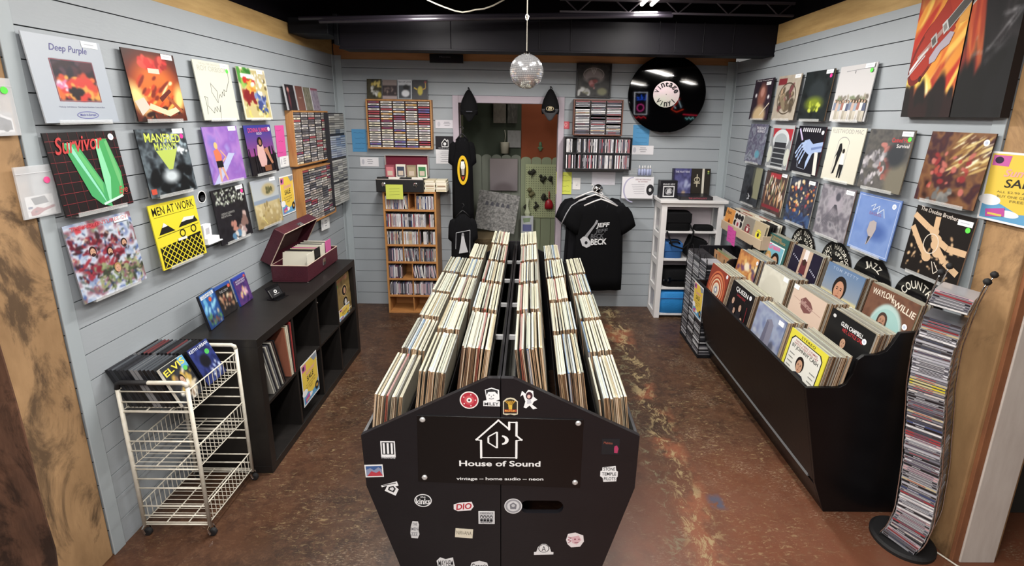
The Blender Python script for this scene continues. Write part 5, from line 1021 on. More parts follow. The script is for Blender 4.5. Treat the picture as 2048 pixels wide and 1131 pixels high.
# ---------------------------------------------------------------- sleeves in the bins (edge on)
def sleeve_meshes():
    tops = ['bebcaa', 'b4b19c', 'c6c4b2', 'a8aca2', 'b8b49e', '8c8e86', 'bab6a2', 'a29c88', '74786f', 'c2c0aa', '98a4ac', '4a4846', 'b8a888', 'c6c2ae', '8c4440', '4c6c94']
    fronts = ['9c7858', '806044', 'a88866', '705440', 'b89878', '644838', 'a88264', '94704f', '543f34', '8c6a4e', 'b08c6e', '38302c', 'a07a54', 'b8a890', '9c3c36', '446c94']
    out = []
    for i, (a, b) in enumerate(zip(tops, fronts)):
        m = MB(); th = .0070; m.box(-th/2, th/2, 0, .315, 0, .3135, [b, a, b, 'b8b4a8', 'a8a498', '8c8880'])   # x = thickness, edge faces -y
        m.box(-.0008, .0010, -.0004, 0, .004, .31, '2c241f' if i % 3 else 'd8ccb8'); Rm = random.Random(i*7)
        for q in range(4): xq = -.0032+.0016*q+Rm.uniform(0, .0006); m.box(xq, xq+Rm.uniform(.0004, .0009), Rm.uniform(.001, .03), .315-Rm.uniform(.001, .05), .3135, .3137, Rm.choice(['5a5850', '8c8c80', '70745e', 'a4a896', '9a9482', '3e3c38', 'c2c6b8', '888c94'])); m.box(xq, xq+.0006, -.0003, 0, .002, .311, Rm.choice(['5c4434', 'c8a884', '8c6a50', '3c2c24', 'a88464', 'd0b898']))
        out.append(m.mesh('record_sleeve', PRINT))
    return out
SLV = sleeve_meshes()
NAMES_C = ['left outer', 'left middle', 'left inner', 'right inner', 'right middle', 'right outer']
NAMES_R = ['front', 'second', 'third', 'fourth', 'rear']
R = random.Random(21); far = []
NPS = 14
for ci, (xc, zt, sg) in enumerate(COLS):
    zb = zt-.315*math.cos(TL); xb = xc+sg*.315*math.sin(TL)
    for ri, y in enumerate(ROWS):
        n = NPS-1 if ri < 2 else NPS
        for k in range(n):
            off = (k-(n-1)/2)*(.094/(n-1))+R.uniform(-.001, .001); mi = R.choice([0, 0, 1, 2, 2, 3, 4, 5, 6, 6, 7, 8, 9, 9, 10, 11, 12, 13, 13]) if R.random() > .06 else R.choice([14, 15])
            if (ci, ri) in ((3, 0), (4, 0)) and k < n-1 and R.random() < .22: mi = R.choice([14, 14, 15])
            tl = -sg*(TL+R.uniform(-.02, .02)); M = Matrix.Translation((xb+off*math.cos(TL), y+R.uniform(-.006, .003), zb+off*math.sin(TL)*sg+R.uniform(-.001, .004))) @ Matrix.Rotation(tl, 4, 'Y')
            if ri < 2:
                o = link('record_sleeve', SLV[mi]); o.matrix_world = M
                tag(o, 'record sleeve edge-on in the %s stack, %s channel of the middle bin' % (NAMES_R[ri], NAMES_C[ci]), 'record', 'sleeves, %s channel, %s stack' % (NAMES_C[ci], NAMES_R[ri]))
            else: far.append((SLV[mi], M))
vs = []; fs = []; cols = []
for me, M in far:
    o = len(vs); vs += [tuple(M @ v.co) for v in me.vertices]; fs += [tuple(i+o for i in p.vertices) for p in me.polygons]
    c = np.empty(len(me.loops)*4, np.float32); me.color_attributes['Col'].data.foreach_get('color', c); cols.append(c)
me = bpy.data.meshes.new('record_sleeves'); me.from_pydata(vs, [], fs); me.materials.append(PRINT); at = me.color_attributes.new('Col', 'FLOAT_COLOR', 'CORNER'); at.data.foreach_set('color', np.concatenate(cols)); me.update()
tag(link('record_sleeves', me), 'packed edge-on record sleeves in the three farther stacks of every channel of the middle bin', 'record', None, 'stuff')

# ================================================================ right-hand record bin, disc racks
BY0, BY1 = 2.0, 3.52
PROF = [(1.485, 0), (1.42, .165), (1.30, .685), (1.455, .687), (1.485, .705), (1.508, .76), (1.520, .83), (1.545, .852), (1.61, .858), (1.645, .875), (1.668, .915), (1.690, .965), (1.80, .975), (1.862, .978), (1.862, 0)]
rb = tag(empty('record_bin', (1.6, BY0, 0)), 'tall black three-tier record bin standing along the right wall', 'record bin')
def rpart(m, name, mt=None, bev=.002): return m.build(name, mt or BLACKBIN, rb, (-1.6, -BY0, 0), bevel=bev)
rpart(MB().prism(PROF, 'y', BY0, BY0+.018), 'end_panel'); rpart(MB().prism(PROF, 'y', BY1-.018, BY1), 'end_panel')
rpart(MB().prism([(1.42, .165), (1.30, .685), (1.316, .687), (1.436, .170)], 'y', BY0+.018, BY1-.018), 'front_panel')
rpart(MB().prism([(1.485, .0), (1.425, .150), (1.438, .150), (1.498, 0)], 'y', BY0+.018, BY1-.018), 'kick_board')
rpart(MB().prism([(1.415, .158), (1.418, .172), (1.432, .172), (1.432, .158)], 'y', BY0+.06, BY1-.02), 'edge_strip', mat('grey_strip', '6c6e70', rough=.4), .0005)
rpart(MB().prism([(1.362, .505), (1.56, .505), (1.56, .513), (1.362, .513)], 'y', BY0+.018, BY1-.018), 'tier_floor')
rpart(MB().prism([(1.545, .50), (1.545, .60), (1.745, .62), (1.745, .628), (1.537, .608), (1.537, .50)], 'y', BY0+.018, BY1-.018), 'tier_floor')
rpart(MB().prism([(1.73, .62), (1.73, .76), (1.862, .762), (1.862, .768), (1.722, .768), (1.722, .62)], 'y', BY0+.018, BY1-.018), 'tier_floor')
YS = [2.030, 2.400, 2.785, 3.165]
LB = math.radians(10)
def bcover(fn, base, tier, col, label, edge=None, N=44, kind='c', at=None):
    xt, zt = [(1.405, .832), (1.605, .945), (1.788, 1.087)][tier]
    s = Sheet(LPS, LPS, .004, base, edge or base, N); fn(s); me = s.mesh('record_sleeve'); me.transform(Matrix.Translation((-LPS/2, 0, 0)))
    o = link('record_sleeve', me, None, (xt-.315*math.sin(LB), YS[col]+LPS/2, zt-.315*math.cos(LB)))
    o.rotation_euler = (Matrix.Rotation(ROTR, 3, 'Z') @ Matrix.Rotation(-LB, 3, 'X')).to_euler(); tag(o, label, 'record', 'front sleeves of the right-hand bin')
    if kind:
        u, v = at or (.9, .09); y = -s.th-0.0001*(s.layer+3); m = MB()
        if kind == 'c': m.lathe([(0.0145, 0), (0.0145, 0.0004)], 16, (u*s.w, y, (1-v)*s.h), 'e6e6ea', axis='y'); m.lathe([(0.007, 0), (0.007, 0.0003)], 12, (u*s.w, y-0.0004, (1-v)*s.h), 'b4bcd0', axis='y')
        else: m.box(u*s.w-.026, u*s.w+.026, y-0.0004, y, (1-v)*s.h-.013, (1-v)*s.h+.013, 'eceef0')
        p = m.build('price_label', PAPER, o, (-LPS/2, 0, 0)); p['label'] = 'white price label'
def bk_cash(s):
    s.R(.0, .0, 1, 1, 'e8dc30'); s.P([(.14, .08), (.86, .08), (.93, .15), (.93, 1), (.07, 1), (.07, .15)], '20201c'); s.P([(.16, .095), (.84, .095), (.91, .165), (.91, 1), (.09, 1), (.09, .165)], 'e8e6dc'); s.T('STEREO', .5, .04, .38, .045, '20201c', 0, .012, 0, 'c', 1.2)
    s.T('NOW HERE COMES', .5, .14, .6, .035, 'b03c48', 0, .01); s.T('WITH A RECORD HIT', .5, .185, .66, .035, 'b03c48', 0, .01); s.T('BY JOHNNY CASH', .5, .245, .72, .075, '20201c', 0, .015); s.P([(.28, .66), (.44, .58), (.6, .58), (.74, .68), (.8, 1), (.2, 1)], '2c2c34'); s.face(.47, .46, .115, 'cf9a78', '241814'); 
    for k in range(6): s.R(.14, .36+.07*k, .28-.02*(k % 2), .375+.07*k, '8c8c88'); s.R(.74, .42+.07*k, .88-.02*(k % 2), .435+.07*k, '8c8c88')
bcover(bk_cash, 'e8dc30', 0, 0, 'yellow bordered record sleeve with a portrait at the near end of the lowest tier', N=0, kind=None)
def bk_mono(s): s.grad('8494bc', '6c74a0', 90); s.noise(['6c7cac', 'a8b4cc', '8c94b8', '5c6494'], 4, 110, .8); s.blobs(24, ['b8bccc', '9ca0b4', '5a5c70'], (0, .5, 1, 1), .03, .09, 111); s.P([(.42, .2), (.55, .14), (.66, .22), (.68, .7), (.36, .74)], '84849a'); s.P([(.42, .2), (.5, .22), (.5, .72), (.36, .74)], '6c6c84'); s.blobs(30, ['a8a8b4', 'c0c0cc', '7c7c8c'], (.2, .66, .85, .95), .02, .06, 112)
bcover(bk_mono, '8090b8', 0, 1, 'blue cloudy record sleeve with a grey stone monolith in the lowest tier', kind='w', at=(.86, .09))
def bk_q(s): s.R(0, 0, 1, 1, '1a1618'); s.T('QUEEN', .5, .12, .56, .11, 'f0f0f0', 0, .012); s.T('GREATEST', .52, .22, .4, .045, 'c03038', 0, .01); [s.face(u, v, .075, 'd0a48c', '2a1a14', long=(k == 1)) for k, (u, v) in enumerate([(.24, .38), (.60, .42), (.38, .56), (.76, .64)])]; [s.P([(u-.1, v), (u+.1, v), (u+.12, v+.2), (u-.12, v+.2)], '26242a') for u, v in [(.24, .46), (.60, .50), (.38, .64), (.76, .72)]]; s.L([(.88, .3), (.9, .6), (.84, .95)], .012, 'b02c34')
bcover(bk_q, '1a1618', 0, 2, 'black record sleeve with white name lettering and four faces in the lowest tier', edge='3a3030', N=0)
def bk_ring(s): s.R(0, 0, 1, 1, '9c3a28'); [s.E(.52, .5, r, r*1.0, c, 36) for r, c in ((.44, 'd8683c'), (.39, '8c2c20'), (.36, 'e0885c'), (.30, 'b84428'), (.26, 'e8c8a0'), (.225, 'c05430'), (.17, 'f0dcc0'), (.13, 'd8c8b4'), (.08, '8c94a8'), (.04, 'e8e4e0'))]
bcover(bk_ring, '9c3a28', 0, 3, 'red record sleeve with orange concentric rings at the far end of the lowest tier', N=0, at=(.9, .06))
def bk_glen(s): s.R(0, 0, 1, 1, '141416'); s.T('GLEN CAMPBELL', .55, .15, .52, .07, 'f0f0f0', 0, .015); s.T('HEY, LITTLE ONE', .6, .235, .48, .07, 'd03038', 0, .015); s.P([(.36, .62), (.62, .6), (.7, 1), (.3, 1)], '201c1c'); s.face(.46, .42, .085, 'c89878', '1c1210'); s.E(.1, .1, .04, .03, 'd8d8d8', 10)
bcover(bk_glen, '141416', 1, 0, 'black record sleeve with white over red title at the near end of the middle tier', edge='24201c', N=0, at=(.86, .2))
def bk_jeff(s): s.R(0, 0, 1, 1, 'd8bca8'); s.P([(.3, .2), (.42, .12), (.6, .16), (.7, .24), (.66, .34), (.5, .4), (.36, .34)], '7c4a48'); s.T('Jefferson', .5, .26, .4, .13, 'b89088', -8, .03, .3); s.L([(.08, .22), (.3, .24)], .008, 'a88478'); s.L([(.7, .27), (.95, .29)], .008, 'a88478'); [s.P([(.5, .84), (.5+.16*math.cos(a)-.01, .84-.16*math.sin(a)), (.5+.16*math.cos(a)+.01, .84-.16*math.sin(a))], '6c4844') for a in (.3, .7, 1.1, 1.57, 2.0, 2.4, 2.8)]
bcover(bk_jeff, 'd8bca8', 1, 1, 'dusty pink record sleeve with a curly dark emblem and small star in the middle tier', edge='c8b090', N=0, kind='w', at=(.08, .04))
def bk_cream(s): s.noise(['d8d4c4', 'd0ccbc', 'dcd8c8', 'c8c4b4'], 3, 113, .9); s.ell(.5, .5, .4, .4, 'ccc8b8', .1)
bcover(bk_cream, 'd6d2c2', 1, 2, 'plain cream record sleeve with faint ring wear in the middle tier', kind='w', at=(.9, .05))
def bk_or(s): s.noise(['c87838', 'e09c50', 'a85c34', 'e8b470'], 5, 114, .9); s.blobs(40, ['e8b868', 'c06838', '7c4c6c', 'f0d8a0', '5c4868'], (.1, .2, .9, .95), .03, .08, 115); s.ell(.5, .3, .12, .1, 'f0e0c0', .4); s.rect(.96, 0, 1, 1, '20202c')
bcover(bk_or, 'c88444', 1, 3, 'orange and purple cartoon record sleeve at the far end of the middle tier', edge='20202c')
def bk_way(s): s.noise(['6c4434', '80543c', '5c382c'], 9, 116, .8); s.ell(.52, .62, .33, .42, 'b0d0cc', .06); s.E(.52, .66, .30, .38, '9cc8c4', 30); s.T('WAYLON', .28, .1, .44, .1, 'e8dcc8', 3, .02); s.T('WILLIE', .76, .17, .44, .1, 'e8dcc8', -6, .02); s.T('&', .52, .13, None, .07, 'e8dcc8'); s.face(.44, .49, .105, 'b88468', '4a342c', True, True); s.face(.62, .70, .09, 'b88468', '4a342c', True, True)
bcover(bk_way, '70483a', 2, 0, 'brown record sleeve with an oval portrait at the near end of the top tier', at=(.88, .4), edge='8c7c50')
def bk_tom(s): s.grad('5c7ca8', '8c98a8', 90, (0, 0, 1, .5)); s.grad('d8cc98', '50483c', 90, (0, .5, 1, 1)); s.T('TOM PETTY', .5, .07, .7, .05, 'a8b8d4', 0, .005, 0, 'c', 1.3); s.P([(.26, .64), (.72, .62), (.8, 1), (.2, 1)], '1c1a20'); s.face(.48, .40, .19, 'c88c6c', '1e1612')
bcover(bk_tom, '6c88b0', 2, 1, 'blue and yellow sky record sleeve with a dark-haired portrait in the top tier', at=(.92, .6))
def bk_lin(s): s.R(0, 0, 1, 1, '1c1630'); s.R(.34, 0, .7, 1, 'c8a890'); s.R(.44, .0, .58, .3, 'e8e0e0'); s.P([(.42, .22), (.6, .22), (.62, .5), (.4, .5)], '6c2c34'); s.P([(.44, .5), (.58, .5), (.62, 1), (.4, 1)], '303c58'); s.P([(.47, .55), (.55, .55), (.56, .9), (.46, .9)], 'd8dcec'); s.E(.51, .26, .06, .07, '3c241c', 12); [s.E(.08+.06*k, .2+.02*k, .014, .02, 'c8c8e0', 8) for k in range(5)]; [s.E(.76+.05*k, .34+.02*k, .014, .02, 'c8c8e0', 8) for k in range(5)]
bcover(bk_lin, '1c1630', 2, 2, 'dark violet record sleeve with a pale centre band and seated figure in the top tier', N=0, kind=None)
def bk_gr(s): s.R(0, 0, 1, 1, '2c6460'); s.R(.12, .2, .92, .98, 'e0f0f0'); s.R(.15, .23, .89, .98, '6cb4cc'); s.T('Grease', .5, .27, .5, .13, 'e8609c', 4, .03); s.T('THE ORIGINAL', .4, .06, .6, .05, 'c89850', 0, .01); s.T('SOUND TRACK', .6, .12, .6, .05, 'c89850', 0, .01); s.face(.34, .62, .17, 'e0b494', 'c89c58', True); s.face(.66, .6, .18, 'd09c78', '1e1412')
bcover(bk_gr, '2c6460', 2, 3, 'teal record sleeve with a couple and pink script, far in the top tier', N=0, kind=None)
RR = random.Random(31)
TIERN = ['lowest', 'middle', 'top']
SLV2 = []
for me in SLV:      # same sleeves turned to stand face to the aisle
    q = me.copy(); q.transform(Matrix.Rotation(0, 4, 'Z')); SLV2.append(q)
for tier, (xt, zt, n, pitch) in enumerate([(1.405, .832, 10, .0108), (1.605, .945, 10, .0108), (1.788, 1.087, 5, .010)]):
    for c in range(4):
        for k in range(n):
            x = xt+.007+pitch*k+RR.uniform(-.001, .001); mi = RR.choice([0, 1, 2, 3, 4, 5, 6, 7, 8, 9, 10, 12, 13, 13, 11, 15 if c == 3 else 2])
            y = YS[c]+RR.uniform(-.012, .006)-(.004 if k > 2 else 0); zz = zt-.315*math.cos(LB)+RR.uniform(-.003, .004)
            o = link('record_sleeve', SLV2[mi]); o.location = (x-.315*math.sin(LB), y, zz); o.rotation_euler = (0, LB, 0)
            if k % 2 == 0: o.scale = (1.9, 1, 1)
            tag(o, 'record sleeve filed in the %s tier, %s block of the right-hand bin' % (TIERN[tier], ['nearest', 'second', 'third', 'farthest'][c]), 'record', 'right-hand bin, %s tier, %s block' % (TIERN[tier], ['nearest', 'second', 'third', 'farthest'][c]))
# round genre signs cut from records
def genre(y, txt, label, txt2=None):
    t = MB(); t.lathe([(.149, 0), (.150, .0012), (.149, .0024)], 48, (0, 0, 0), '101012', axis='y')
    for r in (.135, .12, .105, .09, .075, .062): 
        pass
    t.lathe([(.05, -.0006), (.05, 0)], 32, (0, 0, 0), '1c1c1e', axis='y')
    s = Sheet(.3, .3, 0.0, '101012'); s.layer = 4; s.arc(txt, .5, .5, .38 if txt2 else .33, 90, .13 if not txt2 else .10, 'e0dcd0', 20 if len(txt) < 8 else 13, .012)
    if txt2: s.arc(txt2, .5, .5, .25, 90, .08, 'e0dcd0', 20, .012)
    t.M = Matrix.Translation((-.15, -.0004, -.15)); t.add(s.mb.v, s.mb.f, s.mb.c)
    o = t.build('genre_sign', mat('vinyl_black', attr=True, rough=.25, coat=.3), None, (B_W-.006, y, 1.035), (0, 0, ROTR)); tag(o, label, 'sign', 'record-shaped genre signs')
genre(3.165, 'READY RHYTHM', 'round black record sign with two rows of letters, farthest over the right-hand bin', 'FUNK SOUL')
genre(2.800, 'READY HARDROCK', 'round black record sign with two rows of letters, second from the far end', 'BEST OFFERS')
genre(2.485, 'JAZZ', 'round black record sign reading JAZZ behind the top tier')
genre(2.165, 'COUNTRY', 'round black record sign reading COUNTRY behind the near end of the top tier')
# flyer at the far end of the bin
summer(.19, .26, None, 0, 0, 'yellow sale flyer on the far end of the right-hand bin front', loc=(1.290, 3.515, .42), rotz=ROTR)
# second, shorter bin beyond
m = MB(); m.box(1.52, 1.86, 3.54, 3.56, 0, .80); m.box(1.52, 1.86, 4.10, 4.12, 0, .80); m.box(1.52, 1.54, 3.56, 4.10, 0, .72); m.box(1.84, 1.86, 3.56, 4.10, 0, .80); m.box(1.54, 1.84, 3.56, 4.10, .50, .515)
tag(m.build('record_crate', BLACKWOOD, bevel=.002), 'short black crate standing beyond the far end of the right-hand bin', 'record bin')
for k, (c, x, y, lb) in enumerate([('6c8450', 1.62, 3.60, 'green'), ('c87038', 1.585, 3.575, 'orange'), ('8c8c90', 1.66, 3.60, 'grey')]):
    s = Sheet(.30, .30, .005, c, c, 20); s.noise([c, 'd8c8a0', c], 4, k, .6); me = s.mesh('record_sleeve'); me.transform(Matrix.Translation((-.15, 0, 0)))
    o = link('record_sleeve', me, None, (x, y+.20, .517)); o.rotation_euler = (0, 0, ROTR); tag(o, '%s record sleeve standing in the short crate beyond the right-hand bin' % lb, 'record')
# wall box of singles
WBX = mat('cream_box_board', 'b8a48c', rough=.6); ws = tag(empty('singles_box', (1.70, 3.40, .955)), 'cream and black wall box of small records above the far end of the right-hand bin', 'box')
m = MB(); m.box(.0, .012, 0, .74, 0, .075); m.box(.012, .17, 0, .012, 0, .105); m.box(.012, .17, .728, .74, 0, .105); m.build('box_front', WBX, ws, bevel=.003)
m = MB(); m.box(.012, .176, .012, .728, 0, .008); m.box(.17, .18, 0, .74, 0, .12); m.build('box_back', DARKMET, ws, bevel=.001)
m = MB(); m.prism([(.012, 0), (.18, 0), (.18, -.07)], 'y', .05, .07); m.prism([(.012, 0), (.18, 0), (.18, -.07)], 'y', .67, .69); m.build('bracket', DARKMET, ws)
def sg(fn, base, y, label, edge='d8d0b8', x=1.722):
    s = Sheet(.178, .178, .003, base, edge, 0); fn(s); me = s.mesh('single_record'); me.transform(Matrix.Translation((-.089, 0, 0)))
    o = link('single_record', me, None, (x-.008, y, .966)); o.rotation_euler = (Matrix.Rotation(ROTR, 3, 'Z') @ Matrix.Rotation(-.16, 3, 'X')).to_euler(); tag(o, label, 'single', 'singles facing out of the wall box')
def lab(c1, c2, hole): return lambda s: (s.E(.5, .54, .24, .24, c1, 24), s.E(.5, .54, .09, .09, hole, 16), s.L([(.3, .4), (.7, .42)], .02, c2))
sg(lambda s: (s.T('Epic', .4, .2, .5, .2, '1c1c1c', 0, .02), s.E(.55, .6, .12, .14, 'b05c24', 16), s.E(.55, .6, .05, .06, '1c1410', 10)), 'e8943c', 4.045, 'orange paper single sleeve with black script, farthest in the wall box')
sg(lambda s: ([s.E(.2+.3*(k % 3), .2+.3*(k//3), .16, .14, '1c181c', 12) for k in range(9)], s.E(.5, .54, .25, .25, 'd8c8c8', 22), s.E(.5, .54, .1, .1, 'a83848', 14)), 'd8d4c8', 3.865, 'black and white patterned single sleeve in the wall box')
sg(lab('8c3038', 'd8c8c0', 'e0d8d0'), '8c8478', 3.685, 'grey single sleeve with a dark red label in the wall box')
sg(lab('e8dc28', '4a4418', '141414'), 'b8a480', 3.500, 'tan single sleeve with a yellow label, nearest in the wall box')
Rg = random.Random(5)
for k in range(26):
    y0 = [3.500, 3.685, 3.865, 4.045][k % 4]; c = Rg.choice(['e8e4d8', 'd8d0bc', 'c8c0b0', '2c2a2a', 'd8c8a8', 'a85c50']); s = Sheet(.178, .176, .0022, c, c); me = s.mesh('single_record'); me.transform(Matrix.Translation((-.089, 0, 0)))
    o = link('single_record', me, None, (1.732+.019*(k//4), y0+Rg.uniform(-.006, .006), .966)); o.rotation_euler = (Matrix.Rotation(ROTR, 3, 'Z') @ Matrix.Rotation(-.16, 3, 'X')).to_euler()
    tag(o, 'single filed behind the facing sleeves in the cream wall box', 'single', 'singles filed in the wall box')
for k, (y, h, lb) in enumerate([(3.93, .135, 'wide pink paper note hanging from the cream wall box'), (3.845, .13, 'narrow pink paper note overlapping the wide one on the cream wall box')]):
    s = Sheet(.10 if k == 0 else .065, h, .0008, 'e848b0'); [s.L([(.2, .3+.25*j), (.8, .28+.25*j)], .02, 'a03080') for j in range(3)]
    me = s.mesh('paper_note', PAPER); me.transform(Matrix.Translation((-s.w/2, 0, -h))); tag(link('paper_note', me, None, (1.697-.002*k, y, 1.015-.015*k), (0, 0, ROTR)), lb, 'paper')
# summer sale poster at the mouth of the right wall
summer(.30, .275, 'R', 1.800, 1.652, 'summer sale poster in yellow and blue taped across the right timber post', off=.012)

# ---------------------------------------------------------------- wavy wire tower of discs (near right)
nv = Vector((-.78, -.62, 0)); dv = Vector((.62, -.78, 0)); L0 = Vector((1.657, 1.838, 0)); ANG = math.atan2(-.78, .62)
SZ = [(.00, -.012), (.03, .0), (.10, .022), (.20, .033), (.32, .028), (.43, .022), (.575, .006), (.69, -.006), (.805, -.020), (.90, -.024), (.98, -.026), (1.08, -.018), (1.17, -.010), (1.24, .002), (1.34, .02)]
def sz(z):
    for (a, b), (c, d) in zip(SZ, SZ[1:]):
        if a <= z <= c: t = (z-a)/(c-a); t = t*t*(3-2*t)*.4+t*.6; return b+(d-b)*t
    return SZ[-1][1]
tw = tag(empty('disc_tower', tuple(L0+dv*.0625-nv*.08)), 'tall wavy wire tower of compact discs with black ball tips beside the right post', 'disc rack')
c0 = L0+dv*.0625-nv*.08
base = MB(); rings = []
for z, g in ((0, .0), (.014, .0), (.022, -.012)):
    rings.append([tuple(dv*(math.cos(a)*(.128+g))+(-nv)*(math.sin(a)*(.128+g))+Vector((0, 0, z))) for a in [2*PI*k/36 for k in range(36)]])
base.loft(rings); base.build('base', RUBBER, tw, smooth=False)
for a in (-.070, .070):
    for b in (.003, .145):
        pts = []; nz = 40
        for i in range(nz+1):
            z = .015+(1.31-.015)*i/nz; p = L0+dv*(.0625+a+sz(z))-nv*b; pts.append((p.x-c0.x, p.y-c0.y, z))
        MB().tube(pts, .0028, 6).build('wire_upright', CHROME, tw, smooth=True)
        tip = pts[-1]; MB().lathe([(.002, -.015), (.010, -.010), (.0145, 0), (.010, .010), (.002, .0145)], 14, tip).build('ball_tip', RUBBER, tw, smooth=True)
nz = 0; z = .030; Rt = random.Random(77)
top_cols = [0, 2, 5, 11, 6, 7, 6, 0, 13]
while z < 1.235:
    if 1.115 < z < 1.165: z += .0125; continue
    s0 = sz(z); sl = (sz(z+.02)-sz(z-.02))/.04; p = L0+nv*Rt.uniform(-.003, .003)+dv*(.0625+s0+Rt.uniform(-.002, .002))
    mi = Rt.choice([0, 1, 2, 5, 5, 8, 3, 3, 4, 10, 10, 18, 9, 11, 6, 13, 17, 14, 15, 17]) if z < 1.16 else Rt.choice([0, 6, 11, 9, 13, 5, 3])
    if .80 < z < .83: mi = 16
    o = link('disc_case', DISC[mi]); tilt = max(-.30, min(.30, sl*.55))
    o.matrix_world = Matrix.Translation((p.x, p.y, z)) @ Matrix.Rotation(ANG, 4, 'Z') @ Matrix.Rotation(Rt.uniform(-.006, .006), 4, 'X') @ Matrix.Rotation(tilt, 4, 'Y')
    tag(o, 'compact disc case lying flat in the %s of the wavy wire tower' % ('top group' if z > 1.15 else 'long main stack'), 'compact disc', 'discs in the wavy tower, %s' % ('top group' if z > 1.15 else 'main stack')); z += .0118

# ---------------------------------------------------------------- straight tower rack beyond the bin
FX, FY0, FY1 = 1.385, 3.555, 4.02
tw2 = tag(empty('disc_rack', (FX, FY0, 0)), 'black wire floor rack of discs between the right-hand bin and the white unit', 'disc rack')
m = MB()
for y in (0, .155, .31, .465):
    for x in (0, .13): m.tube([(x, y, 0), (x, y, .80), (x, y, .835)], .003, 6)
m.box(-.005, .14, -.005, .47, 0, .012); m.build('wire_frame', DARKMET, tw2)
for y in (0, .155, .31): MB().tube([(0, y+.02, .80)]+[(0, y+.045+.025*math.cos(a), .82+.045*math.sin(a)) for a in [PI-PI*k/8 for k in range(9)]], .002, 5).build('hook', DARKMET, tw2)
m = MB(); Rf = random.Random(9)
for c in range(3):
    z = .02
    while z < .79:
        dx = Rf.uniform(-.003, .003); y0 = FY0+.012+c*.152; m.box(FX+.002+dx, FX+.128, y0, y0+.142, z, z+.0092, Rf.choice(['26262a', '38383e', '6c6c72', '9c9ca2', '18181c', 'c0c0c4', '4a4a50']))
        m.box(FX+.001+dx, FX+.002+dx, y0+.002, y0+.140, z+.003, z+.0062, Rf.choice(['c8c8cc', '2c2c30', '8c8c92', 'e0e0e2', '505058'])); z += .0128
tag(m.build('disc_cases', JEWEL), 'three columns of dark compact disc cases in the floor rack beyond the right-hand bin', 'compact disc', None, 'stuff')

# ================================================================ back wall
def bnote(w, h, col, x, z, label, lines=4, **k): return note(w, h, col, 'B', x, z, label, lines=lines, **k)
bnote(.135, .21, '4a9cd8', -1.61, 1.64, 'blue paper note beside the oak tape rack on the back wall', ink='2c5c8c')
bnote(.175, .085, 'eceaf0', -1.527, 1.441, 'white card sign below the oak tape rack at the left end of the back wall', lines=0, extra=card_art, name='info_card', cat='sign')
bnote(.20, .075, 'e4e0ea', -.788, 1.803, 'white card sign just left of the doorway casing', lines=0, extra=card_art, name='info_card', cat='sign')
def pos(s):
    s.R(0, 0, 1, .48, '1c1822'); 
    for a, b in zip([(.32, .26), (.5, .1), (.62, .2), (.62, .14), (.68, .14), (.68, .26), (.68, .38), (.34, .38), (.34, .26)], [(.5, .1), (.62, .2), (.62, .14), (.68, .14), (.68, .26), (.68, .38), (.34, .38), (.34, .26), (.32, .26)]): s.L([a, b], .03, 'f0f0f2')
    s.E(.5, .28, .08, .06, 'f0f0f2', 12); s.T('HOUSE OF SOUND', .5, .43, .7, .035, 'e8e8ec'); [s.R(.3-.05*(k % 2), .56+.07*k, .7+.05*(k % 2), .575+.07*k, '9a9aa4') for k in range(6)]
bnote(.175, .26, 'ecebf0', -.805, 1.563, 'shop poster with a white house emblem left of the doorway', lines=0, extra=pos, name='shop_poster', cat='poster')
bnote(.068, .068, 'd84858', .335, 1.812, 'small red square card right of the doorway', lines=0, name='small_card', cat='card', extra=lambda s: (s.R(.1, .1, .9, .9, 'e8606c'), s.ring(.5, .45, .2, .25, .06, 'f0c0c0', 14)))
bnote(.15, .215, 'd8e048', .332, 1.264, 'yellow-green paper note on the wall right of the doorway', ink='5c6a30')
bnote(.155, .19, '4a9cd8', 1.05, 1.73, 'blue paper note partly behind the large black record sign', ink='3470a4')
bnote(.215, .085, 'eceaf0', 1.07, 1.591, 'white card sign under the large black record sign', lines=0, extra=card_art, name='info_card', cat='sign')
bnote(.225, .125, 'dcdae4', .715, 1.315, 'white paper notice above the black shirts', lines=3, ink='b0a0b4')
m = MB(); m.box(-.038, .038, -.006, 0, -.058, .058); o = m.build('light_switch', WHITEP, None, (.455, D_W, 1.26), bevel=.002); tag(o, 'white light switch right of the yellow-green note', 'light switch'); MB().box(-.006, .006, -.014, -.006, -.012, .012).build('toggle', WHITEP, o, bevel=.001)
# oak tape rack on the back wall
FX_, FZ_, FW_, FH_ = -1.508, 1.571, .601, .448; yb = D_W-.072
rack_thing('tape_rack', 'oak rack of light-coloured cassette tapes on the back wall', 'tape rack', FW_, FH_, .071, 5, .014, OAK, (FX_, yb, FZ_), 0, backm=mat('rack_back_red', '3a1e20', rough=.7))
fill_flat(RZ0, (FX_, yb, FZ_), FW_, FH_, .014, 5, 20, CASSB, 'cassette_tape', 'cassette tape lying in the oak rack on the back wall', 'cassette', 'cassettes in the back-wall oak rack', [0, 1, 0, 3, 3, 7, 13, 0, 15, 8, 9, 3, 10, 2, 15, 1, 13, 7, 12])
def g1(s): s.noise(['1c1c18', '4a4428', '26261e'], 4, 1, .9); s.blobs(8, ['c8b048', 'd8c060'], (.1, .05, .95, .4), .05, .1, 2); s.blobs(8, ['e0e0dc', 'a8a8a4'], (.2, .4, .8, .8), .05, .1, 3); s.ell(.85, .8, .12, .15, 'c0b044', .4)
def g2(s): s.grad('8c7c78', 'a8989a', 90); s.rect(0, .3, 1, .82, '3a3034'); s.blobs(14, ['9c8880', '70605c'], (.1, .4, .9, .78), .03, .07, 4)
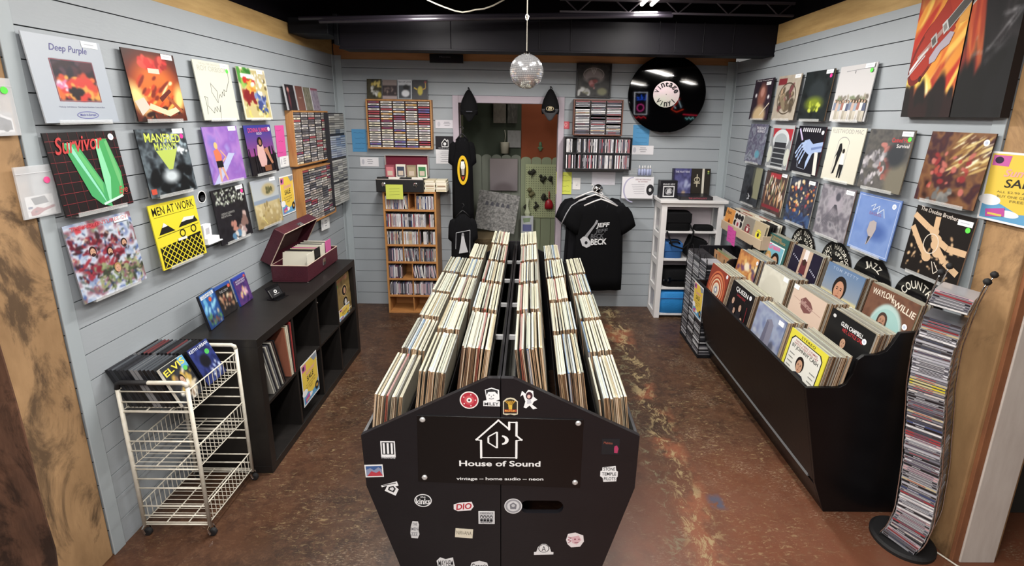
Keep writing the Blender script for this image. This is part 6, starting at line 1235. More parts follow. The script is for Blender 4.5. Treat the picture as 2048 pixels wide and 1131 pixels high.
def g3(s): s.grad('c0c4cc', 'a8b0b8', 90); s.rect(.08, .28, .92, .95, '40444c'); s.ell(.6, .4, .2, .14, '1c1c20', .3); s.ell(.55, .7, .28, .18, 'd8dce4', .3); s.T('SEA OF LOVE', .5, .12, .86, .07, '303038', 0, .01)
def g4(s): s.grad('38383e', '4a4a50', 90); s.ell(.5, .55, .18, .24, 'c8b83c', .2); s.L([(.3, .5), (.08, .4)], .08, 'c8a83c'); s.L([(.65, .5), (.86, .42), (.86, .15)], .07, 'b89040'); s.ell(.85, .12, .08, .06, 'c04048', .3)
for k, (f, x, w, h, lb) in enumerate([(g1, -1.425, .135, .175, 'black and yellow'), (g2, -1.285, .13, .170, 'brown-grey'), (g3, -1.148, .13, .174, 'silver'), (g4, -1.008, .135, .174, 'dark grey with a yellow figure')]):
    lean_on(case(w, h, .014, f, edge='b8b8bc'), 'video_case', '%s cased video standing on the back-wall oak tape rack' % lb, 'video case', x, D_W-.05, FZ_+FH_+.001, 0, .12, 'cases standing on the back-wall rack')
# oak bookcase of discs
KX0, KX1, KY0, KY1, KH = -1.352, -.862, 4.395, D_W-.008, 1.195; th = .017
bk = tag(empty('disc_bookcase', (KX0, KY0, 0)), 'tall narrow oak bookcase filled with upright discs against the back wall', 'bookcase')
w = KX1-KX0; d = KY1-KY0; nb = 7; ph = (KH-th)/nb
MB().box(0, th, 0, d, 0, KH).build('side_panel', OAK, bk, bevel=.0015); MB().box(w-th, w, 0, d, 0, KH).build('side_panel', OAK, bk, bevel=.0015); MB().box(th, w-th, d-.006, d, 0, KH).build('back_panel', OAKX, bk)
for k in range(nb+1): MB().box(th, w-th, 0, d-.006, ph*k, ph*k+th).build('shelf_board', OAKX, bk, bevel=.001)
DV = {0: [.5], 1: [.5], 2: [.5], 3: [.33, .66], 4: [.33, .66], 5: [], 6: [.48, .62]}
for r, q in DV.items():
    for u in q: x = th+(w-2*th)*u; MB().box(x-.004, x+.004, .006, d-.008, ph*r+th, ph*(r+1)).build('upright_divider', OAKX, bk)
FILL = {1: (.0, 1, [8, 3, 5, 4, 10, 0, 14, 2, 3]), 2: (0, .93, [9, 0, 2, 4, 10, 3, 11, 7]), 3: (0, 1, [3, 4, 10, 14, 5, 11, 17, 7]), 4: (0, .98, [0, 1, 2, 7, 3, 4, 11, 10, 0]), 5: (0, 1, [0, 1, 2, 9, 8, 4, 18, 11, 6, 15, 0]), 6: (0, 1, [0, 1, 9, 8, 17, 11, 5, 0, 3])}
Rk = random.Random(15); W2 = w-2*th-.004; stuff = MB()
for r, (u0, u1, pal) in FILL.items():
    x = th+.003; end = w-th-.012; lean = 0; lc = 0
    dvs = [th+(w-2*th)*u for u in DV[r]]
    while x < end:
        hit = [q for q in dvs if x-.001 < q+.005 and x+.0115 > q-.005]
        if hit: x = hit[0]+.0062; continue
        f = (x-th)/W2
        if (r == 2 and .28 < f < .5) or (r == 4 and (.70 < f < .74 or .85 < f < .90)) or (r == 5 and (.80 < f < .88)) or (r == 6 and (.44 < f < .58)) : x += .011; continue
        mi = Rk.choice(pal); R3 = STAND
        zz = KH*0+ph*r+th+.0630
        slant = (r in (2, 3) and (.36 < f < .98) and not (r == 3 and f > .7)) or (r == 6 and .36 < f < .44)
        a = -.16 if slant and Rk.random() < .9 else 0
        p = (KX0+x+.0002, KY0+.012+Rk.uniform(0, .004), zz)
        lab_ = 'disc standing in the %s shelf of the oak bookcase' % ['bottom', 'second lowest', 'third lowest', 'middle', 'third', 'second', 'top'][r]
        if r >= 4 or r == 3 and f > .34:
            put(DISC[mi], 'disc_case', p, Matrix.Rotation(a, 3, 'Y') @ STAND, lab_, 'compact disc', 'discs on the %s bookcase shelf' % ['bottom', 'second lowest', 'third lowest', 'middle', 'third', 'second', 'top'][r])
        else:
            stuff.M = Matrix.Translation((p[0], p[1], p[2])) @ Matrix.Rotation(a, 4, 'Y')
            cc = Rk.choice(['28282e', '3c4a68', 'c8c4c8', '5c3c50', '9c98a4', '74708c', 'd8d4d4', '3a3438']); stuff.box(0, .0100, 0, .142, -.0625, .0625, cc); stuff.box(.0018, .0082, -.0005, 0, -.05, .05, Rk.choice(['e0e0e0', '8c8c94', '4a4a54', 'c8a8ac']))
        x += .0114
stuff.M = None; tag(stuff.build('disc_cases', JEWEL), 'discs filling the lower shelves of the oak bookcase', 'compact disc', None, 'stuff')
# open tape case and tapes on the bookcase
TZ0 = KH+.001
BLK = mat('black_vinyl', '1a1a1c', rough=.45, bump=(150, .15)); RED = mat('red_velvet', '6a1c30', rough=.95); EDG = mat('case_edge_trim', 'b0a8a4', rough=.35)
tcs = tag(empty('tape_case', (-1.395, 4.36, TZ0)), 'open black case with red lining holding tape cartridges on top of the bookcase', 'case')
m = MB(); m.box(0, .43, 0, .006, 0, .115); m.box(0, .43, .204, .21, 0, .115); m.box(0, .006, .006, .204, 0, .115); m.box(.424, .43, .006, .204, 0, .115); m.box(.006, .424, .006, .204, 0, .006); m.build('case_body', BLK, tcs, bevel=.003)
MB().tube([(0, 0, .116), (.43, 0, .116)], .0035, 6).build('rim', EDG, tcs)
for x in (.07, .36): MB().lathe([(.020, 0), (.020, .003), (.012, .006)], 18, (0, 0, 0), axis='y').build('latch', CHROME, tcs, (x, -.001, .068), (PI, 0, 0))
lid = empty('lid'); lid.parent = tcs; lid.location = (.03, .205, .118)
m = MB(); m.box(0, .41, .0, .035, 0, .007); m.box(0, .41, 0, .035, .193, .20); m.box(0, .007, 0, .035, .007, .193); m.box(.403, .41, 0, .035, .007, .193); m.box(.007, .403, .029, .035, .007, .193); m.build('lid_shell', EDG, lid, bevel=.002); MB().box(.007, .403, .022, .029, .007, .193).build('lid_lining', RED, lid)
def cart_(x, y, z, c1, c2, label, w=.1, h=.13):
    t = tag(MB().box(0, w, 0, .022, 0, h, c1).box(.01, w-.01, -.0006, 0, h*.12, h*.86, c2).box(.02, w-.02, -.001, -.0006, h*.2, h*.55, 'c8b8a8').build('tape_cartridge', PAINTD, None, (x, y, z), (.06, 0, 0), bevel=.002), label, 'tape cartridge', 'cartridges in the open black case'); return t
for k, (c1, c2, lb) in enumerate([('8c4450', 'c87880', 'dusky pink'), ('e0dcd0', '3c4458', 'cream with a dark blue label'), ('8c8068', 'a8987c', 'brown'), ('e4e4d4', '3c7c4c', 'cream with a green label')]):
    cart_(-1.325+.098*k, 4.44, TZ0+.118, c1, c2, '%s tape cartridge standing against the red lid' % lb, .086, .125 if k % 2 else .12)
for k, (c1, lb) in enumerate([('1c1c1e', 'black'), ('c8d0d8', 'pale blue-grey'), ('28282a', 'dark'), ('d0486c', 'pink and white')]):
    cart_(-1.385+.105*k, 4.375, TZ0+.008, 'e0dcd4' if k % 2 else c1, c1, '%s tape cartridge lying upright in the front of the black case' % lb, .098, .125)
s = Sheet(.155, .135, .0008, 'd0dc48'); [s.L([(.2, .3+.2*j), (.8, .26+.2*j)], .014, '5c6a30') for j in range(3)]
me = s.mesh('paper_note', PAPER); tag(link('paper_note', me, None, (-1.305, 4.352, TZ0-.065)), 'yellow-green paper note hanging from the black tape case over the bookcase top', 'paper')
for c in range(2):
    for r in range(5):
        w_ = .095; m = MB(); m.box(0, w_, 0, .13, 0, .0205, Rk.choice(['dcd4bc', 'd0c4a8', 'e4dccc'])); m.box(.01, w_-.01, -.0006, 0, .005, .015, Rk.choice(['c8b898', 'e8e0d0', '8c6c58']))
        tag(m.build('tape_cartridge', PAINTD, None, (-.962+.103*c+Rk.uniform(-.004, .004), 4.40+Rk.uniform(-.004, .004), TZ0+.0215*r), bevel=.001), 'cream tape cartridge in the %s pile on the right end of the bookcase top' % ['inner', 'outer'][c], 'tape cartridge', 'cartridge pile on the bookcase, %s' % ['inner', 'outer'][c])
# framed picture
s = Sheet(.290, .272, .004, '2c2a2c', None, 44); s.noise(['1c1c1e', '4a4848', '2a2828'], 3, 120, .9); s.ell(.5, .3, .26, .24, '8c847c', .5); s.ell(.5, .38, .32, .2, 'a89c9c', .4); s.ell(.5, .5, .2, .1, '605858', .5); s.blobs(16, ['a04848', 'c88080', '7c3434'], (.4, .5, .6, .8), .03, .07, 121); s.blobs(12, ['b8b8b8', 'e0e0e0', '8c8c70'], (.02, .7, .35, .98), .04, .08, 122); s.ell(.78, .85, .16, .12, '8c8c68', .5); s.ring(.5, .3, .33, .22, .02, 'b8acac', 30, 150, 390)
s.L([(.42, .1), (.46, .24), (.5, .12), (.54, .24), (.58, .1)], .02, 'c8c0c0'); s.L([(.44, .14), (.5, .3), (.56, .14)], .02, 'c8c0c0')
o = hang(s, 'framed_picture', 'dark framed picture with a winged emblem above the brown disc rack on the back wall', 'picture', 'B', .5785, 2.215, .006)
m = MB(); W1, H1 = .161, .151
m.box(-W1, W1, -.02, .0, H1-.014, H1); m.box(-W1, W1, -.02, 0, -H1, -H1+.014); m.box(-W1, -W1+.014, -.02, 0, -H1+.014, H1-.014); m.box(W1-.014, W1, -.02, 0, -H1+.014, H1-.014); m.build('frame', BLACKWOOD, o, bevel=.001)
# brown rack of discs lying flat
rack_thing('disc_rack', 'brown wooden three-column disc rack on the back wall right of the doorway', 'disc rack', .452, .322, .11, 3, .011, BROWNW, (.394, D_W-.125, 1.724), 0, .007, mat('rack_back_dark', '241a18', rough=.8))
cw_ = (.452-.022)/3; pitch = .300/21
for c in range(3):
    for r in range(21):
        if Rk.random() < .06: continue
        mi = Rk.choice([0, 1, 5, 10, 17, 9, 13, 15, 0, 14, 18, 11]); q = put(DISC[mi], 'disc_case', (.394+.011+cw_*(c+.5), D_W-.119+Rk.uniform(0, .004), 1.724+.0115+pitch*r), RZ0, 'disc lying flat in the brown wooden rack on the back wall', 'compact disc', 'discs in the brown rack'); q.scale = (1.05, .78, 1)
# black double-row disc rack
t = rack_thing('disc_rack', 'black two-row disc rack on the back wall below the brown rack', 'disc rack', .626, .298, .115, 4, .010, BLACKWOOD, (.318, D_W-.142, 1.412), 0, .010)
MB().box(.01, .616, .004, .109, .142, .156).build('middle_shelf', BLACKWOOD, t)
cw_ = (.626-.02)/4
for row in range(2):
    for c in range(4):
        x = .318+.010+cw_*c+.008; n = 0; xe = .318+.010+cw_*(c+1)-.017
        while x < xe:
            if (row, c) == (1, 0) and n in (5, 6, 7, 8) or (row, c) == (0, 0) and n in (4, 6, 8, 9) or Rk.random() < .04: x += .0112; n += 1; continue
            q = put(DISC[Rk.choice([0, 1, 2, 3, 4, 10, 13, 9, 17, 0, 14, 6, 18])], 'disc_case', (x+.0002, D_W-.138+Rk.uniform(0, .003), 1.412+(.0105 if row == 0 else .1565)+.0628), STAND, 'disc standing in the %s row of the black back-wall rack' % ['lower', 'upper'][row], 'compact disc', 'discs in the black rack, %s row' % ['lower', 'upper'][row]); q.scale = (1, .72, 1); x += .0112; n += 1
m = MB(); m.tube([(0, 0, 0), (.005, 0, .05), (.002, 0, .09)], .003, 6); m.lathe([(.002, 0), (.004, .006), (.0015, .014)], 8, (.002, 0, .088)); tag(m.build('cable_tie', RUBBER, None, (.845, D_W-.07, 1.7105)), 'thin dark tie standing on the black disc rack beside the brown one', 'tie')
# huge vinyl record sign
VX, VZ, VR = 1.228, 2.100, .340
rs = MB(); rs.lathe([(VR-.004, 0), (VR, .003), (VR, .010), (VR-.004, .013)], 96, (0, 0, 0), axis='y')
o = rs.build('record_sign', mat('gloss_black_disc', '030304', rough=.03), None, (VX, 4.508, VZ), (0, 0, -math.radians(15))); tag(o, 'huge glossy black record sign with a pink centre on the back wall', 'sign')
LBM = mat('holographic_label', 'c8a8b8', rough=.22, metal=.35, noise=(2, 'a8c0a0', .8))
MB().lathe([(.115, 0), (.115, .002)], 48, (0, 0, 0), axis='y').build('centre_label', LBM, o, (0, -.0022, 0))
s = Sheet(.24, .24, 0, 'ffffff'); s.layer = 1; s.arc('Vintage', .5, .5, .36, 90, .17, '141418', 24, .03); s.arc('Vinyl', .5, .5, .36, 270, .17, '141418', 24, .03, True); s.E(.5, .5, .014, .014, '141418', 12)
m = MB(); m.add(s.mb.v, s.mb.f, s.mb.c); m.build('lettering', PAPER, o, (-.12, -.0024, -.12))
for dx in (-.13, .15):
    m = MB(); m.tube([(dx, .012, .305), (dx+.004, 0, .36), (dx-.004, -.10, .42)], .0022, 5); m.tube([(dx+.012, .012, .302), (dx+.016, 0, .36), (dx+.004, -.10, .42)], .0022, 5); m.build('hanging_wire', mat('copper_wire', 'a86858', rough=.4, metal=.6), o)
# sign card with record picture and the little shelf of bottles
def wcard(s): s.R(0, 0, 1, 1, 'eeecf2'); s.ring(.36, .6, .32, .6, .05, 'b8b4d4', 28, 90, 270); s.E(1.0-.1, .6, .12, .26, '26262c', 26); s.E(.9, .6, .045, .09, 'd8d8dc', 14); s.T('USED RECORDS SOLD', .66, .12, .5, .06, '8c3048', 0, .01); s.T('BE ADVISED', .66, .22, .3, .05, '8c3048', 0, .01); [s.R(.3+.02*k, .34+.085*k, .72, .355+.085*k, '9a98a8') for k in range(6)]
o = lean_on(case(.30, .205, .003, wcard, N=0, base='eeecf2', edge='e0e0e4'), 'counter_sign', 'white sign with half a black record pictured, on a clear ledge below the record sign', 'sign', 1.03, D_W-.085, 1.140, 0, .0)
m = MB(); m.box(.90, 1.185, D_W-.082, D_W, 1.350, 1.356); m.box(.90, 1.185, D_W-.012, D_W, 1.356, 1.42); tag(m.build('clear_shelf', CLEAR), 'clear plastic shelf carrying the dropper bottles under the white card sign', 'shelf'); tag(MB().box(.885, 1.19, D_W-.09, D_W-.002, 1.132, 1.138).build('clear_ledge', CLEAR), 'clear ledge holding the white sign with half a black record', 'ledge')
for k in range(5):
    t = tag(MB().lathe([(.013, 0), (.013, .052), (.006, .060), (.006, .064)], 14).build('spray_bottle', mat('bottle_blue', 'b4bce0', rough=.15, alpha=.75), None, (1.045+.026*k, D_W-.045-.018*(k % 2), 1.357), smooth=True), 'small pale blue dropper bottle standing on the clear shelf', 'bottle', 'bottles on the clear shelf')
    MB().lathe([(.007, 0), (.007, .012), (.003, .030)], 10, (0, 0, .064)).build('cap', WHITEP, t, smooth=True)
# mirror ball
bc = Vector((-.017, 2.0, 2.069)); BR = .0665
def ball():
    m = MB(); n = 26; Rb = random.Random(3)
    for i in range(n):
        a0 = -PI/2+PI*i/n; a1 = a0+PI/n; am = (a0+a1)/2; k = max(4, int(round(2*n*math.cos(am))))
        for j in range(k):
            b0 = 2*PI*j/k; b1 = 2*PI*(j+1)/k; g = .085; A0 = a0+(a1-a0)*g; A1 = a1-(a1-a0)*g; B0 = b0+(b1-b0)*g; B1 = b1-(b1-b0)*g
            q = [Vector((math.cos(A)*math.cos(B), math.cos(A)*math.sin(B), math.sin(A)))*BR for A, B in ((A0, B0), (A0, B1), (A1, B1), (A1, B0))]
            c = sum(q, Vector())/4; t = Matrix.Rotation(Rb.uniform(-.11, .11), 3, Vector((Rb.random(), Rb.random(), Rb.random())).normalized()); q = [c+t @ (p-c) for p in q]; m.add([tuple(p) for p in q], [(0, 1, 2, 3)])
    return m
core = MB(); core.lathe([(BR*.972*math.cos(a), BR*.972*math.sin(a)) for a in [-PI/2+.05+(PI-.1)*i/18 for i in range(19)]], 32)
o = core.build('mirror_ball', mat('grout_grey', '8a8a90', rough=.5), None, tuple(bc), smooth=True); tag(o, 'small mirror ball hanging on a white cord above the middle of the booth', 'mirror ball')
ball().build('mirror_tiles', mat('mirror_tile', 'f4f4f6', rough=.12, metal=.68), o)
MB().lathe([(.012, 0), (.012, .006), (.004, .012)], 16, (0, 0, BR-.003)).build('cap', CHROME, o)
MB().tube([(0, 0, BR+.006), (0, 0, .19)], .0016, 6).tube([(0, 0, .19), (.0, 0, .21), (.001, .01, .38), (0, 0, .50), (.002, 0, .95)], .0024, 6).build('cord', WIRE, o)
m = MB(); m.tube([(.0+.006*math.cos(a), 0, .20+.011*math.sin(a)) for a in [2*PI*k/14 for k in range(14)]], .001, 5, closed=True); m.build('ring', CHROME, o)

# caps
def cap_(x, z, yaw, label, h, grey=False, logo=None):
    t = tag(empty('baseball_cap', (x, D_W-.085, z), (0, 0, yaw)), label, 'cap')
    rings = []; w0 = .082
    for i, (f, zz, dd) in enumerate([(.10, .148, .02), (.28, .135, .035), (.52, .100, .05), (.80, .05, .06), (.96, .0, .066), (1.0, -.045, .066), (.95, -.075, .055)]):
        rings.append([(w0*f*math.cos(a), dd*math.sin(a), zz) for a in [2*PI*k/24 for k in range(24)]])
    m = MB(); m.loft(rings); m.build('crown', BLACKFAB, t, smooth=True)
    rings = []   # brim hangs down in front, gently curved
    n = 14
    m = MB(); vs = []; fs = []
    for i in range(7):
        v = i/6
        for j in range(n+1):
            u = -1+2*j/n; x_ = .078*u*(1-.35*v*v-.1*v); y_ = -.062+.02*u*u+.012*v; z_ = -.03-.105*v*math.sqrt(max(0, 1-(u*.92)**2*(.55+.45*v))); vs.append((x_, y_, z_))
    for i in range(6):
        for j in range(n): a = i*(n+1)+j; fs.append((a, a+n+1, a+n+2, a+1))
    m.add(vs, fs); o = m.build('brim', mat('dark_grey_twill', '3a3a3e', rough=.9) if grey else BLACKFAB, t, smooth=True); s_ = o.modifiers.new('solid', 'SOLIDIFY'); s_.thickness = .004
    MB().tube([(0, .0, .145), (-.006, .0, .165), (.0, .04, .17), (.012, .03, .15)], .004, 6).build('strap', BLACKFAB, t)
    if logo:
        s = Sheet(.07, .05, 0, '000000'); s.mb = MB(); s.ring(.5, .5, .5, .42, .07, 'b8a888', 22); s.T('m', .5, .48, .5, .5, 'c8bc9c', 0, .03, .3)
        m = MB(); m.add(s.mb.v, s.mb.f, s.mb.c); m.build('emblem', PAPER, t, (-.035, -.0665, .0+-.052))
    else:
        m = MB(); s = Sheet(.06, .015, 0, '0'*6); s.mb = MB(); s.T('brand'[:5] and '\u2014\u2014\u2014', .5, .5, .9, .3, '50505a'); m.add(s.mb.v, s.mb.f, s.mb.c); m.build('emblem', PAPER, t, (-.03, -.069, -.05))
cap_(-.562, 1.965, 0.15, 'plain black cap hanging at the upper left corner of the doorway', .28)
cap_(.183, 1.985, -0.1, 'black and grey cap with a pale oval emblem at the doorway corner', .28, True, True)
# shirts
def shirt(x, y, ztop, zbot, wsh, wbody, sleeve, label, grp=None, yaw=0.0, col='0f0f11', seed=1, art=None, depth=.05, cat='shirt', sr=1.0, hm=None):
    """front is -y; hangs from its hanger"""
    t = tag(empty('t_shirt', (x, y, ztop), (0, 0, yaw)), label, cat, grp); H = ztop-zbot; Rs = random.Random(seed); n = 40
    ph = [Rs.uniform(0, 6.28) for _ in range(4)]
    def ring(zz, hw, dp, fold):
        r = []
        for k in range(n):
            a = 2*PI*k/n; cx_ = math.copysign(abs(math.cos(a))**.8, math.cos(a)); sy_ = math.sin(a)
            f = 1+fold*(math.sin(5*a+ph[0]+zz*4)+.6*math.sin(9*a+ph[1]-zz*3)); r.append((hw*cx_, dp*sy_*f, zz))
        return r
    prof = [(0.0, .30, .25), (-.012, .42, .4), (-.05, .78, .8), (-.085, .95, 1), (-.14, .98, 1.05), (-.22, .93, 1.1), (-.35, .94, 1.1), (-.5, .96, 1.1), (-.7, .99, 1.15), (-.85, 1.0, 1.2), (-1.0, 1.0, 1.2)]
    rings = []
    for zz, f, dd in prof:
        z_ = zz*H if zz < -.14 else zz*.8; hw = (wsh if zz > -.16 else wbody)*f/ (1 if zz > -.16 else .99); rings.append(ring(z_, hw, depth*dd*.55, .0 if zz > -.08 else .16*min(1, -zz*1.6)))
    m = MB(); m.loft(rings, col); 
    for sg_ in (-1, 1):
        sl = []
        for i, (u, zz, r1, r2) in enumerate([(.70, -.055, .05, .02), (.92, -.085, .075, .025), (1.08, -.14, .085, .028), (1.22, -.20, .085, .03), (1.34, -.262, .085, .028)]):
            cxp = sg_*wsh*u if u < 1 else sg_*(wsh+(u-1)*sleeve*2.6); c = Vector((cxp, 0, zz)); ax = Vector((math.cos(.75), 0, math.sin(.75)*sg_*1.0))
            ax = Vector((.80*sg_, 0, .60)).normalized() if True else ax
            sl.append([tuple(c+ax*r1*sr*math.cos(2*PI*k/16)*sg_+Vector((0, 1, 0))*r2*math.sin(2*PI*k/16)) for k in range(16)])
        if sg_ > 0: sl = [q for q in sl]
        m.loft(sl, col)
    o = m.build('garment', CLOTH, t, smooth=True)
    MB().tube([(wsh*.30*math.cos(a), -depth*.30+.004*math.sin(a), -.012-.055*abs(math.sin(a))) for a in [PI+PI*k/14 for k in range(15)]], .006, 6, col='1c1c20').build('collar', CLOTH, t)
    h = MB(); h.tube([(-wsh*.72, .0, -.03), (-wsh*.3, .0, .012), (0, 0, .035), (wsh*.3, 0, .012), (wsh*.72, 0, -.03)], .007, 8); h.tube([(0, 0, .035), (0, 0, .065), (.016, 0, .082), (.0, .006, .1), (-.016, .01, .085)], .004, 6); h.build('hanger', hm or WHITEP, t, smooth=True)
    if art:
        s, ax_, az_ = art; m = MB(); m.add(s.mb.v, s.mb.f, s.mb.c); q = m.build('print', CLOTH, t, (ax_, -depth*.74, az_))
    return t
# shirts to the right of the doorway
shirt(.60, 4.540, 1.165, .30, .22, .255, .07, 'dark shirt at the back of the hanging group right of the doorway', None, .06, '131316', 3, depth=.034)
shirt(.625, 4.482, 1.145, .36, .22, .25, .07, 'black shirt with pale grey shoulder piping hanging behind the guitar shirt', None, -.05, '18181b', 5, depth=.034); MB().tube([(-.09, -.022, -.006), (-.16, -.022, -.030), (-.225, -.024, -.075), (-.270, -.026, -.150), (-.318, -.024, -.262)], .006, 6, 'a8a8ac').tube([(.09, -.022, -.006), (.16, -.022, -.030), (.21, -.024, -.065)], .006, 6, 'a8a8ac').build('piping', CLOTH, [o for o in bpy.data.objects if o.name.startswith('t_shirt')][-1], smooth=True)
s = Sheet(.29, .27, 0, '000000'); s.mb = MB()
s.T('JEFF', .72, .22, .44, .20, 'c8c8ca', 4, .03, .2); s.T('JEFF', .68, .42, .42, .17, '5a5a5e', 4, .02, .2); s.T('BECK', .55, .60, .44, .17, '5a5a5e', 4, .02, .2); s.T('BECK', .6, .80, .52, .22, 'd0d0d2', 4, .03, .1)
s.P([(.0, .72), (.1, .62), (.2, .6), (.26, .68), (.34, .8), (.34, .96), (.22, 1.02), (.08, .95)], 'b8b8bc'); s.P([(.14, .6), (.46, .14), (.51, .17), (.22, .66)], '8c8c90'); s.P([(.44, .16), (.5, .02), (.56, .05), (.52, .18)], '8c8c90'); s.E(.2, .84, .05, .06, '26262a', 10)
shirt(.668, 4.410, 1.115, .262, .215, .232, .062, 'front black shirt printed with a grey guitar and bold lettering', None, 0, '0e0e10', 8, art=(s, -.185, -.42), depth=.05)
m = MB(); m.lathe([(.05, 0), (.05, .008), (.02, .016), (.012, .10), (.018, .104)], 20, (0, 0, 0), axis='y'); m2 = m
o = MB().tube([(0, 0, .02), (0, -.24, .02), (0, -.25, .035)], .007, 8).lathe([(.045, 0), (.045, .01)], 18, (0, -.012, .0), axis='y').build('wall_hook', CHROME, None, (.665, D_W, 1.215), smooth=True); tag(o, 'chrome wall hook carrying the hangers of the black shirts', 'hook')
# shirts at the left jamb, hung side-on
s = Sheet(.10, .27, 0, '000000'); s.mb = MB(); s.E(.5, .5, .5, .5, 'd8b02c', 30); s.E(.5, .5, .30, .38, '2a2418', 26); s.E(.5, .36, .20, .14, 'd8d4cc', 16); s.P([(.34, .2), (.64, .2), (.66, .34), (.32, .34)], 'e8e4dc'); s.P([(.36, .45), (.66, .45), (.62, .66), (.4, .66)], 'a8a098'); s.L([(.4, .7), (.5, .8), (.62, .7)], .06, 'b83c30')
shirt(-.625, 4.50, 1.69, .90, .078, .100, .012, 'black shirt with a yellow oval print hanging at the left side of the doorway', None, .25, '101012', 11, art=(s, -.055, -.43), depth=.09, sr=.62, hm=DARKMET)
s = Sheet(.14, .22, 0, '000000'); s.mb = MB(); [s.L(q, .02, 'c8c8cc') for q in ([(.05, .1), (.95, .0)], [(.95, .0), (.92, 1)], [(.05, .1), (.0, .8)])]; s.P([(.4, .2), (.55, .22), (.62, .5), (.8, .95), (.2, 1), (.35, .5)], 'b8b8bc'); s.E(.48, .18, .08, .08, '8c8c90', 12)
shirt(-.612, 4.36, 1.00, .40, .088, .112, .01, 'black shirt with a grey figure print hanging below the yellow oval shirt', None, .15, '121214', 13, art=(s, -.07, -.36), depth=.08, sr=.6, hm=DARKMET)

# ---------------------------------------------------------------- white shelf unit
UX0, UX1, UY0, UY1, UH = 1.225, 1.800, 4.345, D_W-.012, 1.162
t = tag(empty('shelf_unit', (UX0, UY0, 0)), 'white wooden shelf unit with window-like side, in the far right corner', 'shelf'); w, d = UX1-UX0, UY1-UY0
MB().box(-.025, w+.025, -.025, d, UH-.028, UH).build('top_board', WHITEP, t, bevel=.003)
for x in (0, w-.05): MB().box(x, x+.05, 0, .02, 0, UH-.028).build('front_post', WHITEP, t, bevel=.002)
MB().box(.05, w-.05, 0, .02, UH-.065, UH-.028).build('front_rail', WHITEP, t, bevel=.001)
for s_, x in ((0, 0), (1, w-.018)):
    m = MB(); m.box(x, x+.018, .02, .06, 0, UH-.028); m.box(x, x+.018, d-.04, d, 0, UH-.028)
    for z in (0, .26, .52, .78, UH-.10): m.box(x, x+.018, .06, d-.04, z, z+.055)
    m.build('side_lattice', WHITEP, t, bevel=.001)
    MB().box(x+.008, x+.010, .06, d-.04, .05, UH-.1).build('side_glass', CLEAR, t)
MB().box(.018, w-.018, d-.01, d, 0, UH-.03).build('back_board', mat('white_back_board', 'd8ced4', rough=.7), t)
SZS = [.045, .310, .597, .865]
for z in SZS: MB().box(.018, w-.018, .006, d-.01, z-.018, z).build('shelf_board', WHITEP, t, bevel=.001)
def bag(name, x0, x1, z, h, dp, mt, label, y=4.37, strap=None, rot=0, cat='bag', flap=True, trim=None):
    w_ = x1-x0; t = tag(empty(name, ((x0+x1)/2, y+dp/2, z), (0, rot, 0)), label, cat)
    rings = []; 
    for zz, f in ((0, .94), (.008, 1), (h*.5, 1.02), (h-.012, .99), (h, .92)):
        rings.append([(w_/2*f*math.copysign(abs(math.cos(a))**.35, math.cos(a)), dp/2*f*math.copysign(abs(math.sin(a))**.35, math.sin(a)), zz) for a in [2*PI*(k+.5)/28 for k in range(28)]])
    MB().loft(rings).build('bag_body', mt, t, smooth=True)
    if flap: MB().box(-w_/2*.98, w_/2*.98, -dp/2-.006, -dp/2+.004, h*.45, h*.97).build('flap', trim or mt, t, bevel=.004)
    if strap: MB().tube([(p[0], p[1], p[2]) for p in strap], .009, 6).build('strap', BLACKFAB, t, smooth=True)
    return t
BLUE = mat('blue_fabric', '2c5f9c', rough=.8, bump=(80, .2)); BLUEL = mat('bright_blue_fabric', '1f7cc0', rough=.7, bump=(60, .2))
bag('camera_bag', 1.285, 1.515, SZS[3]+.001, .175, .16, BLACKFAB, 'large black bag on the top shelf of the white unit', 4.36, [(.10, -.085, .06), (.135, -.10, -.0), (.11, -.11, -.10), (.04, -.115, -.16), (-.06, -.115, -.13), (-.115, -.10, .0)])
bag('wallet_case', 1.56, 1.735, SZS[3]+.001, .045, .10, BLACKFAB, 'flat black zip case on the top shelf of the white unit', 4.37, flap=False)
bag('lunch_bag', 1.285, 1.455, SZS[2]+.001, .155, .15, BLUE, 'blue cube bag with a black strap on the middle shelf of the white unit', 4.365, [(-.05, -.08, .15), (-.02, -.09, .165), (.03, -.09, .165), (.05, -.08, .15)], trim=BLUE)
bag('camera_bag', 1.475, 1.640, SZS[2]+.012, .185, .14, BLACKFAB, 'tilted black camera bag beside the blue cube bag in the white unit', 4.37, rot=.32)
bc_ = bag('hard_case', 1.300, 1.640, SZS[1]+.001, .165, .20, BLACKFAB, 'black hard case with a metal band on the lower middle shelf of the white unit', 4.365, flap=False, cat='case')
MB().box(-.17, .17, -.103, -.098, .062, .078).build('metal_band', CHROME, bc_); MB().box(-.13, -.105, -.108, -.100, .05, .10).build('latch', CHROME, bc_)
cb = bag('cooler_bag', 1.262, 1.68, SZS[0]+.001, .215, .24, BLUEL, 'bright blue cooler bag at the bottom of the white unit', 4.352, flap=False); MB().tube([(-.20, -.12, .155), (0, -.125, .158), (.20, -.12, .155)], .004, 6).build('zip', BLUE, cb)
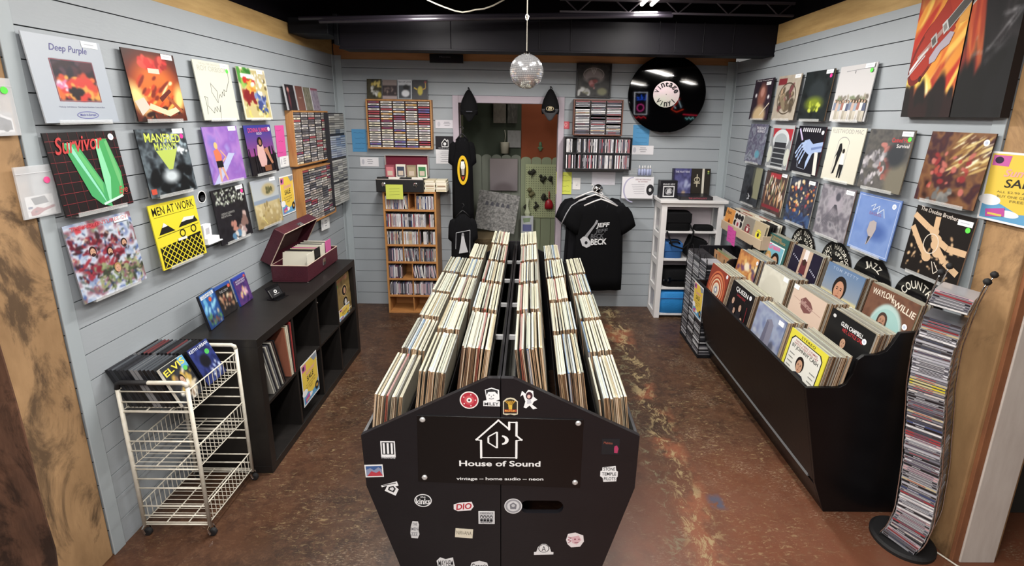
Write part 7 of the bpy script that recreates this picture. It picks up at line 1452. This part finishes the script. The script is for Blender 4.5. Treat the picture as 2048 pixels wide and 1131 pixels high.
# things on top of the white unit
UT = UH+.001
def pl(s): s.grad('3c3874', '5c5c9c', 90); s.noise(['3c3874', '6c70b0', '2c2850'], 4, 130, .6); s.blobs(16, ['a8b0d8', '8488c0'], (.05, .45, .95, .75), .04, .09, 131); s.T('THE PLATTERS', .5, .12, .8, .07, 'd8d8ec', 0, .01); s.ell(.6, .86, .12, .05, 'c8a888', .4); s.rect(0, 0, .08, 1, '28244c')
lean_on(case(.170, .262, .05, pl, edge='2a2644'), 'box_set', 'purple boxed set with a row of singers on top of the white unit', 'box set', 1.455, D_W-.03, UT, 0, .08)
def fl(s): s.R(0, 0, 1, 1, '2c2620'); s.R(.56, 0, .68, 1, 'e0d8c8'); s.E(.3, .38, .12, .1, '2c2620'); s.ring(.3, .4, .16, .1, .035, 'c8bca0', 18); s.L([(.3, .2), (.3, .66)], .05, 'c8bca0'); s.L([(.14, .52), (.46, .52)], .04, 'c8bca0'); s.E(.88, .1, .05, .03, 'c8c850', 8); s.E(.88, .17, .05, .03, '70a050', 8)
lean_on(case(.180, .262, .045, fl, N=0, base='2c2620', edge='1c1814'), 'box_set', 'dark brown boxed set with a curled emblem on top of the white unit', 'box set', 1.635, D_W-.03, UT, 0, .08)
s = Sheet(.31, .032, .20, '26262a', '1c1c20'); s.R(.05, .15, .95, .85, '38343a'); s.T('THE ANTHOLOGY', .55, .5, .55, .5, 'b04858', 0, .02)
me = s.mesh('box_set'); tag(link('box_set', me, None, (1.375, 4.545, UT)), 'flat black boxed set lying in front on top of the white unit', 'box set')
def sqa(s): s.R(0, 0, 1, 1, '1c1c24'); s.R(.16, .3, .84, .92, 'e0e0e4'); s.R(.22, .36, .78, .86, '1c1c24'); s.T('BRAND NEW', .5, .2, .7, .1, 'd8d8dc', 0, .01); s.P([(.4, .5), (.6, .42), (.66, .7), (.36, .76)], 'c8c8cc'); s.ring(.5, .6, .22, .2, .03, 'a0a0a8', 18)
lean_on(case(.16, .165, .075, sqa, N=0, base='1c1c24', edge='24242a'), 'boxed_item', 'small black box with a white square emblem on the left corner of the white unit', 'box', 1.292, 4.50, UT, .05, .0)

# ================================================================ room beyond the doorway
tbox('wall_hall_left', -.78, -.76, D_W+.14, 6.6, 0, 2.6, mat('dim_green_wall', '6c7058', rough=.8)); tbox('wall_hall_back', -.10, .75, 5.60, 5.62, 0, 2.6, mat('rust_wall', '8a4424', rough=.8))
tbox('wall_hall_dark', -.78, -.10, 5.60, 5.62, 0, 2.6, mat('dark_green_wall', '3c4438', rough=.8)); tbox('wall_hall_right', .75, .77, D_W+.14, 6.6, 0, 2.6, mat('dim_olive_wall', '646a50', rough=.8))
tbox('wall_hall_ceiling', -.78, .77, D_W+.14, 6.6, 2.6, 2.62, DARK, 0)
def fence(name, x0, x1, y, z1, n, m_, label):
    m = MB(); bw = (x1-x0)/n
    for k in range(n):
        a, b = x0+bw*k+.002, x0+bw*(k+1)-.002; q = [(a, 0), (b, 0), (b, z1-.035)]+[(a+(b-a)*(.5+.5*math.cos(t)), z1-.035+.035*math.sin(t)) for t in [PI*j/8 for j in range(1, 8)]]+[(a, z1-.035)]
        m.prism(q, 'y', y, y+.016)
    return tag(m.build(name, m_), label, 'fence')
fence('picket_fence', -.76, -.10, 5.46, 1.46, 6, mat('grey_green_picket', '757a70', rough=.7), 'grey-green round-topped picket boards behind the doorway on the left')
fence('picket_fence', -.10, .60, 5.45, 1.44, 6, mat('sage_picket', '8c957a', rough=.7), 'sage green round-topped picket boards behind the doorway on the right')
PEG = mat('pegboard_green', 'acb48c', rough=.6); m = MB(); m.box(-.045, .45, 5.432, 5.438, .75, 1.36); o = m.build('pegboard', PEG); tag(o, 'light green pegboard on the sage fence behind the doorway', 'pegboard')
m = MB()
for i in range(18):
    for j in range(22): x = -.03+i*.0265; z = .77+j*.0265; m.add([(x-.004, 5.4315, z-.004), (x+.004, 5.4315, z-.004), (x+.004, 5.4315, z+.004), (x-.004, 5.4315, z+.004)], [(0, 1, 2, 3)])
m.build('peg_holes', mat('peg_hole', '3c4430', rough=.9), o)
DKO = mat('dark_ornament', '2c2c22', rough=.7); Rp = random.Random(2)
for k, (x, z, c, sc) in enumerate([(.02, 1.29, DKO, 1), (.15, 1.22, DKO, 1), (.25, 1.20, DKO, .8), (.02, 1.05, mat('olive_ornament', '6c6848', rough=.7), 1), (.18, .99, DKO, .9), (.07, .90, DKO, .9), (-.03, .88, DKO, .7)]):
    m = MB(); 
    for j in range(6): a = Rp.uniform(0, 6.28); r = Rp.uniform(.012, .03)*sc; m.lathe([(.002, -r), (r*.8, -r*.5), (r, 0), (r*.7, r*.6), (.002, r)], 8, (.025*sc*math.cos(a), 0, .03*sc*math.sin(a)))
    m.tube([(0, 0, 0), (.01, 0, -.06*sc), (0, 0, -.075*sc)], .005, 5); tag(m.build('wall_ornament', c, None, (x, 5.405, z)), ['dark branched ornament, top left on the pegboard', 'dark bushy ornament in the top middle of the pegboard', 'dark ornament at the top right edge of the pegboard', 'olive leafy ornament at the left of the pegboard', 'dark ornament right of the middle of the pegboard', 'dark ornament low in the middle of the pegboard', 'small dark ornament at the lower left of the pegboard'][k], 'ornament')
m = MB(); m.lathe([(.0, -.05), (.045, -.04), (.05, 0), (.035, .05), (.012, .07)][1:], 16, (0, 0, 0), sy=.4); m.tube([(0, 0, .07), (.0, 0, .16)], .006, 6); tag(m.build('red_ornament', mat('red_gloss', 'a8202c', rough=.3), None, (.225, 5.40, .90), smooth=True), 'red guitar-shaped ornament at the lower right of the pegboard', 'ornament')
def framed(x, z, w, h, c1, c2, label, y=5.575, roll=0, N=20, seed=1, mt=None):
    s = Sheet(w, h, .012, c1, '6c6660', N); s.noise([c1, c2, c1], 6, seed, .8); me = s.mesh('framed_print', PAPER); me.transform(Matrix.Translation((-w/2, 0, -h/2)))
    return tag(link('framed_print', me, None, (x, y, z), (0, roll, 0)), label, 'picture')
framed(-.345, 1.93, .14, .25, '6c645c', '8c8478', 'narrow framed print on the left above the picket boards behind the doorway', seed=1); framed(-.20, 1.93, .11, .25, '7c7a74', '3c3a36', 'narrow framed print with dark leaf shapes above the picket boards', seed=2)
framed(-.18, 1.63, .15, .19, '8c8c8c', 'a0a0a0', 'pale paper sign on the dark green wall behind the doorway', seed=3)
s = Sheet(.31, .36, .02, '9c9094', '2c282a', 30); s.grad('9c9092', '847a80', 90); s.ell(.5, .95, .35, .2, '6c6064', .6); me = s.mesh('canvas_print', PAPER); me.transform(Matrix.Translation((-.155, 0, 0))); o = link('canvas_print', me, None, (-.29, 5.43, 1.06)); tag(o, 'mauve-grey canvas leaning on the picket boards behind the doorway', 'painting')
s = Sheet(.44, .42, .012, '8c8a88', '9c9a98', 60); R_ = np.random.RandomState(3); s.img = np.where(R_.rand(60, 60, 1) > .6, np.array(rgb('5c5c5c')), np.array(rgb('a09e9c'))); [s.L([(.12+.08*k, .2+.012*(4-abs(4-k))), (.2+.08*k, .2+.012*(4-abs(3-k)))], .008, '3c3c3c') for k in range(8)]; [s.P([(.2+.13*k, .26), (.25+.13*k, .26), (.27+.13*k, .36), (.18+.13*k, .36)], '50505a') for k in range(5)]
me = s.mesh('speckled_board', PAPER); me.transform(Matrix.Translation((-.22, 0, 0))); o = link('speckled_board', me, None, (-.38, 5.12, .66)); o.rotation_euler = (Matrix.Rotation(.15, 3, 'Y') @ Matrix.Rotation(-.15, 3, 'X')).to_euler(); tag(o, 'speckled grey board tilted in the doorway in front of the mauve canvas', 'board')
m = MB(); m.lathe([(.13, 0), (.16, .30), (.175, .58), (.19, .62)], 24); m.lathe([(.185, .60), (.195, .64), (.18, .645)], 24); o = m.build('woven_basket', mat('basket_brown', '5a4c34', rough=.9, bump=(60, .6)), None, (-.47, 5.02, 0)); tag(o, 'tall brown woven basket standing inside the doorway', 'basket')
m = MB(); m.box(-.03, .03, -.004, 0, -.035, .03, 'd8d4c8'); m.box(-.02, .045, -.008, -.004, -.085, -.02, 'e0dcd0'); tag(m.build('paper_tags', PAPER, None, (-.285, 4.825, .70), (0, .5, 0)), 'two white paper tags hanging in front of the basket', 'tag')
m = MB(); m.lathe([(.045, 0), (.05, .12), (.05, .125)], 18); m.tube([(0, 0, .12), (.01, 0, .20), (0, .0, .26)], .004, 5); tag(m.build('hanging_mug', mat('cream_ceramic', 'b8b4a4', rough=.5), None, (-.285, 5.52, 1.47), smooth=True), 'cream cup hanging on the dark green wall behind the doorway', 'cup')
m = MB(); m.box(-.07, .07, -.01, .0, -.22, 0, 'c8ccd0'); m.flat([(-.05, -.18), (.05, -.18), (.05, -.10), (-.05, -.10)], -.0105, '6c70a0'); m.flat([(-.04, -.08), (.03, -.07), (.04, -.02), (-.05, -.03)], -.0105, '8ca080'); m.lathe([(.02, 0), (.035, .03), (.02, .07), (.012, .11), (.02, .2)], 12, (.0, 0, 0.0), 'c0c8a8', sy=.4)
tag(m.build('gift_bag', PAPER, None, (-.02, 5.38, .78)), 'pale printed bag with a sage rosette hanging on the fence behind the doorway', 'bag')
m = MB(); m.lathe([(.012, 0), (.025, .03), (.012, .06)], 10, sy=.5); m.tube([(-.03, 0, .03), (0, 0, .05), (.03, 0, .03)], .006, 5); m.lathe([(.02, .06), (.012, .10)], 8); tag(m.build('wall_cross', mat('verdigris', '5c7c5c', rough=.7), None, (.12, 5.58, 1.50)), 'small green ornament on the rust wall behind the doorway', 'ornament')
area('hall_light', (.15, 5.15, 2.5), .4, 3.0, (1, .95, .85), (.1, 5.3, 0))
# neon signs across the shop, seen only as reflections in the record sign
def neon(name, x, y, z, label, parts):
    t = tag(empty(name, (x, y, z), (0, 0, PI)), label, 'neon sign')
    for col, strokes in parts:
        m = MB()
        for q in strokes: m.tube([(a, 0, b) for a, b in q], .010, 6)
        m.build('neon_tube', mat('neon_'+col, col, emis=6), t)
NY = -2.4
neon('neon_sign', -1.17, NY, 2.20, 'blue and pink framed neon sign seen mirrored in the record sign', [
    ('f0f4ff', [[(-.15, -.25), (.15, -.25), (.17, .25), (-.13, .25), (-.15, -.25)]]), ('2c6cff', [[(-.11, .20), (-.11, .08), (-.06, .08)], [(-.03, .08), (-.03, .15)], [(0, .2), (0, .08), (.04, .08)], [(.10, .08), (.06, .08), (.06, .14), (.10, .14), (.10, .11)]]),
    ('ff50b0', [[(.01+.08*math.cos(a), -.10+.08*math.sin(a)) for a in [2*PI*k/16 for k in range(17)]]]), ('ff3040', [[(-.14, -.34), (-.08, -.30), (-.02, -.34), (.04, -.30), (.10, -.34), (.16, -.30)]])])
neon('neon_sign', -.33, NY, 2.17, 'red and white bird-like neon sign seen mirrored in the record sign', [
    ('ff4020', [[(-.15, -.1), (0, -.16), (.12, -.1), (.02, .02), (-.05, .14)]]), ('d0f0ff', [[(-.1, -.06), (.0, .16), (.12, .04), (.02, -.08)]])])
neon('neon_sign', 0.0, NY, 1.82, 'red outlined neon sign low seen mirrored in the record sign', [
    ('ff3050', [[(-.18, -.16), (-.10, -.02), (-.18, .12), (.18, .14)]]), ('a0f0f0', [[(-.08, .04), (-.04, .08), (0, .03), (.04, .08), (.08, .03), (.12, .07)]])])
tag(MB().tube([(1.86, 1.93, .006), (1.80, 1.86, .006), (1.87, 1.76, .006), (1.90, 1.70, .006), (1.97, 1.66, .006)], .004, 6).build('floor_cable', WIRE, smooth=True), 'thin white cable on the floor behind the wavy tower', 'cable')
